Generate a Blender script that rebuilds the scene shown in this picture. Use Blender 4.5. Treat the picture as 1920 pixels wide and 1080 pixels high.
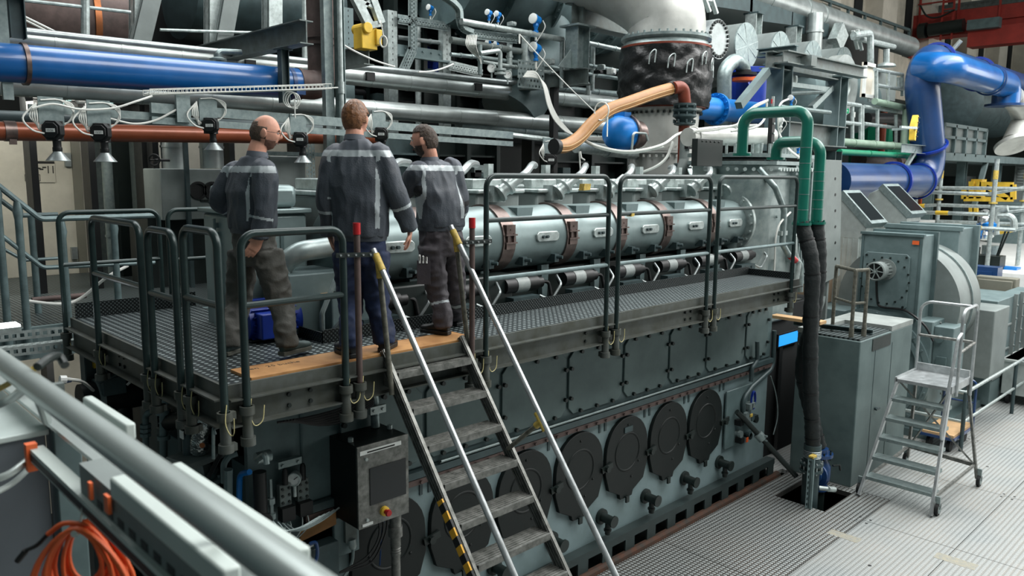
import bpy, bmesh, math, random
from mathutils import Vector as V, Matrix
random.seed(7)
SC = bpy.context.scene
for _o in list(bpy.data.objects): bpy.data.objects.remove(_o)
COL = SC.collection
# ---------------------------------------------------------------- camera, world, lamps, exposure
CAMZ = 4.06
FPX = 1479.1
RM = Matrix(((0.71574704, 0.09449732, -0.69193672), (-0.69830662, 0.10905062, -0.70744316), (0.00860465, 0.98953434, 0.14404077)))
cd = bpy.data.cameras.new('camera'); cam = bpy.data.objects.new('camera', cd); COL.objects.link(cam)
cam.matrix_world = Matrix.Translation((0, 0, CAMZ)) @ RM.to_4x4()
cd.sensor_width = 36; cd.lens = 36*FPX/1920; cd.clip_start = .05; cd.clip_end = 400
cd.dof.use_dof = True; cd.dof.focus_distance = 7.5; cd.dof.aperture_fstop = 3.2
SC.camera = cam
SC.view_settings.view_transform = 'Standard'; SC.view_settings.look = 'None'
SC.view_settings.exposure = 0.22; SC.view_settings.gamma = 1; SC.view_settings.use_curve_mapping = False
w = bpy.data.worlds.new('hall_air'); SC.world = w; w.use_nodes = True
w.node_tree.nodes['Background'].inputs[0].default_value = (.62, .84, .86, 1)
w.node_tree.nodes['Background'].inputs[1].default_value = .105
def area(name, loc, tgt, sx, sy, power, col=(1, 1, 1)):
    l = bpy.data.lights.new(name, 'AREA'); l.shape = 'RECTANGLE'; l.size = sx; l.size_y = sy; l.energy = power; l.color = col
    o = bpy.data.objects.new(name, l); COL.objects.link(o); o.location = loc
    d = V(tgt)-V(loc); o.rotation_euler = d.to_track_quat('-Z', 'Y').to_euler(); return o
# roof lights of the hall: one strip over the aisle, one over the machines, tall windows at the far right
area('roof_light_aisle', (15, -1.5, 13), (14.5, 3.0, 0), 26, 6, 3500, (1, .99, .97))
area('roof_light_machines', (11, 7.5, 13), (10.5, 6.5, 3), 30, 5, 3000, (.98, 1, 1))
area('side_windows', (40, -12, 9), (22, 6, 4), 24, 9, 2300, (1, .99, .96))

area('door_wall_fill', (2.8, 11.2, 4.9), (3.0, 13.2, 3.4), 1.6, .3, 55, (1, .96, .86))  # unseen fill light, added to brighten the door and its wall
area('lower_wall_fill', (2.6, 10.2, 2.2), (2.6, 13.2, 1.4), 1.6, .3, 40, (1, .97, .9))  # second added fill, lifts the pale wall below the walkway
# ---------------------------------------------------------------- where a pixel of the 1920x1080 frame meets a plane of the hall
def ray(px, py): return RM @ V(((px-960)/FPX, -(py-540)/FPX, -1))
def PZ(px, py, z): r = ray(px, py); return r*((z-CAMZ)/r.z)+V((0, 0, CAMZ))
def PY(px, py, y): r = ray(px, py); return r*(y/r.y)+V((0, 0, CAMZ))
def PX(px, py, x): r = ray(px, py); return r*(x/r.x)+V((0, 0, CAMZ))
FWD = V((0.6992, 0.7149, 0)); RGT = V((.7149, -.6992, 0)); UP = V((0, 0, 1))
def PD(px, py, dep): r = ray(px, py); return r*(dep/(r.dot(FWD)))+V((0, 0, CAMZ))

# ---------------------------------------------------------------- materials
def lin(h):
    h = h.lstrip('#'); c = [int(h[i:i+2], 16)/255 for i in (0, 2, 4)]
    return tuple(x/12.92 if x <= .04045 else ((x+.055)/1.055)**2.4 for x in c)+(1,)
MT = {}
def mat(name, col, rough=.5, metal=0, var=.12, scale=6, bump=0, bscale=60, col2=None, c2=.5, emit=0, spec=.5, alpha=1, coat=0):
    m = bpy.data.materials.new(name); m.use_nodes = True; nt = m.node_tree; b = nt.nodes['Principled BSDF']
    c = lin(col) if isinstance(col, str) else col
    b.inputs['Roughness'].default_value = rough; b.inputs['Metallic'].default_value = metal; b.inputs['Specular IOR Level'].default_value = spec
    if coat: b.inputs['Coat Weight'].default_value = coat; b.inputs['Coat Roughness'].default_value = .12
    tc = nt.nodes.new('ShaderNodeTexCoord')
    if var > 0 or col2:
        n = nt.nodes.new('ShaderNodeTexNoise'); n.inputs['Scale'].default_value = scale; n.inputs['Detail'].default_value = 5; n.inputs['Roughness'].default_value = .62
        nt.links.new(tc.outputs['Object'], n.inputs['Vector'])
        r = nt.nodes.new('ShaderNodeValToRGB')
        d2 = lin(col2) if col2 else tuple(x*(1-var*1.6) for x in c[:3])+(1,)
        e = r.color_ramp.elements; e[0].position = max(0, c2-.16); e[1].position = min(1, c2+.16)
        e[0].color = d2; e[1].color = c if col2 else tuple(min(1, x*(1+var*.5)) for x in c[:3])+(1,)
        nt.links.new(n.outputs['Fac'], r.inputs[0]); nt.links.new(r.outputs[0], b.inputs['Base Color'])
        mr = nt.nodes.new('ShaderNodeMapRange'); mr.inputs['To Min'].default_value = max(.03, rough-.1); mr.inputs['To Max'].default_value = min(1, rough+.1)
        nt.links.new(n.outputs['Fac'], mr.inputs['Value']); nt.links.new(mr.outputs[0], b.inputs['Roughness'])
    else: b.inputs['Base Color'].default_value = c
    if bump:
        n2 = nt.nodes.new('ShaderNodeTexNoise'); n2.inputs['Scale'].default_value = bscale; n2.inputs['Detail'].default_value = 3
        nt.links.new(tc.outputs['Object'], n2.inputs['Vector'])
        bp = nt.nodes.new('ShaderNodeBump'); bp.inputs['Strength'].default_value = bump; bp.inputs['Distance'].default_value = .01
        nt.links.new(n2.outputs['Fac'], bp.inputs['Height']); nt.links.new(bp.outputs[0], b.inputs['Normal'])
    if emit: b.inputs['Emission Color'].default_value = c; b.inputs['Emission Strength'].default_value = emit
    MT[name] = m; return m
def plate_mat(name, base, tip, kx, ky, rough, metal, tint=None, dir45=False, hi=.7, vert=False):
    """tread plate: rows of raised studs, by bump and by worn bright tips"""
    m = bpy.data.materials.new(name); m.use_nodes = True; nt = m.node_tree; b = nt.nodes['Principled BSDF']; N = nt.nodes.new; L = nt.links.new
    tc = N('ShaderNodeTexCoord'); sp = N('ShaderNodeSeparateXYZ'); L(tc.outputs['Object'], sp.inputs[0])
    def M(op, a, bb=None):
        n = N('ShaderNodeMath'); n.operation = op
        for i, x in enumerate((a, bb)):
            if x is None: continue
            if isinstance(x, (int, float)): n.inputs[i].default_value = x
            else: L(x, n.inputs[i])
        return n.outputs[0]
    X, Y = sp.outputs[0], sp.outputs[1]
    if vert: X, Y = M('ADD', X, Y), sp.outputs[2]; X, Y = M('ADD', X, Y), M('SUBTRACT', X, Y)
    if dir45: X, Y = M('ADD', X, Y), M('SUBTRACT', X, Y)
    a = M('SINE', M('MULTIPLY', X, kx)); c = M('SINE', M('MULTIPLY', Y, ky)); p = M('MULTIPLY', a, c)
    if not dir45: p = M('ABSOLUTE', p)
    st = N('ShaderNodeMapRange'); st.inputs['From Min'].default_value = .25; st.inputs['From Max'].default_value = hi; L(p, st.inputs['Value'])
    nz = N('ShaderNodeTexNoise'); nz.inputs['Scale'].default_value = 1.1; nz.inputs['Detail'].default_value = 6; L(tc.outputs['Object'], nz.inputs['Vector'])
    rp = N('ShaderNodeValToRGB'); e = rp.color_ramp.elements; e[0].position = .35; e[1].position = .65; e[0].color = lin(base); e[1].color = lin(tint or base); L(nz.outputs['Fac'], rp.inputs[0])
    mx = N('ShaderNodeMix'); mx.data_type = 'RGBA'; L(st.outputs[0], mx.inputs[0]); L(rp.outputs[0], mx.inputs[6]); mx.inputs[7].default_value = lin(tip)
    L(mx.outputs[2], b.inputs['Base Color']); b.inputs['Roughness'].default_value = rough; b.inputs['Metallic'].default_value = metal
    bp = N('ShaderNodeBump'); bp.inputs['Strength'].default_value = .6; bp.inputs['Distance'].default_value = .004; L(st.outputs[0], bp.inputs['Height']); L(bp.outputs[0], b.inputs['Normal'])
    MT[name] = m; return m
def stripes_mat(name, a, b_, k, rough=.55, axis=(0, 1, 1)):
    m = bpy.data.materials.new(name); m.use_nodes = True; nt = m.node_tree; b = nt.nodes['Principled BSDF']; N = nt.nodes.new; L = nt.links.new
    tc = N('ShaderNodeTexCoord'); d = N('ShaderNodeVectorMath'); d.operation = 'DOT_PRODUCT'; d.inputs[1].default_value = axis; L(tc.outputs['Object'], d.inputs[0])
    s = N('ShaderNodeMath'); s.operation = 'SINE'; mu = N('ShaderNodeMath'); mu.operation = 'MULTIPLY'; mu.inputs[1].default_value = k
    L(d.outputs['Value'], mu.inputs[0]); L(mu.outputs[0], s.inputs[0]); g = N('ShaderNodeMath'); g.operation = 'GREATER_THAN'; g.inputs[1].default_value = 0; L(s.outputs[0], g.inputs[0])
    mx = N('ShaderNodeMix'); mx.data_type = 'RGBA'; L(g.outputs[0], mx.inputs[0]); mx.inputs[6].default_value = lin(a); mx.inputs[7].default_value = lin(b_)
    L(mx.outputs[2], b.inputs['Base Color']); b.inputs['Roughness'].default_value = rough; MT[name] = m; return m
mat('teal_grey', '#6d7f80', .5, .1, .14, 4, col2='#5d6f70')            # machine paint
mat('teal_mid', '#56696a', .5, .1, .16, 4)
mat('teal_dark', '#3b4c4e', .5, .15, .2, 5)
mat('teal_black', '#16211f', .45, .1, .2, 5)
mat('cover_black', '#0a1312', .5, 0, .2, 7, spec=.35)
mat('crank_paint', '#74878a', .5, 0, .12, 3, col2='#667879')
mat('base_dark', '#2a3737', .55, .1, .2, 6)
mat('rail_green', '#223231', .36, .25, .18, 9)
mat('rail_grey', '#66797a', .4, .3, .2, 9)
mat('steel', '#a3abab', .36, .65, .14, 8)
mat('galv', '#98a5a4', .42, .6, .3, 14, col2='#7c8b8b')
mat('galv_light', '#b4bfbd', .4, .5, .2, 14)
mat('lagging', '#aeb6b4', .34, .7, .14, 3)                               # sheet metal lagging of the pipes
mat('alu', '#b8bdbe', .34, .6, .16, 10)
mat('alu_worn', '#8b8c88', .5, .65, .4, 18, col2='#5e605c')
mat('worn_post', '#77766b', .6, .4, .3, 22, col2='#4c4d45')
mat('chrome', '#d5d8d8', .2, .8, .05, 5)
mat('black', '#0c0f10', .5, 0, .15, 8)
mat('rubber', '#101314', .7, 0, .15, 8)
mat('sleeve_black', '#10191a', .62, 0, .2, 20, bump=.6, bscale=30)
mat('shroud', '#0a0d0e', .42, 0, .2, 5, bump=1.2, bscale=13)
mat('blue_pipe', '#06589a', .34, 0, .12, 2.5, coat=.5)
mat('blue_deep', '#143a6a', .4, 0, .14, 2.0, coat=.3)
mat('blue_royal', '#0a2f8c', .38, .05, .15, 3)
mat('blue_bright', '#0f78c9', .38, .05, .1, 3)
mat('green_pipe', '#0b6454', .34, .05, .12, 3, coat=.25)
mat('green_tank', '#0d7a58', .5, 0, .1, 3)
mat('green_light', '#7f9483', .5, .1, .14, 4)
mat('brown_pipe', '#8c4a30', .34, .25, .14, 3, coat=.2)
mat('rust_pipe', '#7a3623', .5, .2, .2, 5)
mat('rust_brown', '#5e4f4b', .6, .3, .25, 6)
mat('rust', '#4e2f1f', .8, .2, .35, 9, col2='#2d2a24')
mat('tan_hose', '#a67747', .5, 0, .12, 6)
mat('crane_red', '#9a2f26', .5, .05, .14, 3)
mat('red', '#b01c20', .4, 0, .08, 6)
mat('orange', '#e2642f', .45, 0, .1, 6)
mat('orange_tag', '#f0703a', .5, 0, .1, 6)
mat('yellow', '#e0b93a', .5, 0, .12, 6)
mat('wire_yellow', '#c4bb86', .5, 0, .05, 9)
mat('tape_yellow', '#c8ad52', .55, 0, .25, 30)
mat('white', '#e4e6e2', .45, 0, .05, 4)
mat('white_cable', '#d8dad4', .5, 0, .06, 6)
mat('cream', '#bebbad', .75, 0, .12, 2)
mat('concrete', '#cfc8b9', .85, 0, .1, 1.4, bump=.2, bscale=14)
mat('concrete_brick', '#c5beae', .85, 0, .12, 3)
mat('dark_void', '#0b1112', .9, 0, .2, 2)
mat('pit', '#1d2628', .85, .1, .3, 1.5)
mat('wood', '#b98a55', .6, 0, .22, 4, col2='#8f6236')
mat('ply', '#c6a276', .6, 0, .1, 5)
mat('cardboard', '#8a6237', .8, 0, .15, 5)
mat('turbo_cast', '#a7b2b0', .4, .45, .3, 5, col2='#7f8f8f', bump=.12, bscale=9)
mat('manifold', '#7f9090', .36, .35, .12, 3)
mat('cone_white', '#c0c2bd', .45, .4, .12, 3)
mat('strap', '#7b6c67', .38, .75, .2, 10)
mat('beam_grey', '#6f7a79', .5, .3, .2, 7, col2='#585f5b')
mat('fascia', '#565b58', .52, .35, .28, 6, col2='#44473f')
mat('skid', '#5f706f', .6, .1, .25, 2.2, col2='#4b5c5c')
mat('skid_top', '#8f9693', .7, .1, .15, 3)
mat('olive_box', '#77766a', .55, .1, .08, 3)
mat('tan_box', '#9d8871', .7, 0, .08, 3)
mat('duct_tin', '#c3cbc8', .38, .55, .12, 5)
mat('glass_dark', '#1a1e20', .12, .1, 0, 1)
mat('lamp_glow', '#f3fbff', .4, 0, 0, 1, emit=9)
mat('screen_blue', '#2a8fe0', .3, 0, 0, 1, emit=.8)
mat('sign_green', '#0c8a5c', .5, 0, 0, 1)
mat('foil', '#c8cfcd', .22, .95, .2, 30, bump=1.0, bscale=40)
mat('ink', '#1a1a18', .7, 0, 0, 1)
mat('copper', '#a5663f', .4, .7, .15, 8)
mat('label_white', '#dfe3e0', .5, 0, .05, 30)
mat('smoke_grey', '#7c8583', .55, .1, .12, 3)
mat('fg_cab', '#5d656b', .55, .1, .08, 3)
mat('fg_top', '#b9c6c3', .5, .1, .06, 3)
mat('fg_rail', '#a9b3b0', .32, .35, .05, 2)
mat('fg_slat', '#c0cbc6', .5, .1, .05, 3)
plate_mat('floor_plate', '#7d8281', '#a3a8a7', 92, 60, .5, .25, '#918f89')
plate_mat('floor_dark', '#4a4c4a', '#a9afae', 70, 62, .42, .5, '#57524c', hi=.55)
plate_mat('grating', '#2b3335', '#8f9a9a', 56, 56, .42, .5, '#353d3e', dir45=True)
plate_mat('grating_dark', '#151c1d', '#6c7777', 74, 50, .45, .45, '#1c2526', hi=.8)
plate_mat('black_checker', '#0b1011', '#475050', 95, 95, .4, .4, '#0d1213', hi=.95, vert=True)
mat('label_grey', '#8f9795', .5, 0, .1, 30)
stripes_mat('hazard', '#16181a', '#e2a92e', 40)

# ---------------------------------------------------------------- mesh builder
def basis(d):
    d = d.normalized(); a = V((0, 0, 1)) if abs(d.z) < .95 else V((1, 0, 0)); u = a.cross(d).normalized(); return u, d.cross(u)
class MB:
    def __init__(s): s.v = []; s.f = []; s.mi = []; s.cur = 0; s.parts = []
    def add(s, vs, fs):
        o = len(s.v); s.parts.append((o, o+len(vs), len(s.f), len(s.f)+len(fs))); s.v += [V(x) for x in vs]; s.f += [tuple(o+i for i in f) for f in fs]; s.mi += [s.cur]*len(fs); return s
    def m(s, i): s.cur = i; return s
    def box(s, x0, x1, y0, y1, z0, z1): return s.obox(((x0+x1)/2, (y0+y1)/2, (z0+z1)/2), (abs(x1-x0)/2, 0, 0), (0, abs(y1-y0)/2, 0), (0, 0, abs(z1-z0)/2))
    def obox(s, c, a, b, d):
        c, a, b, d = V(c), V(a), V(b), V(d)
        return s.add([c-a-b-d, c+a-b-d, c+a+b-d, c-a+b-d, c-a-b+d, c+a-b+d, c+a+b+d, c-a+b+d], [(3, 2, 1, 0), (4, 5, 6, 7), (0, 1, 5, 4), (1, 2, 6, 5), (2, 3, 7, 6), (3, 0, 4, 7)])
    def bar(s, p, q, w, h, up=(0, 0, 1)):
        p, q = V(p), V(q); d = (q-p); L = d.length; d = d/L; up = V(up)
        if abs(d.dot(up)) > .95: up = V((0, 1, 0))
        x = d.cross(up).normalized(); y = x.cross(d)
        return s.obox((p+q)/2, d*L/2, x*w/2, y*h/2)
    def ibeam(s, p, q, h, w, t=.012, up=(0, 0, 1)):
        p, q = V(p), V(q); d = (q-p).normalized(); up = V(up)
        if abs(d.dot(up)) > .95: up = V((0, 1, 0))
        x = d.cross(up).normalized(); y = x.cross(d)
        s.bar(p, q, t, h-2*t, y); s.bar(p+y*(h-t)/2, q+y*(h-t)/2, w, t, y); return s.bar(p-y*(h-t)/2, q-y*(h-t)/2, w, t, y)
    def chan(s, p, q, h, w, t=.006, up=(0, 0, 1), flip=1):
        p, q = V(p), V(q); d = (q-p).normalized(); up = V(up)
        if abs(d.dot(up)) > .95: up = V((0, 1, 0))
        x = d.cross(up).normalized()*flip; y = x.cross(d)*flip
        s.bar(p, q, t, h, y); s.bar(p+y*(h-t)/2+x*w/2, q+y*(h-t)/2+x*w/2, w, t, y); return s.bar(p-y*(h-t)/2+x*w/2, q-y*(h-t)/2+x*w/2, w, t, y)
    def cyl(s, p, q, r, r2=None, n=16, cap=True):
        return s.lathe(p, V(q)-V(p), [(0, r), ((V(q)-V(p)).length, r if r2 is None else r2)], n, cap)
    def lathe(s, o, ax, prof, n=24, cap=True):
        o = V(o); ax = V(ax).normalized(); u, v = basis(ax); vs = []; fs = []
        for t, r in prof:
            for k in range(n):
                a = 2*math.pi*k/n; vs.append(o+ax*t+(u*math.cos(a)+v*math.sin(a))*r)
        for i in range(len(prof)-1):
            for k in range(n): fs.append((i*n+k, i*n+(k+1) % n, (i+1)*n+(k+1) % n, (i+1)*n+k))
        if cap:
            fs.append(tuple(reversed(range(n)))); fs.append(tuple((len(prof)-1)*n+k for k in range(n)))
        return s.add(vs, fs)
    def tube(s, pts, r, n=10, fil=0, closed=False, k=6):
        pts = [V(p) for p in pts]
        if fil: pts = fillet(pts, fil, k)
        N = len(pts); u = None; vs = []; fs = []; rr = r if hasattr(r, '__len__') else None
        for i, p in enumerate(pts):
            if closed: d = (pts[(i+1) % N]-pts[i-1])
            elif i == 0: d = pts[1]-p
            elif i == N-1: d = p-pts[-2]
            else: d = (pts[i+1]-p).normalized()+(p-pts[i-1]).normalized()
            if d.length < 1e-9: d = V((0, 0, 1))
            d.normalize()
            if u is None: u, _ = basis(d)
            u = (u-d*u.dot(d)); u.normalize(); v = d.cross(u)
            R = rr[min(len(rr)-1, int(i*len(rr)/N))] if rr else r
            for j in range(n): a = 2*math.pi*j/n; vs.append(p+(u*math.cos(a)+v*math.sin(a))*R)
        for i in range(N-1 if not closed else N):
            for j in range(n): a = i*n; b = ((i+1) % N)*n; fs.append((a+j, a+(j+1) % n, b+(j+1) % n, b+j))
        if not closed: fs.append(tuple(reversed(range(n)))); fs.append(tuple((N-1)*n+j for j in range(n)))
        return s.add(vs, fs)
    def prism(s, poly, o, u, v, d):
        o, u, v, d = V(o), V(u), V(v), V(d); n = len(poly)
        a = [o+u*x+v*y for x, y in poly]
        return s.add(a+[p+d for p in a], [tuple(reversed(range(n))), tuple(range(n, 2*n))]+[(i, (i+1) % n, n+(i+1) % n, n+i) for i in range(n)])
    def perf(s, o, u, v, L, W, cell=.05, rows=2, t=.004, hole=.55):
        """punched strip: L along u, W along v, real holes"""
        o, u, v = V(o), V(u).normalized(), V(v).normalized(); nn = u.cross(v)*t/2
        def b(a0, a1, b0, b1): s.obox(o+u*(a0+a1)/2+v*(b0+b1)/2, u*(a1-a0)/2, v*(b1-b0)/2, nn)
        st = W/rows; hw = st*.42
        for r in range(rows+1):
            c = r*st; b(0, L, max(0, c-(st-hw)/2), min(W, c+(st-hw)/2))
        n = max(1, int(L/cell))
        for r in range(rows):
            c = (r+.5)*st
            for k in range(n+1):
                a = k*cell+(cell*.5 if r % 2 else 0); b(max(0, a-cell*(1-hole)/2), min(L, a+cell*(1-hole)/2), c-hw/2, c+hw/2) if a < L+cell*.2 else None
        return s
    def bolts(s, pts, ax, r=.012, h=.012, n=6):
        for p in pts: s.cyl(p, V(p)+V(ax).normalized()*h, r, n=n)
        return s
    def ring_bolts(s, o, ax, R, k, r=.012, h=.015, ph=0):
        u, v = basis(V(ax)); return s.bolts([V(o)+(u*math.cos(ph+2*math.pi*i/k)+v*math.sin(ph+2*math.pi*i/k))*R for i in range(k)], ax, r, h)
def fillet(pts, r, k=6):
    out = [pts[0]]
    for i in range(1, len(pts)-1):
        p = pts[i]; a = (pts[i-1]-p); b = (pts[i+1]-p); la, lb = a.length, b.length; a = a/la; b = b/lb; ang = a.angle(b)
        if ang > 3.1: out.append(p); continue
        d = min(r/math.tan(ang/2), la*.49, lb*.49); R = d*math.tan(ang/2)
        c = p+(a+b).normalized()*(R/math.sin(ang/2)); s0 = p+a*d-c; s1 = p+b*d-c; tot = s0.angle(s1); axn = s0.cross(s1)
        if axn.length < 1e-9: out.append(p); continue
        for j in range(k+1): out.append(c+Matrix.Rotation(tot*j/k, 3, axn) @ s0)
    out.append(pts[-1]); return out
def sag(p, q, dz, n=10, side=V((0, 0, 0))):
    p, q = V(p), V(q); return [p.lerp(q, i/n)+(V((0, 0, -dz))+side)*4*(i/n)*(1-i/n) for i in range(n+1)]
def curve(pts, n=8):
    """smooth line through the points"""
    pts = [V(p) for p in pts]; P = [pts[0]*2-pts[1]]+pts+[pts[-1]*2-pts[-2]]; out = []
    for i in range(1, len(P)-2):
        a, b, c, d = P[i-1:i+3]
        for k in range(n):
            t = k/n; out.append(.5*((2*b)+(c-a)*t+(2*a-5*b+4*c-d)*t*t+(3*b-a-3*c+d)*t**3))
    out.append(pts[-1]); return out
# ---------------------------------------------------------------- objects
WL = {}; LABELS = {}; NT = [0]
def tag(o, label, cat, group=None, kind=None):
    if label: o['label'] = label
    if cat: o['category'] = cat
    if group: o['group'] = group
    if kind or (label and cat): o['kind'] = kind or 'thing'
    if label and cat:
        NT[0] += 1; w_ = len(label.split())
        if not 4 <= w_ <= 16: print('LABELLEN', w_, label)
        if label in LABELS and not (group and LABELS[label] == group): print('DUPLABEL', label)
        LABELS[label] = group
def thing(name, label, cat, loc, group=None):
    o = bpy.data.objects.new(name, None); COL.objects.link(o); o.empty_display_size = .1; o.location = loc; WL[o] = V(loc); tag(o, label, cat, group); return o
SPLITN = {'bolts': 'bolt', 'flange_bolts': 'bolt', 'wire_tie': 'wire_tie', 'tie': 'tie', 'tie_strap': 'tie_strap', 'drain_stub': None}
def ob(name, mb, m, parent=None, label=None, cat=None, group=None, kind=None, sharp=35, bev=0, sub=0):
    nm = SPLITN.get(name)
    if nm and parent is not None and len(mb.parts) > 1:
        for (a, b, c, d) in mb.parts:
            p = MB(); p.v = mb.v[a:b]; p.f = [tuple(i-a for i in f) for f in mb.f[c:d]]; p.mi = mb.mi[c:d]; ob_(nm, p, m, parent, label, cat, group, kind, sharp, bev, sub)
        return None
    return ob_(name, mb, m, parent, label, cat, group, kind, sharp, bev, sub)
def ob_(name, mb, m, parent=None, label=None, cat=None, group=None, kind=None, sharp=35, bev=0, sub=0):
    me = bpy.data.meshes.new(name)
    if parent is not None: base = WL[parent]
    else:
        xs = [v.x for v in mb.v]; ys = [v.y for v in mb.v]; zs = [v.z for v in mb.v]; base = V(((min(xs)+max(xs))/2, (min(ys)+max(ys))/2, min(zs)))
    me.from_pydata([v-base for v in mb.v], [], mb.f)
    for x in (m if isinstance(m, (list, tuple)) else [m]): me.materials.append(MT[x])
    me.polygons.foreach_set('material_index', mb.mi)
    me.polygons.foreach_set('use_smooth', [True]*len(me.polygons)); me.set_sharp_from_angle(angle=math.radians(sharp)); me.update()
    o = bpy.data.objects.new(name, me); COL.objects.link(o)
    if parent is not None: o.parent = parent; WL[o] = base
    else: o.location = base; WL[o] = base
    if bev:
        bm = o.modifiers.new('bevel', 'BEVEL'); bm.width = bev; bm.segments = 2; bm.limit_method = 'ANGLE'; bm.angle_limit = math.radians(40)
    if sub: o.modifiers.new('smooth', 'SUBSURF').levels = sub
    tag(o, label, cat, group, kind); return o
def dup(o, off, label=None, group=None, parent=None):
    c = o.copy(); COL.objects.link(c)
    if parent is None: c.location = o.location+V(off)
    else: c.parent = parent
    if label: tag(c, label, o.get('category'), group or o.get('group'))
    for ch in [x for x in bpy.data.objects if x.parent == o]: dup(ch, (0, 0, 0), parent=c)
    return c
def text_mb(s, o, u, v, size, d=.001):
    """lettering as thin raised shapes, o = lower left, u = reading direction, v = up"""
    cu = bpy.data.curves.new('t', 'FONT'); cu.body = s; cu.size = size; cu.extrude = d; cu.resolution_u = 2
    to = bpy.data.objects.new('t', cu); COL.objects.link(to); me = to.to_mesh(); u, v = V(u).normalized(), V(v).normalized(); n = u.cross(v)
    mb = MB(); mb.add([V(o)+u*p.co.x+v*p.co.y+n*p.co.z for p in me.vertices], [tuple(f.vertices) for f in me.polygons])
    to.to_mesh_clear(); bpy.data.objects.remove(to); bpy.data.curves.remove(cu); return mb
# ================================================================ the setting
def struct(name, mb, m, **k): return ob(name, mb, m, kind='structure', **k)
f = MB(); f2 = MB(); GAP = .004
xs = [1.0+2.075*i-2.05+2.0 for i in range(-1, 32)]; ys = [3.43-i*1.0 for i in range(0, 16)]
for i in range(len(xs)-1):
    for j in range(len(ys)-1):
        f.box(xs[i]+GAP, xs[i+1]-GAP, ys[j+1]+GAP, ys[j]-GAP, -.06, 0)
for a, b, c, d in ((10.1, 14, 3.43, 4.9), (14, 70, 3.43, 4.9), (9.9, 70, 4.9, 13.9)): f.box(a+GAP, b-GAP, c+GAP, d-GAP, -.06, 0)
struct('floor', f, 'floor_plate')
for a, b, c, d in ((2, 5.0, 3.43, 4.78), (5.0, 7.05, 3.43, 4.78), (7.05, 9.15, 3.43, 4.78), (9.15, 10.1, 3.43, 3.86), (9.95, 10.1, 3.86, 4.78), (9.15, 9.95, 4.5, 4.78)): f2.box(a+GAP, b-GAP, c+GAP, d-GAP, -.06, .001)
struct('floor_grating', f2, 'floor_dark')
struct('floor_pit', MB().box(-6, 72, -14, 14, -1.3, -1.2), 'pit')
s = MB()
for i in range(4, 24):                                                  # screw holes of the floor plates
    for j in range(0, 7):
        for dx, dy in ((.06, .06), (-.06, .06), (.06, -.06), (-.06, -.06)):
            if (i+j) % 2: s.cyl((xs[i]+dx, ys[j]+dy, .0005), (xs[i]+dx, ys[j]+dy, .0015), .016, n=8)
        s.cyl((xs[i]+1.0, ys[j]-.5, .0005), (xs[i]+1.0, ys[j]-.5, .0015), .02, n=8)
struct('floor_hole', s, 'black')
s = MB()
for px, py, dx, dy in ((1583, 1005, .07, .35), (1792, 1052, .08, .4)): p = PZ(px, py, 0); s.box(p.x-dx, p.x+dx, p.y-dy*.5, p.y+dy*.5, .0002, .0012)
mat('yellow_faded', '#999482', .7, 0, .3, 20, col2='#868882'); struct('floor_marking', s, 'yellow_faded')
# rusty angle along the pit edge
struct('trim_1', MB().tube([(1.5, 4.86, -.02), (9.9, 4.86, -.02)], .055, 10), 'rust')
# back wall: pale lower storey on the left, dark upper storey, concrete wall high up on the far right
struct('wall_back', MB().box(-4, 12.5, 13.2, 13.5, -1.2, 4.75), 'cream')
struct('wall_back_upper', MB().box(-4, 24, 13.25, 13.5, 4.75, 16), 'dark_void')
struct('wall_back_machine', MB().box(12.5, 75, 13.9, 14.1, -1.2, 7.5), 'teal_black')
wf = MB(); wf.box(24, 75, 13.95, 14.2, 7.5, 20); struct('wall_back_far', wf, 'concrete_brick')
pl = MB()
for k in range(9):
    x = 28.3+5.4*k; pl.box(x, x+1.5, 13.25, 13.95, 7.5, 20)
struct('column_wall', pl, 'concrete')
wn = MB()
for k in range(9):
    x = 28.3+5.4*k-1.15; wn.box(x, x+.75, 13.9, 13.96, 9.4, 20)
struct('window_1', wn, 'dark_void')
struct('wall_end', MB().box(74, 74.3, -14, 14, -1.2, 20), 'concrete_brick')
# ---- doors in the pale wall
d = MB(); d.box(2.1, 3.62, 13.13, 13.22, 2.5, 4.5); struct('door_1', d, 'cream')
dh = MB(); dh.box(3.52, 3.6, 13.06, 13.14, 2.72, 2.9); dh.box(3.52, 3.6, 13.06, 13.14, 4.1, 4.3); ob('hinge', dh, 'steel', bpy.data.objects['door_1'])
struct('trim_2', MB().box(2.0, 2.1, 13.1, 13.2, 2.5, 4.6).box(3.62, 3.74, 13.1, 13.2, 2.5, 4.6).box(2.0, 3.74, 13.1, 13.2, 4.5, 4.62), 'olive_box')
# instruction board on the door
o = PY(45, 305, 13.12); t = thing('notice_board', 'white notice sheet with faint diagrams on the pale door', 'sign', o)
q = PY(104, 342, 13.12); ob('sheet', MB().box(o.x, q.x, 13.105, 13.125, q.z, o.z), 'cream', t)
mk = MB()
mk.box(o.x, q.x, 13.1, 13.106, o.z-.01, o.z+.025)
def rc(px, py, qx, qy, w=.006):
    a, b = PY(px, py, 13.1), PY(qx, qy, 13.1)
    mk.box(a.x, b.x, 13.098, 13.104, a.z-w, a.z); mk.box(a.x, b.x, 13.098, 13.104, b.z-w, b.z); mk.box(a.x, a.x+w, 13.098, 13.104, b.z, a.z); mk.box(b.x-w, b.x, 13.098, 13.104, b.z, a.z)
rc(46, 327, 60, 339); rc(61, 327, 76, 339)
for k in range(7):
    a = PY(48+5.2*k, 312.5+(k % 3)*1.8, 13.1); mk.box(a.x, a.x+.05, 13.098, 13.104, a.z-.02, a.z)
for px in (89, 98): a, b = PY(px, 311, 13.1), PY(px, 325, 13.1); mk.box(a.x, a.x+.012, 13.098, 13.104, b.z, a.z)
ob('print', mk, 'ink', t)
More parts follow.
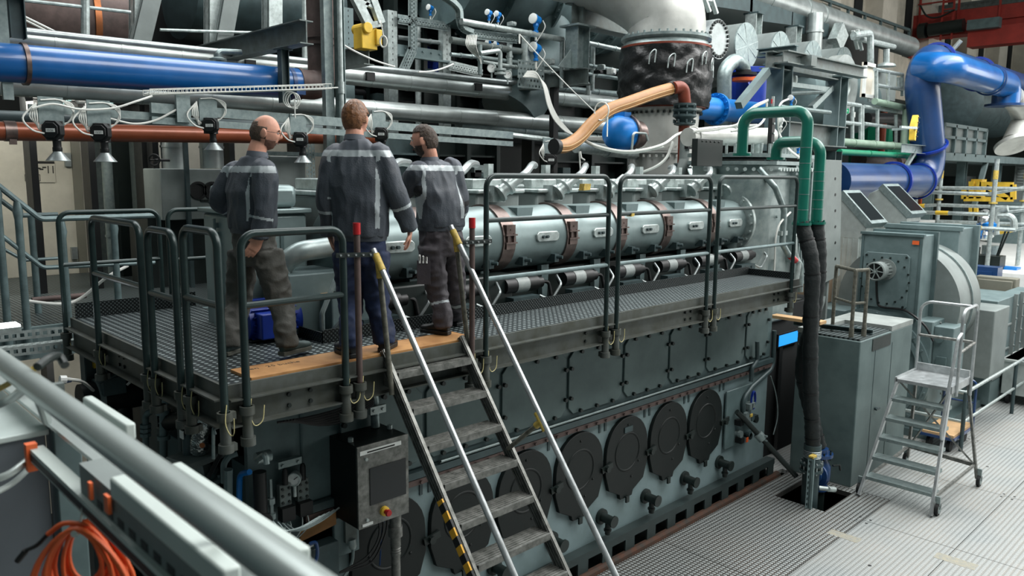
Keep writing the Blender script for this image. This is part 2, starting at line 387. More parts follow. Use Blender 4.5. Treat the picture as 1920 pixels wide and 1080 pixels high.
# ================================================================ service platform along the engine
PF, PB = 4.40, 5.06
t = thing('service_platform', 'long steel grating platform running along the grey engine, three men stand on it', 'platform', (5, 4.7, 2.4))
g = MB(); g.box(1.95, 9.2, PF, PB, 2.755, 2.8); g.box(1.95, 3.0, PB, 7.35, 2.755, 2.8); ob('grating', g, 'grating', t)
k = MB(); k.box(1.95, 9.2, PF-.02, PF, 2.70, 2.81); k.box(1.93, 1.95, PF-.02, 7.35, 2.70, 2.81); ob('edge_strip', k, 'fascia', t)
b = MB(); b.chan((1.95, PF-.0, 2.645), (9.2, PF-.0, 2.645), .17, .07, .01, flip=1); ob('front_beam', b, 'fascia', t); b = MB(); b.chan((9.2, PB-.05, 2.645), (3.0, PB-.05, 2.645), .15, .07, .01); ob('rear_beam', b, 'fascia', t)
b = MB(); b.chan((1.95, 7.35, 2.645), (1.95, PF, 2.645), .17, .07, .01); ob('side_beam', b, 'fascia', t); b = MB(); b.chan((3.0, 5.1, 2.645), (3.0, 7.35, 2.645), .15, .07, .01); ob('side_beam', b, 'fascia', t); b = MB(); b.bar((9.19, PF, 2.645), (9.19, PB, 2.645), .02, .17); ob('side_beam', b, 'fascia', t)
tp = MB(); tp.box(3.0, 9.2, PB, PB+.012, 2.8, 2.9); tp.box(9.19, 9.2, PF+.05, PB, 2.8, 2.88); tp.box(1.97, 3.0, 7.33, 7.345, 2.8, 2.93); tp.box(3.0, 3.012, PB, 5.5, 2.8, 2.88); ob('toe_board', tp, 'black_checker', t)
bl = MB()
for x in (2.35, 2.5, 6.75, 6.85, 5.2, 8.6, 8.7): bl.bolts([(x, PF-.007, 2.68), (x, PF-.007, 2.61)], (0, -1, 0), .014, .014)
for y in (4.95, 5.05, 6.1, 6.2): bl.bolts([(1.945, y, 2.68), (1.945, y, 2.61)], (-1, 0, 0), .014, .014)
ob('bolts', bl, 'teal_black', t)
for x, y, z0 in ((1.99, 7.1, -1.2), (2.9, 5.35, -1.2)):
    c = MB(); c.ibeam((x, y, z0), (x, y, 2.56), .12, .12, .01, up=(1, 0, 0)); ob('support_post', c, 'teal_dark', t)
# plywood board the men stand on
wb = MB(); wb.box(2.12, 3.93, 4.415, 4.70, 2.802, 2.822)
t = thing('plywood_board', 'light brown plywood board lying on the platform at the ladder head', 'board', (3.0, 4.55, 2.802))
ob('board', wb, 'wood', t, bev=.002)
mb = text_mb('sten   25 buche', (2.16, 4.60, 2.8222), (1, -.05, 0), (0.05, 1, 0), .062, .0006); ob('stencil', mb, 'ink', t)
# ---------------------------------------------------------------- guard rails
RY = 4.335
def sleeve(t, p, ax, n=1):
    """socket clamp that holds a rail post on the beam"""
    s = MB(); s.cyl(p+V((0, 0, -.24)), p+V((0, 0, -.02)), .032, n=14); s.cyl(p+V((0, 0, -.07)), p+V((0, 0, -.02)), .045, n=14); s.cyl(p+V((0, 0, -.26)), p+V((0, 0, -.21)), .045, n=14)
    s.obox(p+V(ax)*.03+V((0, 0, -.045)), V(ax)*.03, V((ax[1], ax[0], 0))*.02, (0, 0, .022)); s.obox(p+V(ax)*.03+V((0, 0, -.235)), V(ax)*.03, V((ax[1], ax[0], 0))*.02, (0, 0, .022))
    ob('socket', s, 'fascia', t)
    w_ = MB(); d = V((ax[1], -ax[0], 0)); q = p+d*.03+V((0, 0, .03)); w_.tube(curve([q, q+V((-.02, -.02, -.1)), q+V((.0, -.03, -.17)), q+d*.05+V((.0, -.03, -.15)), q+d*.07+V((0, -.02, -.06))], 5), .003, 6); ob('safety_wire', w_, 'wire_yellow', t)
def guard(name, a, b, base, top, mids, ax, label, r=.021, grp=None, sock=True, matn='rail_green', fil=.09):
    a, b = V(a), V(b); t = thing(name, label, 'railing', (a+b)/2+V((0, 0, base)), grp)
    f = MB(); f.tube([a+V((0, 0, base-.22)), a+V((0, 0, top)), b+V((0, 0, top)), b+V((0, 0, base-.22))], r, 12, fil); ob('frame', f, matn, t)
    for z in mids:
        m = MB(); m.tube([a+V((0, 0, z)), b+V((0, 0, z))], r*.88, 10); ob('middle_rail', m, matn if z > base+.7 else ('rail_green' if len(mids) == 1 else 'rail_grey'), t)
    if sock:
        for p in (a, b): sleeve(t, p+V((0, 0, base)), ax)
    return t
Z0 = 2.70
px = lambda x, y=2.9: PY(x, 620, RY).x
A = (0, 1, 0)
def gx(xl, xr): return (PY(xl, 590, RY).x, RY, 0), (PY(xr, 560, RY).x, RY, 0)
l, r_ = gx(911, 1137); g1 = guard('guard_rail', l, r_, Z0, 4.04, (3.71, 3.27), A, 'tall green guard rail section of the platform right beside the ladder')
l, r_ = gx(1156, 1324); guard('guard_rail', l, r_, Z0, 4.04, (3.71, 3.27), A, 'tall green guard rail section in the middle of the platform front with yellow tape')
l, r_ = gx(1338, 1482); guard('guard_rail', l, r_, Z0, 4.04, (3.71, 3.27), A, 'tall green guard rail section at the far right platform end beside the green pipes')
l, r_ = gx(456, 645); guard('guard_rail', l, r_, Z0, 3.70, (3.28,), A, 'low green guard rail in front of the man with glasses', r=.024)
B = (1, 0, 0)
sx = 1.895
guard('guard_rail', (sx, 6.50, 0), (sx, 5.50, 0), Z0, 3.70, (3.28,), B, 'low green guard rail at the rear left corner of the platform side', r=.024)
guard('guard_rail', (sx, 5.36, 0), (sx, 4.92, 0), Z0, 3.68, (3.26,), B, 'short green guard rail with narrow frame in the middle of the platform left side', r=.024)
guard('guard_rail', (sx, 4.78, 0), (sx, 4.30, 0), Z0, 3.72, (3.30,), B, 'low green guard rail at the front left corner behind the man with glasses', r=.024)
guard('guard_rail', (1.9, 7.38, 0), (2.72, 7.38, 0), Z0, 3.70, (3.26,), A, 'green guard rail at the back of the platform by the rear left corner', r=.02)
guard('guard_rail', (2.8, 7.38, 0), (3.45, 7.38, 0), Z0, 3.70, (3.24,), A, 'green guard rail at the back of the platform before the cabinet with round holes', r=.02)
# yellow tape flags on the rails
def tape(px_, py_, y, w_, h_, lab):
    c = PY(px_, py_, y-.026); ob('tape_strip', MB().prism([(-w_, -h_), (w_*.9, -h_*.8), (w_*1.1, h_), (-w_*.8, h_)], c, (1, 0, 0), (0, 0, 1), (0, .052, 0)), 'tape_yellow', label=lab, cat='tape')
tape(1101, 351, RY, .045, .028, 'yellow paper tape flag on the top rail of the section right of the ladder'); tape(1187, 403, RY, .022, .014, 'small yellow tape scrap on the middle rail of the central section')
# gate posts with red caps
def cap_post(pxx, pyb, lab, topz):
    p = PY(pxx, pyb, RY); t = thing('gate_post', lab, 'post', (p.x, RY, 2.5))
    ob('post', MB().cyl((p.x, RY, 2.48), (p.x, RY, topz-.07), .021, n=12), 'rust_brown', t); ob('cap', MB().cyl((p.x, RY, topz-.075), (p.x, RY, topz), .0245, n=14), 'red', t, label='red plastic cap')
    sleeve(t, V((p.x, RY, Z0)), A); return p
c1 = cap_post(674, 690, 'dark gate post with red cap left of the ladder, before the man in jeans', 3.735)
c2 = cap_post(885, 640, 'dark gate post with red cap right of the ladder beside the tall rail', 3.735)
def link(pa, pb, lab):
    a, b = PY(*pa, RY-.03), PY(*pb, RY-.03); t = thing('link_bar', lab, 'bar', (a+b)/2)
    ob('bar', MB().bar(a, b, .006, .03), 'teal_black', t); m = MB()
    for k in range(5): m.cyl(a.lerp(b, (k+.5)/5)+V((0, -.014, 0)), a.lerp(b, (k+.5)/5)+V((0, .002, 0)), .007, n=8)
    ob('bolts', m, 'chrome', t)
link((630, 479), (700, 477), 'flat black link bar with bolts from low rail to left red capped post'); link((868, 455), (922, 452), 'flat black link bar with bolts from right red capped post to tall rail')
# ---------------------------------------------------------------- ladder up to the platform
LX0, LX1 = 3.10, 3.76
def lp(k): return V((0, 4.34-.163*k, 2.71-.2165*k))
t = thing('step_ladder', 'steep aluminium step ladder with handrails leading up to the platform', 'ladder', (3.4, 2.4, 0))
e0, e1 = lp(-.55), lp(12.5)
for X, nm in ((LX0-.02, 'left'), (LX1+.02, 'right')):
    s = MB(); a, b = e0+V((X, 0, 0)), e1+V((X, 0, 0)); d = (b-a).normalized(); n = V((1, 0, 0)).cross(d).normalized()
    s.bar(a, b, .025, .10, n)
    for o_ in (-.035, -.012, .012, .035): s.bar(a+n*o_+V((-.015, 0, 0)), b+n*o_+V((-.015, 0, 0)), .008, .012, n); s.bar(a+n*o_+V((.015, 0, 0)), b+n*o_+V((.015, 0, 0)), .008, .012, n)
    ob('stringer', s, 'alu_worn', t)
for k in range(12):
    c = lp(k); s = MB(); s.box(LX0, LX1, c.y-.075, c.y+.075, c.z-.028, c.z-.004)
    for j in range(7): y = c.y-.07+.0235*j; s.box(LX0, LX1, y-.004, y+.004, c.z-.005, c.z+.001)
    s.box(LX0, LX1, c.y-.08, c.y-.07, c.z-.045, c.z); ob('tread', s, 'alu_worn', t)
for X, a, b, up0 in ((LX0-.06, (700, 468), (965, 1080), (735, 740)), (LX1+.06, (845, 424), (1155, 1080), (882, 690))):
    p, q = PX(*a, X), PX(*b, X); d = (q-p).normalized(); e = p+d*((.9-p.z)/d.z) if d.z else q
    ob('handrail', MB().tube([p-d*.0, e], .021, 14), 'alu', t, label='bright tubular handrail')
    # upright stanchion with yellow tape at the joint
    j = p+d*.10; u = PX(*up0, X); ob('stanchion', MB().tube([u, j], .019, 12), 'worn_post', t)
    tp = MB(); tp.cyl(j-d*.06, j+d*.07, .026, n=12); tp.cyl(j, j+(u-j).normalized()*.11, .025, n=12); ob('tape_wrap', tp, 'tape_yellow', t, label='yellow tape wrapped joint')
X = LX1+.06; j = PX(1015, 790, X); k2 = PX(952, 842, LX1); tp = MB(); tp.tube([j, k2], .017, 10); ob('brace', tp, 'worn_post', t)
d = (PX(1155, 1080, X)-PX(845, 424, X)).normalized(); tp = MB(); tp.cyl(j-d*.07, j+d*.07, .026, n=12); tp.cyl(j, j+(k2-j).normalized()*.06, .024, n=12); ob('tape_wrap', tp, 'tape_yellow', t, label='yellow tape wrapped joint')
hz = MB(); a, b = lp(3.4)+V((LX0-.05, -.02, 0)), lp(12)+V((LX0-.05, -.02, 0)); d = (b-a).normalized(); n = V((1, 0, 0)).cross(d).normalized(); hz.bar(a+n*.0, b+n*.0, .012, .06, n); ob('warning_stripe', hz, 'hazard', t, label='black and yellow warning stripe')
m = MB()
for X in (LX0, LX1): m.obox((X, PF-.03, 2.66), (.03, 0, 0), (0, .03, 0), (0, 0, .06))
ob('hook', m, 'alu_worn', t)
# ================================================================ the big engine
EF = 5.0
E_ = thing('engine', 'huge grey multi cylinder engine with black oval crankcase covers and ribbed charge pipe', 'engine', (5.6, 6.1, -.2))
ob('crankcase', MB().box(2.75, 9.75, EF, 7.2, .18, 1.62), 'crank_paint', E_, bev=.02)
ob('dark_gap_filler', MB().box(9.75, 11.9, 5.3, 7.0, -.3, 2.2), 'dark_void', E_)  # added near-black box, stands in for the deep shade past the engine end
ob('base_frame', MB().box(2.6, 9.8, EF-.02, 7.2, -.25, .18), 'teal_black', E_)
fr = MB(); a0 = V((2.6, EF-.12, -.16))
fr.box(2.6, 9.8, EF-.14, EF-.12, .16, .22); fr.box(2.6, 9.8, EF-.14, EF-.12, -.2, -.12); fr.box(2.6, 9.8, EF-.14, EF-.02, .2, .24)
x = 2.6
while x < 9.7: fr.box(x, x+.16, EF-.14, EF-.12, -.12, .16); x += .39
ob('foundation_rail', fr, 'base_dark', E_)
lg = MB(); lg.box(2.75, 9.75, EF-.07, EF, 1.58, 1.64); ob('ledge', lg, 'teal_dark', E_)
lg = MB(); lg.bolts([(2.9+.15*i, EF-.068, 1.545) for i in range(45)], (0, -1, 0), .016, .016); lg.box(2.75, 9.75, EF-.06, EF-.03, 1.52, 1.57); ob('bolt_row', lg, 'rust_brown', E_)
cb = MB()
for i in range(3): cb.tube([(4.0, EF-.055-.012*i, 1.655+.008*i), (9.3, EF-.055-.012*i, 1.655+.008*i)], .011, 6)
ob('cable_run', cb, 'galv', E_)
def oval():
    p = [(.36*math.cos(a)*1.0, .13+.36*math.sin(a)) for a in [math.pi*i/14 for i in range(15)]]
    return p+[(-.365, -.08), (-.30, -.27), (-.12, -.36), (-.10, -.42), (.10, -.42), (.12, -.36), (.30, -.27), (.365, -.08)]
for i in range(7):
    cx = 3.50+.778*i; c = V((cx, EF, 1.0)); o = oval()
    p = MB(); p.prism(o, c, (1, 0, 0), (0, 0, 1), (0, -.045, 0)); p.lathe(c+V((0, -.045, .1)), (0, -1, 0), [(0, .22), (.008, .215), (.008, .2), (0, .195)], 28, False)
    p.bolts([c+V((.2, -.045, -.05)), c+V((0, -.045, .4)), c+V((0.08, -.045, -.2))], (0, -1, 0), .014, .01)
    cv = ob('crankcase_cover', p, 'cover_black', E_, bev=.006)
    l = MB(); l.bar(c+V((.33, -.06, -.0)), c+V((.5, -.06, .03)), .02, .06); l.bolts([c+V((.4, -.07, .01))], (0, -1, 0), .035, .03, 8); l.bar(c+V((0, -.06, -.4)), c+V((0, -.06, -.47)), .05, .02, (0, 1, 0)); ob('latch', l, 'teal_black', cv)
    if i == 4: ob('name_plate', MB().box(cx-.07, cx+.07, EF-.055, EF-.045, 1.32, 1.38), 'teal_dark', cv)
    m = MB(); m.box(cx+.33, cx+.36, EF-.01, EF, 1.4, 1.5); m.box(cx+.42, cx+.45, EF-.01, EF, 1.4, 1.5); ob('lug', m, 'teal_dark', E_)
for i in range(7):                                                      # relief stubs under the covers
    cx = 3.9+.778*i; m = MB(); m.lathe((cx, EF, .47), (0, -1, -.05), [(0, .085), (.03, .085), (.03, .05), (.16, .05), (.17, .065), (.19, .065)], 16); m.cyl((cx, EF-.1, .44), (cx, EF-.1, .3), .03, n=10); m.cyl((cx, EF-.1, .36), (cx, EF-.1, .34), .042, n=10)
    ob('drain_stub', m, 'teal_black', E_)
# upper housing with bolted doors
ob('camshaft_housing', MB().box(2.75, 9.75, EF-.02, 7.1, 1.64, 2.42), 'teal_mid', E_, bev=.02)
xsn = [3.05, 3.86, 4.72, 5.62, 6.5, 7.33, 8.1, 9.02, 9.62]
for i in range(8):
    a, b = xsn[i]+.02, xsn[i+1]-.02; r = .07; rp = [(r, 0), (b-a-r, 0), (b-a, r), (b-a, .64-r), (b-a-r, .64), (r, .64), (0, .64-r), (0, r)]
    m = MB(); m.prism(rp, (a, EF-.02, 1.71), (1, 0, 0), (0, 0, 1), (0, -.022, 0)); dr = ob('side_door', m, 'skid', E_, bev=.006)
    m = MB(); e = [(a+(b-a)*t_, EF-.042, z) for t_ in (.2, .5, .8) for z in (1.73, 2.33)]+[(x_, EF-.042, z) for x_ in (a+.02, b-.02) for z in (1.88, 2.18)]; m.bolts(e, (0, -1, 0), .02, .03, 8); ob('bolts', m, 'teal_black', dr)
pp = MB(); pp.tube([(2.8, EF-.06, 2.44), (9.6, EF-.06, 2.44)], .035, 10); ob('oil_pipe', pp, 'teal_dark', E_)
# injection gallery behind the toe board
ob('cylinder_bank', MB().box(3.42, 9.6, 5.55, 7.0, 2.42, 3.1), 'teal_black', E_, bev=.02)
for i in range(8):
    x = 3.75+.83*i
    m = MB(); m.cyl((x-.32, 5.33, 3.0), (x+.12, 5.33, 3.0), .075, n=14); m.cyl((x+.12, 5.33, 3.0), (x+.2, 5.33, 3.0), .055, n=12); m.tube([(x+.2, 5.33, 3.0), (x+.28, 5.3, 3.0), (x+.3, 5.28, 2.86)], .018, 8, .04); pm = ob('injection_pump', m, 'black', E_)
    m = MB(); m.cyl((x-.18, 5.33, 3.0), (x-.02, 5.33, 3.0), .078, n=16); ob('label', m, 'label_grey', pm, label='pale printed label')
    m = MB(); m.box(x-.3, x+.05, 5.2, 5.3, 2.83, 2.9); m.bolts([(x-.2, 5.2, 2.865), (x-.05, 5.2, 2.865)], (0, -1, 0), .015, .015); ob('valve_block', m, 'teal_dark', E_)
    m = MB()
    for k in range(3):
        xx = x-.26+.13*k; m.tube(curve([(xx, 5.24, 2.84), (xx+.01, 5.2, 2.74), (xx+.06, 5.18, 2.62), (xx+.12, 5.22, 2.66), (xx+.1, 5.3, 2.8)], 4), .011, 6)
    m.tube([(x+.12, 5.27, 2.88), (x+.24, 5.22, 2.82), (x+.36, 5.2, 2.98), (x+.4, 5.3, 3.05)], .014, 6, .05)
    ob('fuel_line', m, 'steel', E_)
    m = MB(); m.prism([(-.03, 0), (.03, 0), (.055, .42), (-.055, .42)], (x+.42, 5.48, 2.72), (1, 0, 0), (0, 0, 1), (0, .06, 0)); ob('bracket', m, 'teal_grey', E_)
# charge air manifold: pipe segments, clamps, inspection plates
MY, MZ, MR = 5.64, 3.43, .315
sxs = [PY(q, 430, 5.36).x for q in (857, 950, 1068, 1162, 1248, 1335, 1376)]
sxs = [3.4, 4.22]+sxs[1:6]+[9.6]; SX = sxs
for i in range(len(sxs)-1):
    a, b = sxs[i], sxs[i+1]; m = MB(); m.lathe((a+.02, MY, MZ), (1, 0, 0), [(0, MR-.02), (.01, MR), (.14, MR), (.15, MR-.004), (b-a-.16, MR-.004), (b-a-.15, MR), (b-a-.04, MR), (b-a-.03, MR-.02)], 40); sg = ob('manifold_segment', m, 'manifold', E_)
    c = (a+b)/2
    rp = [(-.13, -.045), (.13, -.045), (.16, -.02), (.16, .03), (.13, .055), (-.13, .055), (-.16, .03), (-.16, -.02)]
    pt = MB(); pt.prism(rp, (c+.08, MY-MR+.02, MZ+.01), (1, 0, 0), (0, 0, 1), (0, -.035, 0)); pl_ = ob('inspection_plate', pt, 'galv_light', sg, bev=.008)
    pt = MB(); pt.bolts([(c+.0, MY-MR-.015, MZ+.015), (c+.055, MY-MR-.015, MZ+.015)], (0, -1, 0), .016, .025, 8)
    for xx in (a+.22, b-.22): pt.box(xx-.03, xx+.03, MY-MR*.8-.06, MY-MR*.8+.05, MZ-.25, MZ-.17); pt.cyl((xx+.01, MY-MR*.8-.06, MZ-.2), (xx+.03, MY-MR*.8-.11, MZ-.2), .018, n=8)
    ob('bolts', pt, 'teal_dark', sg)
    h = MB(); h.prism([(0, -.3), (.16, -.3), (.22, .02), (.0, .02)], (c-.25, MY-.22, MZ+.28), (1, 0, 0), (0, 0, 1), (0, .3, 0)); ob('bracket', h, 'teal_grey', E_)
for i, x in enumerate(sxs[1:-1]):
    m = MB(); m.lathe((x-.07, MY, MZ), (1, 0, 0), [(0, MR+.002), (.0, MR+.012), (.15, MR+.012), (.15, MR+.002)], 40, False); m.lathe((x-.085, MY, MZ), (1, 0, 0), [(0, MR+.002), (0, MR+.02), (.012, MR+.02), (.012, MR+.002)], 40, False)
    cl = ob('clamp_band', m, 'strap', E_)
    m = MB(); y = MY-MR-.012
    m.box(x-.055, x+.06, y-.012, y+.05, MZ+.06, MZ+.15); m.box(x-.055, x+.06, y-.012, y+.05, MZ-.08, MZ-.02)
    for dx in (-.045, .035): m.box(x+dx, x+dx+.014, y-.018, y, MZ-.03, MZ+.07)
    m.bar((x-.07, y-.02, MZ+.055), (x+.075, y-.02, MZ+.055), .014, .014); m.bar((x-.07, y-.02, MZ-.02), (x+.075, y-.02, MZ-.02), .014, .014); m.bolts([(x, y-.012, MZ+.105)], (0, -1, 0), .008, .008)
    ob('buckle', m, 'strap', cl)
m = MB(); m.lathe((9.55, MY, MZ), (1, 0, 0), [(0, MR+.02), (.0, MR+.11), (.05, MR+.11), (.05, MR+.02)], 40); m.ring_bolts((9.55, MY, MZ), (-1, 0, 0), MR+.07, 22, .018, .03); ob('end_flange', m, 'galv_light', E_)
# cylinder heads over the manifold, with water elbows and lifting lugs
for i in range(8):
    x = 3.45+.83*i; 
    m = MB(); m.box(x, x+.58, 5.72, 6.6, 3.15, 3.86); hd = ob('cylinder_head', m, 'smoke_grey', E_, bev=.025)
    m = MB(); m.box(x-.02, x+.62, 5.68, 6.64, 3.86, 3.90); m.box(x+.1, x+.5, 5.9, 6.4, 3.9, 4.0); ob('rocker_cover', m, 'galv_light', hd, bev=.012)
    m = MB(); m.prism([(0, 0), (.17, 0), (.06, .16), (.02, .16)], (x+.12, 5.62, 3.78), (1, 0, 0), (0, 0, 1), (0, .14, 0)); b0 = V((x+.18, 5.6, 3.86)); dr = V((.62, -.18, .45)).normalized()
    m.lathe(b0, dr, [(0, .09), (.025, .09), (.025, .06), (.09, .065), (.11, .085), (.14, .085), (.14, .05), (.28, .05)], 18); ob('water_elbow', m, 'galv_light', hd)
    m = MB(); q = b0+dr*.25; m.tube(curve([q, q+dr*.12, q+V((.3, .1, .14)), q+V((.6, .35, .14))], 6), .036, 10); ob('water_pipe', m, 'steel', hd)
    m = MB(); m.obox((x+.28, 5.86, 4.08), (.035, 0, 0), (0, .035, 0), (0, 0, .07)); m.tube([(x+.3, 5.72, 3.93), (x+.5, 5.7, 3.93), (x+.7, 5.8, 3.93)], .02, 8, .05); ob('lifting_lug', m, 'galv_light', hd)
# turbocharger / cooler housing at the driving end
t = E_
m = MB(); pts = [(9.62, 5.95), (9.66, 5.6), (9.85, 5.35), (10.2, 5.25), (10.75, 5.25), (11.0, 5.3), (11.0, 6.6), (9.62, 6.25)]
m.prism(pts, (0, 0, 2.0), (1, 0, 0), (0, 1, 0), (0, 0, 2.22)); ob('cooler_housing', m, 'turbo_cast', t, bev=.03)
m = MB(); m.lathe((9.95, 5.75, 3.95), (0, 0, 1), [(-1.9, .5), (-.3, .5), (-.02, .55), (.12, .55)], 40); ob('cooler_nose', m, 'turbo_cast', t)
m = MB(); pts2 = [(9.5, 5.8), (9.62, 5.4), (9.95, 5.15), (11.1, 5.15), (11.1, 6.6), (9.5, 6.25)]
m.prism(pts2, (0, 0, 4.2), (1, 0, 0), (0, 1, 0), (0, 0, .05)); m.prism(pts2, (0, 0, 4.3), (1, 0, 0), (0, 1, 0), (0, 0, .05)); ob('top_flange', m, 'galv', t)
m = MB()
for k in range(14):
    p = V((9.98+.083*k, 5.13, 4.14)); m.bolts([p], (0, -1, 0), .026, .035, 8); m.cyl(p+V((0, .1, .2)), p+V((0, .1, .34)), .02, n=8)
for k in range(6): p = V((9.5+.075*k, 5.62-.085*k, 4.14)); m.bolts([p], (-.75, -.65, 0), .026, .035, 8); m.cyl(p+V((.04, .05, .2)), p+V((.04, .05, .34)), .02, n=8)
ob('flange_bolts', m, 'galv_light', t)
m = MB(); m.box(10.55, 10.62, 5.17, 5.27, 2.85, 4.2); m.bolts([(10.585, 5.17, 2.9+.088*k) for k in range(15)], (0, -1, 0), .028, .04, 8); m.bolts([(10.2, 5.24, 2.9+.3*k) for k in range(4)], (0, -1, 0), .02, .02); ob('side_flange', m, 'galv', t)
m = MB(); m.box(10.7, 11.25, 5.18, 5.24, 2.5, 4.25)
for x in (10.72, 10.8, 10.88, 11.0): m.bar((x, 5.15, 2.5), (x, 5.15, 4.25), .02, .025, (0, 1, 0))
ob('ribbed_panel', m, 'galv', t)
m = MB(); m.tube([(9.75, 5.3, 4.15), (9.85, 5.1, 3.9), (10.05, 5.06, 3.6), (10.05, 5.06, 3.15), (10.2, 5.04, 3.0), (10.5, 5.0, 2.85), (10.55, 5.0, 2.45)], .04, 12, .12); ob('vent_pipe', m, 'galv', t)
m = MB(); m.cyl((10.24, 5.03, 2.97), (10.38, 5.015, 2.9), .043, n=12); ob('label', m, 'red', t, label='red warning label on the pipe')
m = MB(); m.box(9.98, 10.15, 5.04, 5.1, 3.26, 3.32); m.box(10.15, 10.2, 5.1, 5.14, 3.25, 3.65); ob('pipe_clamp', m, 'galv_light', t)
m = MB(); m.tube([(10.35, 5.05, 3.24), (10.6, 5.02, 3.22)], .03, 10); m.tube([(10.38, 5.05, 3.24), (10.36, 5.02, 3.0), (10.46, 5.0, 2.85), (10.4, 5.0, 2.6)], .035, 10, .08); ob('drain_pipe', m, 'galv_light', t)
# ================================================================ pipes and gear behind the engine (left and centre)
def dep(p): return p.dot(FWD)
def prad(p, rpx): return rpx*dep(p)/FPX
def pipe(name, label, p, q, rpx, m, bands=(), bmat=None, group=None, cat='pipe', bw=.03, bh=.012, caps=False, r=None):
    """straight pipe between two points of the hall; bands at fractions"""
    p, q = V(p), V(q); r = r or prad((p+q)/2, rpx); d = (q-p).normalized()
    t = thing(name, label, cat, (p+q)/2, group); ob('pipe_run', MB().cyl(p, q, r, n=28), m, t)
    for k in bands:
        c = p.lerp(q, k); ob('band', MB().lathe(c-d*bw/2, d, [(0, r), (0, r+bh), (bw, r+bh), (bw, r)], 28, False), bmat or m, t)
    return t, r
# --- blue pipe with its brown elbow
a, b = PY(-40, 114, 9), PY(556, 157, 9); b.y = 9; r = .185
t = thing('blue_pipe', 'thick glossy blue pipe running along the hall at the upper left', 'pipe', (a+b)/2)
ob('pipe_run', MB().cyl(a, b, r, n=36), 'blue_pipe', t)
d = (b-a).normalized(); c = PY(41, 120, 9); m = MB(); m.lathe(c, d, [(0, r), (0, r+.018), (.04, r+.018), (.04, r)], 36, False); ob('band_clamp', m, 'strap', t, label='bare metal band clamp')
c = PY(537, 157, 9); m = MB(); m.lathe(c, d, [(0, r), (0, r+.012), (.05, r+.012), (.05, r)], 36, False); m.box(c.x+.0, c.x+.12, c.y-r-.06, c.y-r, c.z-.14, c.z-.02); ob('band_clamp', m, 'blue_deep', t)
e = PY(605, 150, 9); e.z = b.z; m = MB(); m.tube([b, V((e.x, 9, b.z)), V((e.x, 9, 7.2))], r*.97, 28, .3, k=10); m.lathe(b, d, [(0, r), (0, r+.01), (.04, r+.01), (.04, r)], 28, False)
for z in (5.62, 5.7): m.lathe((e.x, 9, z), (0, 0, 1), [(0, r), (0, r+.015), (.035, r+.015), (.035, r)], 28, False)
t = thing('brown_riser', 'brown primed riser pipe with elbow joining the end of the blue pipe', 'pipe', (e.x, 9, 5)); ob('pipe_run', m, 'rust_brown', t)
# --- silver lagged pipes
pipe('lagged_pipe', 'upper silver lagged pipe running just behind and above the blue pipe', PY(-40, 66, 10.2), PY(1180, 198, 10.2), 15, 'lagging', [i/16 for i in range(1, 16)], cat='pipe', bh=.004, r=.14)
pipe('lagged_pipe', 'lower silver lagged pipe emerging under the blue pipe and passing behind the three men', PY(-40, 152, 10.0), PY(1200, 242, 10.0), 14, 'lagging', [i/14 for i in range(1, 14)], bh=.004, r=.135)
pipe('lagged_pipe', 'short dull silver pipe beneath the two lagged ones, right of centre', PY(860, 232, 10.1), PY(1200, 268, 10.1), 10, 'galv', (.3, .7), r=.1)
pipe('conduit', 'thin grey conduit pipe on brackets above the silver lagged pipes', PY(30, 58, 10.1), PY(1100, 170, 10.1), 5, 'steel', (), r=.045)
for i, q in enumerate((465, 690, 893)):
    c = PY(q, 62+(q-30)*.1047, 10.1); m = MB(); m.box(c.x-.07, c.x+.07, 10.02, 10.2, c.z-.16, c.z-.04); ob('pipe_support', m, 'black', label=['black pipe saddle under the conduit near the brown riser', 'black pipe saddle under the conduit below the yellow trolley', 'black pipe saddle under the conduit near the small round gauges'][i], cat='bracket')
c = PY(409, 112, 9.6); t = thing('valve', 'small angle valve on top of the blue pipe', 'valve', c); m = MB(); m.cyl(c-V((0, 0, .16)), c+V((0, 0, .0)), .03); m.lathe(c-V((0, 0, .03)), (0, 0, 1), [(0, .06), (.02, .1), (.04, .1), (.06, .05), (.1, .05)], 16); m.tube([c, c+V((0, 0, .1)), c+V((.3, 0, .12))], .035, 10, .06); ob('body', m, 'galv', t)
t, r = pipe('brown_pipe', 'reddish brown pipe running under the row of detectors at left', PY(-40, 245, 9), PY(700, 258, 9), 15, 'brown_pipe', (), r=.092)
c = PY(18, 246, 9); m = MB(); m.lathe(c-V((.05, 0, 0)), (1, 0, 0), [(0, .092), (0, .1), (.1, .1), (.1, .092)], 20, False); m.box(c.x-.03, c.x+.03, 8.88, 8.92, c.z-.13, c.z-.08); ob('pipe_clamp', m, 'strap', t)
c = PY(17, 200, 9); m = MB(); m.chan((c.x, 8.98, 4.72), (c.x, 8.98, 7.0), .09, .05, .006, (1, 0, 0)); ob('hanger_channel', m, 'galv', label='galvanised hanger channel at the far left carrying the brown pipe', cat='channel')
c = PY(18, 90, 9.2); m = MB(); m.ibeam((c.x+.1, 9.3, 5.35), (c.x+.1, 9.3, 5.8), .14, .14, .01, (1, 0, 0)); m.ibeam((c.x+.1, 7.6, 5.88), (c.x+.1, 10.2, 5.88), .2, .16, .01); ob('cantilever_beam', m, 'teal_dark', label='dark steel cantilever beam on a stub post at the top left corner', cat='beam')
pipe('drain_pipe', 'dark green pipe lying behind the brown pipe at left', PY(-40, 222, 9.6), PY(700, 246, 9.6), 9, 'teal_dark', (), r=.09)
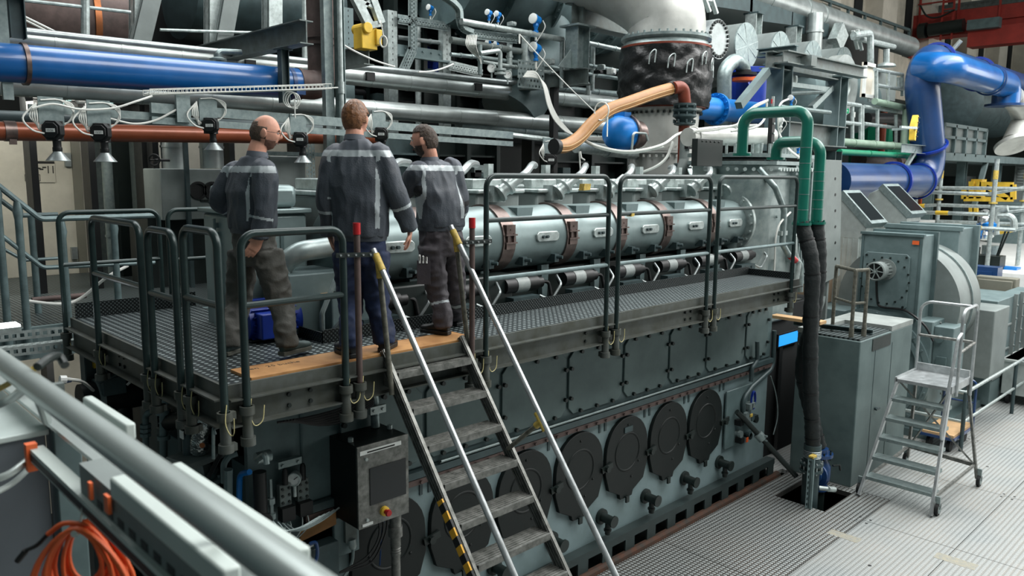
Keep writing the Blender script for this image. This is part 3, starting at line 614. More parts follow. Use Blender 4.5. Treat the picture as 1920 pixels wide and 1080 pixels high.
# --- galvanised carrier and the row of detectors
DY = 8.3
t = thing('detector_rail', 'galvanised steel channel carrying the row of black detectors', 'rail', PY(300, 220, DY))
a, b = PY(53, 203, DY), PY(340, 222, DY); m = MB(); m.bar(a, b, .04, .075); ob('channel', m, 'galv', t)
a, b = PY(282, 202, DY-.05), PY(960, 254, DY-.05); m = MB(); m.bar(a, b, .05, .10); m.bar(a-V((0, 0, .12)), b-V((0, 0, .12)), .05, .07); ob('channel', m, 'galv', t)
c = PY(622, 228, DY); m = MB(); m.bar((c.x, DY-.05, c.z), (c.x, 8.56, c.z), .05, .06); ob('wall_bracket', m, 'galv', t); c = PY(343, 205, DY-.1); m = MB(); m.box(c.x-.07, c.x+.07, c.y-.02, c.y+.02, c.z-.13, c.z+.14); ob('joint_plate', m, 'galv', t)
def detector(px_, py_, txt, label, s=1.0, cone_only=False):
    c = PY(px_, py_, DY-.12); t = thing('gas_detector', label, 'detector', c, None)
    m = MB(); m.obox(c+V((-.02*s, .04, .24*s)), (.14*s, 0, 0), (0, .006, 0), (0, 0, .17*s)); ob('mounting_plate', m, 'galv', t)
    u, v = RGT, UP; k = .115*s; m = MB(); oc = [(-k, -k*.45), (-k*.5, -k), (k*.5, -k), (k, -k*.45), (k, k*.5), (k*.5, k), (-k*.5, k), (-k, k*.5)]
    m.prism(oc, c-FWD*.10*s, u, v, FWD*.10*s); m.prism([(x*.8, y*.8) for x, y in oc], c-FWD*.125*s, u, v, FWD*.03*s); m.box(c.x-.1*s, c.x+.08*s, c.y-.03, c.y+.05, c.z-.12*s, c.z+.12*s); hs = ob('housing', m, 'black', t, bev=.004)
    m = MB(); m.obox(c-FWD*.127*s+RGT*.01*s+UP*.0, RGT*.055*s, UP*.022*s, FWD*.002); lb = ob('tag', m, 'label_white', hs)
    ob('print', text_mb(txt, c-FWD*.1295*s-RGT*.035*s-UP*.013*s, RGT, UP, .036*s), 'ink', lb)
    m = MB(); m.lathe(c+V((0, -.02, -.10*s)), (0, 0, -1), [(0, .05*s), (.02*s, .055*s), (.03*s, .048*s), (.10*s, .048*s), (.105*s, .055*s), (.15*s, .055*s), (.16*s, .05*s)], 18); ob('sensor_head', m, 'black', t)
    m = MB(); m.lathe(c+V((0, -.02, -.25*s)), (0, 0, -1), [(0, .05*s), (.01, .055*s), (.115*s, .14*s), (.12*s, .14*s), (.105*s, .12*s), (.02, .05*s)], 26, False); ob('collecting_cone', m, 'steel', t)
    m = MB()
    for k in range(4): m.tube(curve([c+V((-.14, .02, .24)), c+V((-.2+.02*k, .0, .12)), c+V((-.12, .04, .05-.015*k)), c+V((0, .06, .02+.02*k)), c+V((.12, .04, .08)), c+V((.17, .02, .17+.02*k)), c+V((.06, .03, .28)), c+V((-.1, .02, .27))], 4), .006, 6)
    m.tube(curve([c+V((-.16, .0, .22)), c+V((-.26, -.02, .1)), c+V((-.2, -.04, -.0)), c+V((-.1, -.03, -.03))], 5), .008, 6); ob('cable_coil', m, 'white_cable', t); return t
detector(104, 245, '15/26', 'black detector tagged 15/26 with metal funnel, leftmost under the galvanised rail', .74)
detector(193, 249, '15/27', 'black detector tagged 15/27 with metal funnel, second from left', .74)
detector(397, 236, '15/25', 'black detector tagged 15/25 with funnel, left of the balding man', .68)
detector(565, 262, '15/24', 'detector whose funnel shows between the balding man and the tall man', .7)
detector(716, 252, '15/23', 'detector with white tag seen past the right shoulder of the tall man', .7)
detector(1032, 300, '15/22', 'black detector with pale funnel under the start of the tan hose', .8)
# white wire mesh tray
t = thing('mesh_tray', 'white wire mesh cable tray slanting above the detectors', 'cable tray', PY(450, 172, 8.2)); m = MB()
a, b = PY(281, 177, 8.2), PY(622, 166, 7.8); w_ = V((0, .18, 0)); hh = V((0, 0, .05))
for o_ in (V((0, 0, 0)), w_, hh, w_+hh, w_*.5): m.tube([a+o_, b+o_], .005, 5)
n = 44
for i in range(n+1):
    p = a.lerp(b, i/n); m.tube([p+hh, p, p+w_, p+w_+hh], .004, 4)
ob('wires', m, 'white_cable', t)
m = MB(); 
for i in range(4): m.tube(sag(a+V((0, .03+.04*i, .015)), b+V((.1, .03+.04*i, .02)), .01), .008, 5)
ob('cables', m, 'white_cable', label='grey cables lying in the white wire mesh tray', cat='cable')
m = MB(); p0 = PY(60, 200, 8.15); 
m.tube(curve([PY(60, 203, 8.15), PY(100, 195, 8.15), PY(150, 205, 8.15), PY(210, 203, 8.15), PY(255, 190, 8.15), PY(285, 180, 8.2)], 6), .011, 6); ob('cable', m, 'white_cable', label='white cable looping over the detector rail up to the mesh tray', cat='cable')
m = MB(); m.tube(curve([PY(205, 222, 8.26), PY(250, 232, 8.22), PY(290, 226, 8.22), PY(332, 205, 8.2)], 6), .011, 6); ob('cable', m, 'white_cable', label='white cable sagging right of the second detector', cat='cable')
m = MB(); q = PY(542, 186, 8.0); m.tube([q+RGT*.075*math.cos(k*.3)+UP*.085*math.sin(k*.3)+FWD*.004*k for k in range(60)], .007, 5); m.tube([q+RGT*.06, q+RGT*.06-UP*.2], .007, 5); ob('cable_coil', m, 'white_cable', label='coil of grey cable hanging from the mesh tray above the balding man', cat='cable')
# --- columns and frames on the machine floor behind
def post(name, label, pxx, y, z0, z1, w_, m, kind='box', cat='column', n=1):
    x = PY(pxx, 150, y).x; mb = MB()
    if kind == 'i': mb.ibeam((x, y, z0), (x, y, z1), w_, w_, .012, (1, 0, 0))
    elif kind == 'c': mb.chan((x, y, z0), (x, y, z1), w_, w_*.6, .006, (1, 0, 0)); mb.box(x-w_/2, x+w_/2, y-w_*.1, y, z0, z1)
    else: mb.box(x-w_/2, x+w_/2, y-w_/2, y+w_/2, z0, z1)
    return ob(name, mb, m, label=label, cat=cat)
BZ = -1.2
x = PY(622, 100, 8.6).x; t = thing('steel_column', 'galvanised channel column beside the brown riser, running up out of view', 'column', (x, 8.6, -1.2))
m = MB(); m.chan((x-.04, 8.6, BZ), (x-.04, 8.6, 7.4), .12, .08, .008, (1, 0, 0)); m.chan((x+.1, 8.62, BZ), (x+.1, 8.62, 7.4), .1, .08, .008, (1, 0, 0), -1); ob('profile', m, 'galv', t)
m = MB(); m.tube([(x+.06, 8.5, BZ+4.0), (x+.06, 8.5, 7.4)], .028, 10); m.cyl((x+.06, 8.5, 5.0), (x+.06, 8.5, 5.14), .04); ob('conduit', m, 'galv_light', t)
a, b = PY(575, 60, 8.2), PY(445, 92, 10.5); m = MB(); b = V((a.x, 11.5, a.z-.0)); m.ibeam(a, b, .26, .17, .014); t = thing('cantilever_beam', 'grey I-beam cantilevering toward the viewer above the right end of the blue pipe', 'beam', a); ob('beam', m, 'beam_grey', t)
q = a+V((0, .55, -.13)); m = MB(); m.ibeam(q-V((0, 0, .62)), q, .1, .1, .01, (1, 0, 0)); m.box(q.x-.08, q.x+.08, q.y-.08, q.y+.08, q.z-.015, q.z); ob('hanger', m, 'teal_dark', t)
# pale A-frame legs and the dark vessel behind
for i, (x0, y0, x1, y1, wp, lb) in enumerate(((262, 0, 262, 92, 34, 'pale vertical steel leg of the tank frame, leftmost near the brown glow'), (285, 0, 258, 92, 36, 'slanting pale steel leg crossing the leftmost tank leg'), (400, 0, 400, 92, 30, 'pale vertical steel leg left of the cantilever beam'), (432, 0, 412, 95, 34, 'slanting pale steel leg with a grey face left of the cantilever beam'), (510, -10, 510, 62, 32, 'pale vertical steel leg behind the cantilever beam'))):
    a, b = PY(x0, y0-20, 11.2-.1*(i % 2)), PY(x1, y1, 11.2-.1*(i % 2)); m = MB(); wv = prad(a, wp)*.9; m.ibeam(b, a, wv, wv*.9, .02, (0, 1, 0)); m.bar(b, a, wv*.9, wv*.5, (0, 1, 0)); ob('slanted_column' if x0 != x1 else 'pale_column', m, 'smoke_grey' if i % 2 else 'galv_light', label=lb, cat='column')
t = thing('storage_tank', 'large dark horizontal tank with a copper sheen at the top left', 'tank', PY(100, 20, 12.2)); a = PY(-60, 22, 12.3); b = PY(245, 30, 12.3); m = MB(); m.lathe((a.x, 12.3, a.z), (1, 0, 0), [(-.2, .2), (0, .6), (.2, .72), (b.x-a.x, .72)], 36); ob('shell', m, 'rust_brown', t)
m = MB(); m.lathe((b.x-.7, 12.3, a.z), (1, 0, 0), [(0, .72), (0, .75), (.08, .75), (.08, .72)], 36, False); ob('sheen_hoop', m, 'copper', t)  # copper band and brown shell put the warm reflections into the colour
t = thing('storage_tank', 'dark teal horizontal vessel behind the pale tank legs at top', 'tank', PY(450, 0, 12.4)); a = PY(330, -5, 12.4); b = PY(610, 25, 12.4); m = MB(); m.lathe((a.x, 12.4, a.z+.1), (1, 0, 0), [(-.1, .3), (.05, .7), (b.x-a.x, .7)], 36); ob('shell', m, 'teal_dark', t)
m = MB(); a, b = PY(40, 0, 10.8), PY(245, 23, 10.8); m.tube([a, b], .022, 8); a, b = PY(160, -20, 10.8), PY(160, 84, 10.8); m.tube([a, b], .05, 10); a, b = PY(300, 56, 10.9), PY(500, 62, 10.9); m.tube([a, b], .02, 8); a, b = PY(572, -20, 10.9), PY(572, 122, 10.9); m.tube([a, b], .045, 10); t = thing('upper_railing', 'thin pale railing in front of the dark tanks at the upper left', 'railing', PY(160, 84, 10.8)); ob('rails', m, 'galv_light', t)
m = MB(); m.tube([PY(40, 28, 10.4), PY(150, 82, 10.4)], .012, 6); m.tube([PY(36, 32, 10.4), PY(132, 80, 10.4)], .012, 6); ob('cable', m, 'white_cable', label='pair of white cables slanting down from the top left beam', cat='cable')
# yellow trolley hanging from the lattice arm
a = PY(685, 70, 9.0); t = thing('hoist_trolley', 'yellow hoist trolley hanging below the slanted steel lattice arm', 'hoist', a)
m = MB(); m.box(a.x-.12, a.x+.12, 8.9, 9.1, a.z-.16, a.z+.12); m.box(a.x+.08, a.x+.17, 8.86, 9.14, a.z-.1, a.z+.1); m.cyl((a.x-.05, 8.85, a.z+.1), (a.x-.05, 9.15, a.z+.1), .07); ob('body', m, 'yellow', t, bev=.01)
t = thing('lattice_arm', 'slanted galvanised lattice arm above the yellow hoist trolley', 'beam', PY(690, 40, 9)); m = MB()
p, q = PY(655, -25, 8.9), PY(692, 48, 8.9); m.bar(p, q, .12, .08, (0, 1, 0)); p2, q2 = PY(690, -25, 8.9), PY(714, 44, 8.9); m.bar(p2, q2, .1, .08, (0, 1, 0)); m.bar(p.lerp(q, .6), p2.lerp(q2, .3), .05, .04); m.bar(p.lerp(q, .3), p2.lerp(q2, .6), .05, .04); m.bar(q, q2, .06, .08); ob('frame', m, 'galv_light', t)
m = MB(); q = PY(719, 78, 8.8); m.tube([q+RGT*.045*math.cos(k*.35)+UP*.07*math.sin(k*.35) for k in range(40)], .012, 6); m.tube(curve([q+UP*.07, q+UP*.25-RGT*.03, PY(712, 44, 8.8)], 6), .008, 5); ob('rope_coil', m, 'white_cable', label='coiled white rope hanging below the lattice arm', cat='rope')
# I-beam stub, punched uprights, channels
a = PY(668, 108, 9.3); m = MB(); m.ibeam((a.x, 9.0, a.z), (a.x, 10.4, a.z), .24, .16, .014); ob('beam_stub', m, 'beam_grey', label='dark I-beam stub end above the silver pipe below the yellow trolley', cat='beam')
def chan_post(pxx, y, py0, py1, w_, m, lab, cat='column', slots=True):
    a, b = PY(pxx, py1, y), PY(pxx, py0, y); b.x = a.x; a0 = V((a.x, a.y, -1.2)); mb = MB(); mb.chan(a0, b, w_, w_*.7, .008, (1, 0, 0)); t = thing('channel_post', lab, cat, a); ob('profile', mb, m, t)
    if slots:
        s = MB()
        for k in range(12): p = a.lerp(b, (k+.5)/12); s.box(p.x-.006, p.x+.006, y-.006-w_*0, y-.004, p.z-.015, p.z+.015)
        ob('slots', s, 'black', t)
    return t
chan_post(737, 10.6, 20, 150, .18, 'galv_light', 'pale channel post left of the punched steel upright')
chan_post(838, 10.6, 52, 160, .17, 'galv_light', 'pale channel post right of the punched steel upright')
chan_post(655, 10.7, 15, 140, .18, 'teal_grey', 'grey channel post with bolts behind the yellow trolley')
def punched(pts, w_, y, lab, m='galv', cell=.06, rows=3):
    t = thing('punched_channel', lab, 'cable tray', PY(*pts[0], y))
    for i in range(len(pts)-1):
        a, b = PY(*pts[i], y), PY(*pts[i+1], y); d = b-a; s = V((0, 1, 0)).cross(d).normalized(); mb = MB(); mb.perf(a-s*w_/2, d, s, d.length, w_, cell, rows, .006); mb.bar(a-s*w_/2+V((0, .03, 0)), b-s*w_/2+V((0, .03, 0)), .006, .06, s); mb.bar(a+s*w_/2+V((0, .03, 0)), b+s*w_/2+V((0, .03, 0)), .006, .06, s); ob('section', mb, m, t)
punched([(776, -15), (776, 93), (757, 135)], .12, 10.5, 'punched galvanised upright bending left at its foot, above the silver pipe')
punched([(748, 35), (844, 50)], .09, 10.5, 'short punched crossbar between the two pale channel posts')
punched([(845, 122), (905, 136)], .1, 10.45, 'white punched tray at the right post foot carrying cables', 'galv_light')
punched([(880, 62), (972, 73)], .08, 9.1, 'punched tray running right from the curved channel to the blue sensors')
t = thing('curved_channel', 'S-curved galvanised cable channel at the top, beside the large round flange', 'cable tray', PY(860, 40, 9.1)); m = MB(); P = curve([PY(828, -8, 9.1), PY(846, 4, 9.1), PY(858, 18, 9.1), PY(860, 36, 9.1), PY(866, 52, 9.1), PY(882, 60, 9.1)], 6)
for i in range(len(P)-1): m.bar(P[i], P[i+1], .012, .11, V((0, 0, 1)).cross(V((0, 1, 0))) if abs((P[i+1]-P[i]).normalized().z) > .7 else (0, 0, 1)); m.bar(P[i]+V((0, -.03, .0)), P[i+1]+V((0, -.03, 0)), .06, .1, (0, 1, 0))
ob('channel', m, 'galv', t)
m = MB(); a, b = PY(742, 92, 10.65), PY(838, 106, 10.65); m.bar(a, b, .03, .16); m.bar(a+V((0, -.05, -.1)), b+V((0, -.05, -.1)), .1, .03); m.bolts([a.lerp(b, k/6)+V((0, -.03, .02)) for k in range(1, 6)], (0, -1, 0), .02, .015); ob('cross_beam', m, 'teal_grey', label='bolted grey cross beam between the pale channel posts', cat='beam')
# the crowd of instrument lines on the machine floor: each run a thing of its own
runs = [((865, 40), (1055, 74), 9.0, .045, 'galv_light', 'pale handrail pipe in front of the blue sensors'), ((845, 75), (985, 98), 9.2, .05, 'beam_grey', 'dull flat rail under the punched tray'), ((845, 102), (905, 108), 9.1, .03, 'galv', 'short grey tube right of the right channel post'),
        ((905, 108), (1062, 130), 9.25, .032, 'galv', 'grey tube below the blue sensors'), ((905, 116), (1090, 145), 9.15, .028, 'galv_light', 'pale thin tube lowest below the blue sensors'), ((985, 122), (1180, 150), 9.5, .035, 'galv', 'grey tube passing behind the portal post toward the wrapped stack'),
        ((1090, 78), (1185, 98), 9.4, .04, 'galv_light', 'pale handrail tube between portal post and wrapped stack'), ((1080, 118), (1180, 136), 9.3, .03, 'galv', 'thin tube right of the portal post under the valves'), ((745, 70), (838, 82), 10.7, .035, 'steel', 'thin steel tube between the pale channel posts'), ((1000, 160), (1178, 178), 9.6, .05, 'galv', 'grey tube along the top of the lagged pipe near the portal')]
for a, b, y, r, m_, lb in runs: pipe('instrument_line', lb, PY(*a, y), PY(*b, y), 1, m_, (.3, .65), r=r, bh=.008)
for px_, p0, p1, y, r, lb in ((955, 62, 150, 9.2, .045, 'white upright tube left of the big blue sensors'), (985, 62, 165, 9.15, .07, 'pale square upright below the rope knot'), (1053, 74, 165, 9.0, .04, 'upright handrail leg left of the portal post'), (1062, 76, 165, 9.05, .04, 'second upright handrail leg close to the portal post'), (1110, 84, 170, 9.5, .045, 'upright pipe right of the portal post'), (1168, 92, 150, 9.3, .05, 'upright rail leg beside the wrapped stack'), (900, 84, 140, 9.1, .035, 'short upright strut in front of the instrument tubes'), (790, 45, 860, 10.9, .05, 'upright behind the punched upright')):
    a, b = PY(px_, p1, y), PY(px_, p0, y); b.x = a.x; pipe('upright_tube', lb, a, b, 1, 'galv_light' if r > .036 else 'galv', (.5,), r=r, cat='tube')
# sensors
def sensor(px_, py_, y, s, label, col='blue_bright', ang=0):
    c = PY(px_, py_, y); t = thing('pressure_sensor', label, 'sensor', c); ax = (-FWD*.75-RGT*.6+UP*.1).normalized()
    m = MB(); m.lathe(c-ax*.5*s, ax, [(0, .3*s), (.1*s, .42*s), (.7*s, .45*s), (.75*s, .5*s), (.95*s, .5*s)], 20); m.lathe(c-UP*.3*s, -UP, [(0, .25*s), (.3*s, .3*s), (.4*s, .22*s), (.7*s, .16*s), (.75*s, .26*s), (.95*s, .26*s)], 14); ob('housing', m, col, t)
    m = MB(); m.lathe(c+ax*.45*s, ax, [(0, .5*s), (.12*s, .5*s), (.16*s, .4*s), (.17*s, 0.01)], 20); ob('display', m, 'label_white', t)
    m = MB(); m.cyl(c-UP*1.2*s, c-UP*2.0*s, .12*s); m.tube(curve([c-ax*.3*s+RGT*.5*s, c+RGT*.9*s-UP*.7*s, c+RGT*.4*s-UP*1.6*s, c-UP*2.2*s], 5), .06*s, 5); ob('stem', m, 'white_cable', t)
sensor(1005, 37, 9.0, .16, 'large blue pressure sensor with pale dial, upper of two left of the portal'); sensor(1005, 90, 9.0, .16, 'large blue pressure sensor with pale dial, lower of two left of the portal')
sensor(917, 24, 9.0, .09, 'small blue and white sensor, left of the upper pair above the handrail pipe'); sensor(934, 27, 9.0, .09, 'small blue and white sensor, right of the upper pair above the handrail pipe')
sensor(916, 80, 9.2, .075, 'tiny sensor, left of the pair under the punched tray'); sensor(931, 83, 9.2, .075, 'tiny sensor, right of the pair under the punched tray')
sensor(807, 15, 10.7, .10, 'shaded sensor between the punched upright and the right channel post'); sensor(843, 22, 10.5, .10, 'sensor beside the top of the S-curved channel')
# gauges, small valves, junction boxes
def gauge(px_, py_, y, r, label):
    c = PY(px_, py_, y); t = thing('pressure_gauge', label, 'gauge', c); ax = -FWD
    m = MB(); m.lathe(c, ax, [(-.04, r*.9), (0, r), (.02, r), (.022, r*.88), (.012, r*.88)], 22, False); m.cyl(c+UP*0-ax*.03, c-ax*.05, r*.9); m.cyl(c-UP*r, c-UP*(r+.08), .014); ob('case', m, 'galv_light', t); ob('dial', MB().cyl(c+ax*.008, c+ax*.012, r*.88, n=22), 'label_white', t); ob('needle', MB().bar(c+ax*.014, c+ax*.014+RGT*r*.5+UP*r*.4, .006, .004), 'ink', t)
gauge(922, 128, 9.0, .07, 'round grey gauge left of two on the tube cluster'); gauge(952, 140, 9.0, .065, 'round grey gauge right of two on the tube cluster')
bx = [((960, 45), .09, .06, 'galv_light', 'small pale junction box above the handrail pipe'), ((1032, 116), .1, .1, 'galv_light', 'pale connector block between the handrail legs'), ((1128, 126), .08, .09, 'galv_light', 'small pale valve actuator left of two near the wrapped stack'), ((1147, 134), .12, .1, 'label_white', 'white valve actuator right of two near the wrapped stack'), ((1040, 72), .03, .05, 'red', 'small red signal light behind the blue sensors'), ((1122, 135), .1, .06, 'black', 'black valve body on the tubes near the wrapped stack')]
for (px_, py_), w_, h_, m_, lb in bx:
    c = PY(px_, py_, 9.1); m = MB(); m.box(c.x-w_/2, c.x+w_/2, 9.05, 9.17, c.z-h_/2, c.z+h_/2); m.box(c.x-w_*.35, c.x+w_*.35, 9.03, 9.05, c.z-h_*.35, c.z+h_*.35); ob('junction_box', m, m_, label=lb, cat='box', bev=.006)
m = MB(); m.tube([PY(900, 100, 8.9), PY(935, 95, 8.9), PY(938, 100, 8.9), PY(938, 135, 8.9)], .035, 10, .08); m.lathe(PY(938, 140, 8.9), (0, 0, 1), [(0, .09), (.03, .09), (.03, .05), (.06, .05), (.06, .09), (.09, .09)], 16); ob('elbow_pipe', m, 'galv_light', label='pale elbow pipe with flange in front of the tube cluster', cat='pipe')
m = MB(); m.tube([PY(1070, 147, 8.9), PY(1096, 150, 8.9), PY(1103, 158, 8.9), PY(1103, 174, 8.9)], .035, 10, .12); m.cyl(PY(1103, 170, 8.9), PY(1103, 178, 8.9), .05); ob('elbow_pipe', m, 'galv_light', label='small pale pipe bending down right of the portal foot', cat='pipe')
# portal frame of I-beams
t = thing('steel_portal', 'grey I-beam portal with cantilever foot left of the wrapped exhaust stack', 'frame', PY(1080, 130, 8.6)); a = PY(1082, 130, 8.7); b = PY(1082, 52, 8.7); b.x = a.x
m = MB(); m.ibeam(a, b, .3, .26, .02, (1, 0, 0)); m.prism([(0, 0), (-.3, 0), (0, .3)], a+V((-.15, 0, 0)), (1, 0, 0), (0, 0, 1), (0, .02, 0)); m.box(a.x-.22, a.x+.22, 8.5, 8.9, b.z, b.z+.03); ob('post', m, 'galv', t)
m = MB(); m.ibeam(b+V((-.15, 0, .2)), b+V((2.4, 0, .2)), .36, .3, .02); m.box(b.x-.02, b.x+.02, 8.58, 8.82, b.z+.04, b.z+.36); ob('top_beam', m, 'beam_grey', t)
m = MB(); m.ibeam(a+V((0.05, -.2, -.12)), a+V((.05, 2.6, -.12)), .26, .2, .018); ob('foot_beam', m, 'beam_grey', t)
m = MB(); m.box(a.x-.0, a.x+.12, 9.2, 9.3, -1.2, a.z-.25); ob('leg', m, 'black', t)
# white rope and cable bundles
m = MB(); m.tube(sag(PY(974, 64, 8.7), PY(1122, 216, 7.9), .03), .009, 6); m.tube([PY(974, 64, 8.7), PY(974, 82, 8.7)], .014, 6); ob('rope', m, 'white_cable', label='white rope stretched down from the handrail to the tan hose', cat='rope')
m = MB()
for k in range(6): m.tube(curve([PY(988-1.5*k, 134+2*k, 8.9), PY(1005, 136+2*k, 8.8), PY(1018+k, 160, 8.7), PY(1028+1.5*k, 200, 8.6), PY(1045+2*k, 232, 8.5), PY(1078+2*k, 254+k, 8.4), PY(1150, 258+k, 8.3)], 6), .012, 6)
ob('cable_bundle', m, 'white_cable', label='bundle of white cables pouring down from the punched plate to the tan hose', cat='cable')
a = PY(1000, 140, 9); m = MB(); m.perf(a-V((.35, 0, .22)), (1, 0, 0), (0, 0, 1), .6, .42, .075, 5, .006); ob('punched_plate', m, 'galv', label='punched galvanised plate the white cable bundle passes through', cat='plate')
m = MB()
for k in range(7): m.tube(curve([PY(876+3*k, 66, 9.05), PY(874+3*k, 84, 9.0-.02*k), PY(886+2*k, 100+k, 9.0), PY(902, 108+k*2, 9.0)], 5), .009, 5)
ob('cable_bundle', m, 'white_cable', label='loops of white cable hanging under the punched tray', cat='cable')
m = MB(); m.tube(sag(PY(640, 82, 8.8), PY(740, 125, 8.8), .03), .012, 6); m.tube(sag(PY(785, 135, 8.8), PY(850, 120, 8.8), .03), .012, 6); ob('cable', m, 'white_cable', label='white cable draped from the left over the silver pipe to the right post', cat='cable')
m = MB(); m.tube(curve([PY(930, 250, 8.28), PY(1030, 262, 8.3)], 2), .04, 8); ob('square_tube', m, 'galv_light', label='pale square arm carrying the detector under the tan hose', cat='bracket')
# blue round casing and dark mass behind the frames
c = PY(790, 122, 11.6); m = MB(); m.lathe(c, (-.75, -.6, 0), [(0, .34), (.2, .34), (.2, .26), (.15, .25)], 28); ob('fan_casing', m, 'blue_royal', label='blue round fan casing deep behind the pale channel posts', cat='fan')
# big flanged air duct along the top
t = thing('air_duct', 'big dark grey air duct with bolted flanges along the top centre', 'duct', PY(1020, 0, 10.5)); a = PY(880, -38, 10.6); b = PY(1190, 5, 10.6); R_ = .95
ob('shell', MB().cyl((a.x-.6, 10.6, a.z+.12), (b.x+.2, 10.6, a.z+.12), R_, n=48), 'teal_mid', t)
for q in (925, 1012, 1095, 1130):
    x = PY(q, 20, 10.2).x; m = MB(); m.lathe((x, 10.6, a.z+.12), (1, 0, 0), [(0, R_), (0, R_+.13), (.05, R_+.13), (.05, R_)], 48, False); m.ring_bolts((x, 10.6, a.z+.12), (-1, 0, 0), R_+.07, 44, .03, .02); ob('flange', m, 'teal_mid', t)
m = MB(); m.tube([(PY(1000, 40, 10.4).x, 10.4, a.z-.3), (PY(1000, 40, 10.4).x+.4, 10.4, a.z-1.0), (PY(1000, 40, 10.4).x-.6, 10.4, a.z-2.2)], .55, 28, .6); ob('branch', m, 'teal_mid', t)
# equipment racks far behind (dark background of the machine floor)
def rack(px0, px1, y, z0, z1, m_, label, seed):
    zf = -1.2 if z0 < 4.95 else z0-1.0
    rnd = random.Random(seed); x0, x1 = PY(px0, 250, y).x, PY(px1, 250, y).x; t = thing('equipment_rack', label, 'rack', ((x0+x1)/2, y, z0))
    m = MB(); m.box(x0, x1, y+.3, y+.36, z0, z1)
    for x in (x0, (x0+x1)/2, x1): m.box(x-.04, x+.04, y, y+.3, zf, z1)
    for k in range(4): z = z0+(z1-z0)*(k+.5)/4; m.box(x0, x1, y+.05, y+.3, z-.03, z)
    ob('frame', m, m_, t)
    for k in range(8):
        x, z = rnd.uniform(x0+.1, x1-.3), rnd.uniform(z0+.2, z1-.3); b = MB(); w_ = rnd.uniform(.12, .4)
        if k % 2: b.box(x, x+w_, y-.05, y+.2, z, z+rnd.uniform(.1, .35))
        else: b.lathe((x, y+.05, z), (1, 0, 0), [(0, .06), (.02, .09), (w_, .09), (w_+.03, .06)], 14)
        ob('unit' if k % 2 else 'cylinder', b, rnd.choice(['teal_dark', 'black', 'teal_mid', 'galv', 'rust_brown']), t)
rack(745, 850, 11.2, 5.3, 8.5, 'teal_black', 'dark equipment rack behind the punched upright at the top', 1)
rack(860, 1000, 11.6, 4.9, 6.6, 'teal_black', 'dark equipment rack behind the instrument tubes under the air duct', 2)
rack(1040, 1180, 11.4, 4.9, 7.4, 'teal_black', 'dark equipment rack between portal post and wrapped stack', 3)
rack(640, 740, 12.4, 5.0, 8.0, 'teal_black', 'dark equipment rack behind the yellow trolley', 4)
rack(640, 800, 9.8, 2.6, 4.6, 'teal_dark', 'grey control rack with modules between the tall man and the bearded man', 5)
rack(820, 935, 10.0, 2.6, 4.6, 'teal_black', 'dark rack behind the bearded man, right of him', 6)
rack(1040, 1180, 9.6, 2.8, 4.5, 'teal_black', 'dark rack of pipes and valves below the tan hose', 7)
rack(60, 270, 11.2, 4.75, 5.3, 'black', 'dark cable rack above the brown pipe behind the detectors', 8)
rack(290, 560, 11.0, 4.75, 5.3, 'black', 'dark cable rack behind the galvanised detector rail', 9)
# ================================================================ left: raised walkway, stairs, columns and tanks before the pale wall
WZ = 2.5
t = thing('raised_walkway', 'raised grating walkway with grey side beam before the pale door', 'walkway', (3, 10.5, WZ-.3))
m = MB(); m.box(-.5, 4.6, 8.62, 13.1, WZ-.05, WZ); ob('grating', m, 'grating_dark', t)
m = MB(); m.box(1.2, 4.6, 8.56, 8.62, WZ-.26, WZ+.05); m.prism([(0, 0), (-.75, .35), (-.75, .05), (0, -.28)], (1.45, 8.56, WZ+.05), (1, 0, 0), (0, 0, 1), (0, .06, 0)); ob('side_beam', m, 'teal_grey', t)
bx = MB()
for q in (1.86, 2.17, 2.62): bx.box(q-.09, q+.09, 8.55, 8.56, WZ-.2, WZ+.03); bx.bolts([(q+dx, 8.55, WZ+dz) for dx in (-.07, .07) for dz in (-.16, 0)], (0, -1, 0), .018, .02)
ob('bolted_plates', bx, 'teal_mid', t)
m = MB()
for q in (1.5, 3.4): m.ibeam((q, 8.8, -1.2), (q, 8.8, WZ-.26), .16, .16, .012, (1, 0, 0))
m.ibeam((1.5, 12.5, -1.2), (1.5, 12.5, WZ-.05), .16, .16, .012, (1, 0, 0)); ob('support', m, 'teal_dark', t)
t = thing('walkway_railing', 'grey green stair and walkway railing at the left edge', 'railing', (2.2, 8.5, WZ))
m = MB(); a = PY(-60, 303, 8.5); b = PY(76, 411, 8.5); c = PY(290, 404, 8.5); m.tube([a, b, c], .028, 10, .1); ob('handrail', m, 'rail_grey', t)
m = MB(); a = PY(-60, 392, 8.5); b = PY(80, 502, 8.5); c = PY(290, 492, 8.5); m.tube([a, b, c], .022, 10, .1); ob('middle_rail', m, 'rail_grey', t)
for q, py_ in ((32, 378), (115, 415), (-8, 345), (212, 410)):
    a = PY(q, py_, 8.5); m = MB(); m.lathe((a.x, 8.5, WZ-.22), (0, 0, 1), [(0, .034), (a.z-WZ+.05, .034), (a.z-WZ+.12, .045), (a.z-WZ+.22, .03)], 12); ob('post', m, 'rail_grey', t)
t = thing('walkway_railing', 'second railing on the far side of the stairs behind the left one', 'railing', (2.2, 9.6, WZ)); m = MB(); m.tube([PY(-60, 330, 9.7), PY(40, 404, 9.7), PY(108, 402, 9.7)], .026, 10, .08); m.tube([PY(-60, 430, 9.7), PY(45, 488, 9.7), PY(112, 484, 9.7)], .018, 8, .08); ob('rails', m, 'rail_grey', t)
for q in (58,): a = PY(q, 405, 9.7); ob('post', MB().cyl((a.x, 9.7, WZ), (a.x, 9.7, a.z), .035, n=12), 'rail_grey', t)
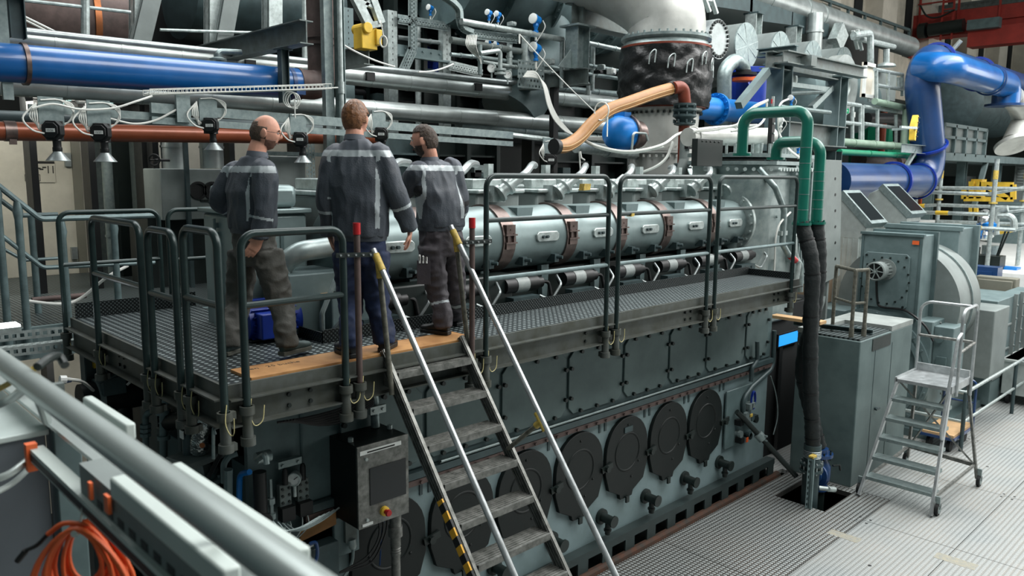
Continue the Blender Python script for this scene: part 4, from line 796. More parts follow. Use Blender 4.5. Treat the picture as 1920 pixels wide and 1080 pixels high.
m = MB(); m.tube(curve([PY(40, 563, 8.8), PY(110, 570, 8.8), PY(150, 560, 8.8), PY(200, 520, 8.7), PY(240, 498, 8.7)], 6), .016, 8); ob('hose', m, 'white_cable', label='pale hose lying across the raised walkway behind the guard rails', cat='hose')
m = MB(); a = PY(60, 563, 9.0); m.cyl(a, a+V((.5, 0, 0)), .03); ob('tube', m, 'rust_brown', label='short brown tube lying on the walkway by the stair post', cat='tube')
# cable trays in front of the walkway, with a strip lamp
t = thing('cable_tray', 'punched cable tray with bright top spanning below the walkway', 'cable tray', PY(100, 640, 7.6)); a = PY(-10, 655, 7.6); b = PY(192, 632, 7.6); d = b-a; m = MB(); m.perf(a, d, (0, 1, 0), d.length, .1, .06, 2); m.perf(a+V((0, -.0, -.08)), d, (0, 0, 1), d.length, .08, .06, 1); m.perf(a+V((0, .3, -.0)), d, (0, 0, 1), d.length, .08, .06, 1); ob('tray', m, 'galv_light', t)
t = thing('strip_lamp', 'lit white strip lamp at the left edge below the stairs', 'lamp', PY(10, 622, 7.0)); a = PY(-20, 615, 7.2); b = PY(35, 622, 7.2); m = MB(); m.box(a.x, b.x, 7.1, 7.3, a.z-.05, a.z+.0); ob('housing', m, 'galv_light', t); ob('diffuser', MB().box(a.x, b.x, 7.12, 7.28, a.z, a.z+.015), 'lamp_glow', t, label='glowing diffuser')
# columns, downpipe, tanks behind the walkway
post('steel_column', 'galvanised wide steel column right of the pale door', 178, 12.6, 2.4, 4.6, .3, 'galv', 'i')
post('steel_column', 'dark steel column behind the left guard rail, right of the galvanised one', 222, 12.4, 2.4, 4.7, .28, 'teal_black')
post('steel_column', 'grey steel column left of the box with round holes', 262, 12.0, 2.4, 4.7, .3, 'galv', 'i')
pipe('downpipe', 'grey downpipe between the galvanised and the dark column', (PY(203, 350, 12).x, 12, 2.5), (PY(203, 350, 12).x, 12, 4.6), 1, 'galv', (.3,), r=.07)
t = thing('filter_box', 'pale grey green box with round dark holes behind the balding man', 'cabinet', PY(350, 400, 10.6)); a, b = PY(300, 316, 10.6), PY(420, 396, 10.6); m = MB(); m.box(a.x, b.x, 10.6, 11.4, b.z-.1, a.z); ob('body', m, 'smoke_grey', t, bev=.01)
for q in (372, 398): c = PY(q, 357, 10.58); ob('port', MB().lathe(c+V((0, .02, 0)), (0, -1, 0), [(0, .12), (.03, .12), (.03, .09), (.005, .088)], 22), 'black', t)
c = PY(384, 374, 10.59); ob('grille', MB().box(c.x-.06, c.x+.12, 10.58, 10.6, c.z-.03, c.z+.0), 'teal_black', t)
m = MB(); q = PY(350, 360, 10.5); m.box(q.x, q.x+.05, 10.5, 10.56, 2.5, 4.7); ob('thin_post', m, 'teal_dark', label='thin dark post in front of the box with round holes', cat='post')
m = MB(); a = PY(280, 470, 10.8); m.box(a.x, PY(420, 470, 10.8).x, 10.8, 11.5, 2.5, 3.45); ob('machine', m, 'teal_black', label='dark machine base under the box with round holes', cat='machine')
for i, (q, lb) in enumerate(((327, 'left of two lagged silver canisters under the brown pipe'), (398, 'right of two lagged silver canisters under the brown pipe'))):
    c = PY(q, 316, 11.0); t = thing('canister', lb, 'tank', c); m = MB(); m.lathe(c, (0, 0, 1), [(0, .16), (.28, .16), (.28, .17), (.31, .17), (.31, .16), (.55, .16)], 24); ob('shell', m, 'lagging', t)
t = thing('hand_valve', 'black handwheel valve left of the silver canisters', 'valve', PY(290, 300, 10.9)); c = PY(289, 300, 10.8); m = MB(); m.tube([c+V((0, .0, .07*math.sin(k*.5236)))+RGT*.07*math.cos(k*.5236) for k in range(12)], .014, 6, closed=True); m.cyl(c-RGT*.07, c+RGT*.07, .01); m.cyl(c, c+V((.2, 0, 0)), .02); ob('handwheel', m, 'black', t)
t = thing('grey_cabinet', 'plain grey cabinet seen between the balding man and the tall man', 'cabinet', PY(545, 330, 9.5)); a, b = PY(520, 300, 9.4), PY(575, 372, 9.4); m = MB(); m.box(a.x-.1, b.x, 9.4, 10.0, -1.2, a.z+.05); ob('body', m, 'smoke_grey', t, bev=.01)
m = MB(); a = PY(583, 365, 9.3); m.perf((a.x-.06, 9.3, -1.2), (0, 0, 1), (1, 0, 0), 5.7, .13, .055, 3); m.bar((a.x-.6, 9.32, 4.28), (a.x+.3, 9.32, 4.28), .03, .05); ob('punched_upright', m, 'galv', label='punched galvanised upright between the balding man and the tall man', cat='upright')
# gear at the free end of the engine on the platform level
t = thing('filter_housing', 'pale grey coffer housing with rounded lid left of the tall man', 'machine', PY(590, 420, 6.1)); m = MB(); m.box(2.75, 3.35, 5.85, 6.5, 2.6, 3.72); ob('body', m, 'manifold', t, bev=.03); m = MB(); m.box(2.72, 3.38, 5.82, 6.53, 3.72, 3.76); ob('lid_rim', m, 'manifold', t, bev=.01); m = MB(); m.box(2.78, 3.3, 5.9, 6.45, 3.76, 3.95); ob('lid', m, 'manifold', t, bev=.05)
m = MB(); m.prism([(0, 0), (.1, 0), (.1, .03), (.03, .03), (.03, .25), (0, .25)], (2.86, 5.84, 3.35), (1, 0, 0), (0, 0, 1), (0, .012, 0)); m.prism([(0, 0), (.1, 0), (.1, .03), (.03, .03), (.03, .25), (0, .25)], (3.1, 5.84, 3.3), (1, 0, 0), (0, 0, 1), (0, .012, 0)); ob('groove', m, 'teal_mid', t)
t = thing('air_pipe', 'grey bent pipe behind the low guard rail between the two left men', 'pipe', PY(560, 490, 5.6)); m = MB(); m.tube(curve([PY(527, 505, 5.6), PY(540, 488, 5.55), PY(565, 472, 5.5), PY(600, 466, 5.5), PY(640, 460, 5.5)], 6), .08, 18); m.lathe(PY(527, 505, 5.6), (1, 0, .8), [(-.06, .09), (0, .1), (.02, .08)], 18); ob('pipe_run', m, 'turbo_cast', t)
t = thing('motor_cabinet', 'grey machine cabinet behind the low guard rail by the tall man', 'cabinet', PY(600, 560, 5.5)); m = MB(); m.box(2.93, 3.5, 5.42, 5.9, 2.6, 3.28); ob('body', m, 'teal_grey', t, bev=.015); m = MB(); m.box(3.2, 3.6, 5.25, 5.5, 2.6, 3.1); ob('side_box', m, 'teal_grey', t, bev=.01); ob('top_sheet', MB().box(3.2, 3.6, 5.25, 5.5, 3.1, 3.115), 'ply', t, label='bare brown top sheet'); m = MB(); m.tube([(3.08, 5.2, 2.6), (3.08, 5.2, 3.0), (3.22, 5.22, 3.25), (3.4, 5.25, 3.28)], .02, 8, .06); ob('bent_tube', m, 'galv', t)
m = MB(); m.tube(curve([PY(618, 640, 5.2), PY(625, 625, 5.2), PY(640, 608, 5.15), PY(655, 590, 5.1)], 5), .035, 10); ob('bent_tube', m, 'steel', t)
t = thing('blue_motor', 'blue ribbed electric motor on the platform behind the man with glasses', 'motor', PY(500, 600, 5.6)); c = PY(500, 600, 5.55); m = MB(); m.lathe(c-V((.22, 0, 0)), (1, 0, 0), [(0, .1), (.02, .15), (.42, .15), (.44, .16)], 28)
for k in range(18):
    a = 2*math.pi*k/18; n = V((0, math.cos(a), math.sin(a))); m.bar(c+n*.158-V((.18, 0, 0)), c+n*.158+V((.18, 0, 0)), .008, .03, n)
ob('ribbed_body', m, 'blue_royal', t); m = MB(); m.box(c.x-.16, c.x+.06, c.y-.24, c.y-.1, c.z-.1, c.z+.09); ob('terminal_box', m, 'blue_royal', t, bev=.01); m = MB(); m.box(c.x-.2, c.x+.2, c.y-.15, c.y+.15, 2.82, c.z-.12); ob('foot', m, 'teal_black', t)
t = thing('pump_drum', 'black round coupling guard to the right of the blue motor', 'pump', PY(552, 610, 5.5)); c = PY(548, 605, 5.5); m = MB(); m.lathe(c, (.9, -.45, 0), [(-.25, .2), (0, .21), (.02, .19), (-.02, .17)], 30); ob('guard', m, 'black', t); m = MB(); m.box(c.x-.2, c.x+.1, c.y-.05, c.y+.2, 2.82, c.z); ob('foot', m, 'teal_black', t)
t = thing('channel_stack', 'stack of punched light grey channels behind the legs of the man with glasses', 'panel', PY(430, 520, 6.2))
for k in range(4):
    x = PY(403+15*k, 500, 6.2).x; m = MB(); m.perf((x, 6.2, 2.8), (0, 0, 1), (1, 0, 0), .88, .075, .075, 1, .008, .45); m.box(x, x+.008, 6.2, 6.26, 2.8, 3.68); m.box(x+.07, x+.078, 6.2, 6.26, 2.8, 3.68); ob('channel', m, 'manifold', t)
for i, (q, y, lb) in enumerate(((495, 6.3, 'pale bent tube upright just right of the man with glasses'), (512, 6.2, 'second pale bent tube upright right of the man with glasses'))):
    a = PY(q+38, 395 if i == 0 else 410, y); m = MB(); m.tube([(a.x, y, 2.6), (a.x, y, a.z), (a.x-.25, y, a.z)], .035, 10, .08); ob('bent_tube', m, 'galv', label=lb, cat='tube')
t = thing('small_tubes', 'stack of pale horizontal tubes and blue hose behind the man with glasses', 'tubes', PY(540, 390, 7)); m = MB()
for k in range(4): a = PY(520, 378+14*k, 7); m.tube([a, a+V((.6, 0, 0))], .025, 8)
ob('tubes', m, 'galv_light', t); m = MB(); m.tube(curve([PY(522, 377, 6.9), PY(540, 372, 6.9), PY(556, 371, 6.9)], 4), .025, 8); ob('hose', m, 'blue_bright', t)
m = MB(); m.box(3.3, 5.2, 5.3, 5.52, 2.62, 3.12); ob('pump', m, 'teal_black', label='dark pump block on the engine behind the tall man legs', cat='machine', bev=.02)
# ================================================================ exhaust stack, green hoses, pipes over the driving end
SXY = PY(1243, 240, 7.5); SX0, SY0 = SXY.x, 7.5
def zz(py_): return PY(1243, py_, 7.5).z
t = thing('exhaust_stack', 'big exhaust stack with black wrapped bellows and pale bolted cone below', 'stack', (SX0, SY0, 3.6))
ax = (0, 0, 1); B0 = V((SX0, SY0, 0))
def lz(prof, n=48, cap=False): m = MB(); m.lathe(B0, ax, [(z, r) for z, r in prof], n, cap); return m
ob('lower_cone', lz([(3.5, .5), (zz(315), .52), (zz(287), .53)]), 'cone_white', t)
m = lz([(zz(288), .53), (zz(288), .575), (zz(284), .575), (zz(284), .58), (zz(279), .58), (zz(279), .53)]); m.ring_bolts(B0+V((0, 0, zz(291))), (0, 0, -1), .555, 34, .02, .04); m.ring_bolts(B0+V((0, 0, zz(279))), (0, 0, 1), .555, 34, .02, .03); ob('flange', m, 'cone_white', t)
m = lz([(zz(279), .53), (zz(213), .56), (zz(209), .6), (zz(205), .6)]); ob('cone', m, 'cone_white', t)
m = MB(); m.ring_bolts(B0+V((0, 0, zz(212))), (0, 0, -1), .59, 40, .022, .035); ob('bolts', m, 'teal_black', t)
ob('red_gasket', lz([(zz(205), .6), (zz(205), .66), (zz(202), .66), (zz(202), .6)]), 'rust_pipe', t, label='rust red gasket ring')
m = MB(); n = 72; k_ = 26; vs = []; rr = random.Random(4)
for i in range(k_+1):
    z = zz(203)+(zz(93)-zz(203))*i/k_; b_ = .70+.03*math.sin(math.pi*i/k_)
    for j in range(n):
        a = 2*math.pi*j/n; r = b_+.012*math.sin(i*.75+math.sin(j*.31)*1.9+math.sin(j*.83))+.01*math.sin(j*1.3+math.sin(i*.8)*1.5)+.006*rr.uniform(-1, 1)
        vs.append(B0+V((r*math.cos(a), r*math.sin(a), z)))
m.add(vs, [(i*n+j, i*n+(j+1) % n, (i+1)*n+(j+1) % n, (i+1)*n+j) for i in range(k_) for j in range(n)]+[tuple(range(k_*n, k_*n+n)), tuple(reversed(range(n)))]); ob('wrapped_bellows', m, 'shroud', t, sharp=60)
m = MB()
for k in range(9):
    a = math.radians(200+k*22); u_ = V((math.cos(a), math.sin(a), 0)); s_ = V((-math.sin(a), math.cos(a), 0)); q = B0+u_*.74+V((0, 0, zz(118+(k % 3)*8)))
    m.tube(curve([q-s_*.05-V((0, 0, .1)), q-s_*.03+V((0, 0, .05)), q+s_*.05+V((0, 0, .1)), q+s_*.04-V((0, 0, .08))], 5), .011, 6)
ob('tie_strap', m, 'galv_light', t)
ob('red_gasket', lz([(zz(93), .6), (zz(93), .70), (zz(89), .70), (zz(89), .6)]), 'rust_pipe', t, label='rust red gasket ring')
m = lz([(zz(89), .62), (zz(89), .68), (zz(80), .64), (zz(76), .7), (zz(71), .7), (zz(71), .58)]); m.ring_bolts(B0+V((0, 0, zz(71))), (0, 0, 1), .65, 34, .02, .04); ob('flange', m, 'galv', t)
P = [B0+V((0, 0, zz(71))), B0+V((0, 0, zz(45))), B0+V((-.03, .05, zz(22))), B0+V((-.16, .3, zz(-15))), B0+V((-.5, .85, zz(-60))), B0+V((-1.1, 1.7, zz(-95))), B0+V((-1.9, 2.8, zz(-110)))]
m = MB(); m.tube(curve(P, 6), .6, 40); ob('elbow_duct', m, 'cone_white', t)
c = B0+V((-.1, -.53, zz(325))); m = MB(); m.cyl(c+V((0, .1, .2)), c+V((0, -.1, -.12)), .1); m.lathe(c+V((0, -.1, -.12)), (0, -.4, -1), [(0, .2), (.04, .2)], 20); ob('probe', m, 'galv', t)
# blue dome beside the cone
c = PY(1172, 251, 7.2); t = thing('blue_actuator', 'round blue actuator dome on the left side of the pale cone', 'actuator', c); d = V((-1, -.05, 0)); m = MB(); m.lathe(c, d, [(0, .25), (.18, .25), (.26, .22), (.33, .14), (.35, .02)], 28); m.box(c.x-.15, c.x, c.y-.1, c.y+.1, c.z+.22, c.z+.3); ob('dome', m, 'blue_bright', t)
m = MB(); m.lathe(c, (1, 0, 0), [(-.02, .28), (.03, .28), (.03, .2), (.3, .2)], 28); ob('flange', m, 'strap', t); m = MB(); m.tube([c+V((-.2, -.28, -.25)), c+V((-.2, -.3, .0)), c+V((.1, -.3, .0)), c+V((.15, -.3, -.1))], .018, 6, .05); ob('tube', m, 'galv_light', t)
pipe('exhaust_pipe', 'pale horizontal pipe running behind the tan hose to the stack foot', PY(1080, 275, 7.6), PY(1190, 288, 7.6), 6, 'galv_light', (.5,), r=.09)
# tan suction hose with elbow, valve and brown drop pipe
t = thing('suction_hose', 'tan ribbed hose snaking up from the detector arm to the brown elbow', 'hose', PY(1150, 230, 6.9)); P = curve([PY(1041, 275, 6.9), PY(1062, 273, 6.9), PY(1086, 258, 6.9), PY(1110, 232, 6.88), PY(1140, 207, 6.85), PY(1180, 192, 6.8), PY(1225, 176, 6.75), PY(1263, 165, 6.7)], 10)
m = MB(); m.tube(P, .088, 22); ob('hose', m, 'tan_hose', t); m = MB()
for s_ in (V((0, -.07, -.055)), V((0, -.088, .0))): m.tube([p+s_ for p in P], .008, 5)
ob('seam', m, 'ply', t); m = MB(); m.lathe(P[-1]-(P[-1]-P[-2]).normalized()*.08, P[-1]-P[-2], [(0, .092), (.01, .102), (.09, .102), (.1, .092)], 22); m.lathe(P[0]-V((.03, 0, 0)), (1, 0, 0), [(0, .092), (0, .1), (.07, .1), (.07, .092)], 22); ob('clamp', m, 'black', t)
m = MB(); q = PY(1128, 213, 6.75); m.tube([q+V((.0, .12*math.cos(a_), .12*math.sin(a_)+.03)) for a_ in [k*.52 for k in range(13)]], .01, 5); m.tube([q-V((0, .1, .05)), q-V((.01, .11, .3))], .01, 5); ob('rope_tie', m, 'white_cable', t)
X_ = PY(1283, 230, 6.6).x
t = thing('drop_pipe', 'rust brown drop pipe with green valve hanging from the tan hose elbow', 'pipe', (X_, 6.6, 4.0)); zc = lambda y_: PY(1283, y_, 6.6).z
m = MB(); m.tube([PY(1263, 165, 6.65), PY(1281, 162, 6.6), V((X_, 6.6, zc(195)))], .088, 20, .2); ob('elbow', m, 'rust_pipe', t)
m = MB(); m.lathe((X_, 6.6, 0), (0, 0, 1), [(zc(236), .1), (zc(234), .15), (zc(231), .15), (zc(229), .1), (zc(222), .13), (zc(219), .17), (zc(216), .17), (zc(213), .12), (zc(208), .17), (zc(205), .17), (zc(202), .12), (zc(198), .16), (zc(194), .16), (zc(194), .1)], 24)
for z_ in (203, 217, 231): m.ring_bolts((X_, 6.6, zc(z_)), (0, 0, 1), .15, 8, .016, .05)
ob('valve', m, 'teal_dark', t); ob('drop', MB().cyl((X_, 6.6, zc(308)), (X_, 6.6, zc(236)), .078, n=20), 'rust_pipe', t)
m = MB(); m.lathe((X_, 6.6, 0), (0, 0, 1), [(zc(316), .13), (zc(313), .13), (zc(312), .09), (zc(308), .13), (zc(306), .13)], 20); ob('flange', m, 'galv', t); m = MB(); m.tube([V((X_-.02, 6.6, zc(316))), V((X_, 6.6, zc(325))), V((X_+.35, 6.6, 3.7))], .085, 16, .1); m.tube([V((X_-.12, 6.5, zc(250))), V((X_-.12, 6.5, zc(300))), V((X_-.35, 6.5, 3.75))], .07, 14, .1); ob('lower_pipe', m, 'smoke_grey', t); m = MB(); m.box(X_-.18, X_+.3, 6.4, 6.46, zc(275)-.04, zc(275)+.02); m.box(X_+.08, X_+.25, 6.35, 6.5, zc(290), zc(262)); ob('bracket', m, 'black', t)
m = MB(); m.tube(curve([PY(1080, 254, 7.1), PY(1120, 274, 6.7), PY(1180, 284, 6.4), PY(1240, 272, 6.2), PY(1275, 250, 6.2), PY(1330, 240, 5.9), PY(1420, 235, 5.5)], 6), .018, 6); m.tube(curve([PY(1085, 258, 7.1), PY(1125, 278, 6.7), PY(1185, 286, 6.4), PY(1243, 275, 6.2)], 6), .018, 6); ob('cable', m, 'white_cable', label='pair of white cables sagging across the foot of the pale cone', cat='cable')
m = MB(); m.tube(curve([PY(1183, 338, 6.6), PY(1200, 325, 6.5), PY(1230, 312, 6.3), PY(1250, 295, 6.2), PY(1262, 265, 6.15)], 6), .02, 6); ob('cable', m, 'white_cable', label='grey hose curling up in front of the grey lower cone', cat='cable')
m = MB(); m.tube([PY(1086, 284, 7), PY(1090, 350, 7)], .011, 5); m.tube([PY(1088, 284, 7), PY(1090, 296, 6.98), PY(1096, 300, 7)], .012, 5); ob('rope', m, 'white_cable', label='white rope end hanging below the tan hose', cat='rope')
# bright blue pipe behind
t, r = pipe('blue_pipe', 'bright blue pipe with bolted flange behind the green pipes', PY(1300, 201, 7.4), PY(1445, 214, 7.4), 15, 'blue_bright', (), r=.19)
c = PY(1344, 205, 7.4); m = MB(); m.lathe(c, (1, 0, 0), [(-.06, .19), (-.06, .27), (.0, .27), (0, .19)], 28); m.ring_bolts(c+V((-.06, 0, 0)), (-1, 0, 0), .235, 14, .022, .03); ob('flange', m, 'blue_bright', t)
m = MB(); m.tube([PY(1358, 235, 7.8), PY(1358, 130, 7.8), PY(1378, 112, 7.8), PY(1394, 125, 7.8), PY(1394, 138, 7.8)], .13, 20, .25); t = thing('gooseneck_pipe', 'grey gooseneck pipe bending over into the blue barrel', 'pipe', PY(1358, 235, 7.8)); ob('pipe_run', m, 'galv', t); m = MB(); c = PY(1394, 142, 7.8); m.lathe(c, (0, 0, 1), [(0, .24), (.05, .24), (.05, .14), (.1, .14)], 22); ob('flange', m, 'black', t); m = MB(); m.lathe(c-V((0, 0, .1)), (0, 0, 1), [(0, .2), (.06, .2)], 22); ob('gasket', m, 'orange', t)
t = thing('blue_barrel', 'royal blue vessel with horizontal nozzle below the round silver lid', 'vessel', PY(1400, 190, 8.6)); c = PY(1402, 200, 8.6); zt = PY(1402, 130, 8.6).z; m = MB(); m.lathe((c.x, 8.6, c.z-.3), (0, 0, 1), [(0, .44), (zt-c.z+.2, .44), (zt-c.z+.2, .48), (zt-c.z+.3, .48), (zt-c.z+.32, .4)], 36); ob('shell', m, 'blue_royal', t); m = MB(); q = PY(1385, 170, 8.1); m.cyl(q+V((-.1, 0, 0)), q+V((.2, .3, 0)), .2, n=22); m.lathe(q+V((-.1, 0, 0)), (1, 0, 0), [(0, .28), (.05, .28)], 24); m.cyl(PY(1394, 170, 8.1), PY(1394, 152, 8.1), .12); ob('nozzle', m, 'blue_royal', t); m = MB(); m.lathe((c.x, 8.6, PY(1402, 152, 8.6).z), (0, 0, 1), [(0, .44), (0, .455), (.05, .455), (.05, .44)], 36, False); ob('orange_band', m, 'orange', t)
# pale header pipe over the cooler housing and black post
t, r = pipe('header_pipe', 'pale grey header pipe lying over the cooler housing', PY(1290, 257, 5.9), PY(1445, 255, 5.9), 10, 'cone_white', (.06, .5), r=.12)
m = MB()
for q in (1389, 1420): c = PY(q, 268, 5.9); m.cyl((c.x, 5.9, 4.35), (c.x, 5.9, c.z), .075, .09, n=16); m.lathe((c.x, 5.9, 4.34), (0, 0, 1), [(0, .16), (.04, .16)], 18)
ob('stub', m, 'galv_light', t)
a = PY(1445, 268, 5.4); t = thing('black_post', 'black perforated post standing on the cooler housing among the cables', 'post', a); m = MB(); m.box(a.x-.04, a.x+.04, 5.37, 5.43, a.z-.3, PY(1445, 200, 5.4).z); ob('post', m, 'black', t); m = MB(); m.bolts([(a.x, 5.37, a.z+.13*k) for k in range(4)], (0, -1, 0), .015, .015); m.cyl((a.x, 5.4, PY(1445, 200, 5.4).z), (a.x, 5.4, PY(1445, 180, 5.4).z), .02); ob('bolts', m, 'galv_light', t); m = MB(); m.obox(PY(1447, 190, 5.4), (.008, 0, 0), (0, .008, 0), (0, 0, .03)); ob('red_handle', m, 'red', t)
m = MB()
for k in range(3): m.tube(curve([PY(1440, 187+k, 5.45), PY(1415, 198+k*2, 5.5), PY(1390, 220+k, 5.6), PY(1380, 234, 5.6), PY(1340, 240+k*2, 5.7), PY(1300, 245+k, 5.8)], 5), .013, 5)
m.tube(curve([PY(1438, 192, 5.4), PY(1437, 210, 5.4), PY(1430, 228, 5.4), PY(1412, 240, 5.4), PY(1370, 246, 5.6)], 5), .016, 6); m.tube(curve([PY(1478, 186, 5.2), PY(1466, 192, 5.2), PY(1460, 205, 5.2), PY(1459, 230, 5.2), PY(1462, 252, 5.2), PY(1480, 280, 5.0), PY(1503, 300, 4.6), PY(1508, 320, 4.5)], 6), .014, 6); ob('cable_bundle', m, 'white_cable', label='white cables looping around the black post and green pipe', cat='cable')
m = MB(); m.tube(curve([PY(1508, 318, 4.5), PY(1504, 345, 4.45), PY(1500, 385, 4.45), PY(1492, 420, 4.45), PY(1488, 450, 4.45)], 6), .02, 6); ob('hose', m, 'rust_brown', label='thin brown grey hose hanging left of the green pipe', cat='hose')
m = MB(); m.tube(curve([PY(1482, 398, 5.05), PY(1462, 420, 5.05), PY(1454, 450, 5.05), PY(1453, 480, 5.05), PY(1451, 516, 5.05)], 6), .014, 6); ob('cable', m, 'white_cable', label='white cable hanging down at the cooler housing right of the charge pipe', cat='cable')
c = PY(1325, 285, 5.25); m = MB(); m.box(c.x-.28, c.x+.28, 5.2, 5.28, c.z-.17, c.z+.15); m.bolts([(c.x+.09*k-.18, 5.2, c.z+.12) for k in range(5)], (0, -1, 0), .012, .01); ob('dark_box', m, 'teal_black', label='dark flat box at the left shoulder of the cooler housing', cat='box', bev=.008)
sensor(1465, 225, 5.2, .08, 'small white round sensor left of the upper green pipe', 'label_white'); sensor(1497, 273, 4.9, .08, 'small blue white sensor between the two green pipes', 'blue_bright'); sensor(1484, 184, 6.65, .1, 'blue sensor under the steel frame left post above the green pipe', 'blue_bright')
# green hose pipes with black sleeves
def green(name, label, X, pa, pb, pc, zdn, pf, r):
    a, b, c = PX(*pa, X), PX(*pb, X), PX(*pc, X); t = thing('green_pipe', label, 'pipe', c); top = V((X, b.y, b.z)); m = MB(); m.tube([V((X, a.y, zdn)), V((X, a.y, b.z)), top, V((X, b.y, PX(*pf, X).z))], r, 22, .17, k=10); ob('pipe_run', m, 'green_pipe', t)
    z = PX(*pf, X).z; m = MB(); m.lathe((X, b.y, z), (0, 0, 1), [(-.03, r+.045), (0, r+.045), (0, r), (.1, r)], 24); m.ring_bolts((X, b.y, z), (0, 0, 1), r+.028, 8, .01, .02); m.lathe((X, a.y, zdn), (0, 0, 1), [(0, r+.045), (.03, r+.045), (.03, r)], 24); ob('flange', m, 'green_pipe', t)
    m = MB()
    for k in range(5): zz_ = z+.15+(b.z-z-.4)*k/5; m.lathe((X, b.y, zz_), (0, 0, 1), [(0, r), (0, r+.002), (.006, r+.002), (.006, r)], 20, False)
    ob('wire_tie', m, 'galv', t); return V((X, b.y, z))
g1_ = green('green_pipe', 'front green pipe arching from the cooler housing down to the black sleeve', 9.05, (1395, 215), (1516, 207), (1517, 300), 4.3, (1518, 418), .068)
g2_ = green('green_pipe', 'rear green pipe arching just behind the front one, right of it', 9.28, (1457, 262), (1540, 265), (1541, 300), 4.25, (1540, 416), .066)
def sleeve_hose(label, pts, r):
    t = thing('hose_sleeve', label, 'hose', pts[-1]); P = curve(pts, 14); m = MB(); m.tube(P, [r*(1+.05*math.sin(i*1.9)+.03*math.sin(i*.73+1)) for i in range(len(P))], 22); ob('sleeve', m, 'sleeve_black', t)
    m = MB(); k = len(P)//12
    for i in range(6, len(P)-4, max(4, k*2)): d = (P[i+1]-P[i]).normalized(); m.lathe(P[i], d, [(-.008, r*.98), (-.008, r*1.06), (.008, r*1.06), (.008, r*.98)], 20, False)
    ob('tie', m, 'black', t)
sleeve_hose('long black fabric hose sleeve hanging from the front green pipe to the floor', [g1_, V((9.06, 4.17, 3.0)), V((9.10, 4.16, 2.3)), V((9.15, 4.14, 1.6)), V((9.22, 4.12, 1.1)), V((9.27, 4.11, .75))], .09)
sleeve_hose('black fabric hose sleeve behind the front one ending at the blue valve', [g2_, V((9.29, 4.19, 3.0)), V((9.29, 4.22, 2.35)), V((9.3, 4.32, 1.7)), V((9.52, 4.28, 1.1)), V((9.66, 4.2, .62))], .088)
t = thing('standpipe', 'dark flanged standpipe rising out of the floor opening', 'pipe', (9.27, 4.11, -.3)); m = MB(); m.lathe((9.27, 4.11, 0), (0, 0, 1), [(-.9, .1), (.42, .1), (.42, .14), (.45, .14), (.45, .105), (.5, .105), (.5, .14), (.53, .14), (.53, .1), (.62, .1), (.62, .105), (.76, .105)], 26); ob('pipe_run', m, 'teal_dark', t); m = MB(); m.ring_bolts((9.27, 4.11, .4), (0, 0, 1), .125, 10, .012, .15)
for k in range(5): m.lathe((9.27, 4.11, .6+.02*k), (0, 0, 1), [(0, .104), (.005, .11), (.01, .104)], 22, False)
ob('bolts', m, 'steel', t); m = MB(); m.perf((9.05, 4.06, -.05), (0, 0, 1), (.6, -.3, 0), .68, .09, .07, 2, .006); m.bar((9.09, 4.01, -.05), (9.09, 4.01, .66), .03, .03); m.obox((9.12, 4.04, .64), (.06, 0, 0), (0, .03, 0), (0, 0, .02)); ob('channel', m, 'teal_grey', t); ob('yellow_cap', MB().obox((9.11, 4.03, .665), (.05, 0, 0), (0, .03, 0), (0, 0, .015)), 'tape_yellow', t)
m = MB(); m.cyl((9.33, 4.02, .2), (9.38, 3.93, .2), .03); m.cyl((9.38, 3.93, .2), (9.5, 3.9, .17), .035); ob('tap', m, 'galv_light', t)
t = thing('blue_valve', 'dark blue flanged valve on the floor right of the standpipe', 'valve', (9.66, 4.18, 0)); m = MB(); m.lathe((9.66, 4.18, 0), (0, 0, 1), [(.05, .12), (.1, .12), (.1, .09), (.2, .14), (.36, .14), (.46, .09), (.5, .09), (.5, .16), (.54, .16), (.54, .1), (.6, .1)], 26); m.cyl((9.4, 4.14, .3), (9.6, 4.17, .3), .1); m.cyl((9.47, 4.15, .3), (9.5, 4.15, .3), .16, n=24); ob('body', m, 'blue_deep', t); m = MB(); m.ring_bolts((9.66, 4.18, .47), (0, 0, 1), .135, 8, .012, .1); m.tube([(9.74, 4.04, .38), (9.83, 3.99, .38), (9.86, 3.99, .3)], .014, 6); ob('bolts', m, 'teal_black', t); ob('foot', MB().cyl((9.66, 4.18, -.4), (9.66, 4.18, .06), .085), 'teal_black', t)
# instrument plate and rod at the engine foot
t = thing('gauge_plate', 'dark plate crowded with small valves right of the last oval cover', 'panel', (8.75, 4.97, .6)); m = MB(); m.box(8.62, 9.25, 4.95, 4.98, .62, 1.38); ob('plate', m, 'teal_mid', t, bev=.01); rnd = random.Random(3)
for k in range(12): x, z = rnd.uniform(8.72, 9.3), rnd.uniform(.68, 1.15); m = MB(); m.lathe((x, 4.95, z), (0, -1, 0), [(0, .03), (.05, .03), (.05, .045), (.09, .045)], 10) if k % 2 else m.box(x-.03, x+.05, 4.86, 4.95, z-.03, z+.04); ob('valve' if k % 2 else 'block', m, rnd.choice(['teal_black', 'teal_dark', 'black', 'galv']), t)
ob('yellow_tag', MB().box(9.05, 9.11, 4.85, 4.86, .98, 1.02), 'tape_yellow', t); ob('orange_tag', MB().box(8.98, 9.03, 4.85, 4.86, .66, .72), 'orange', t)
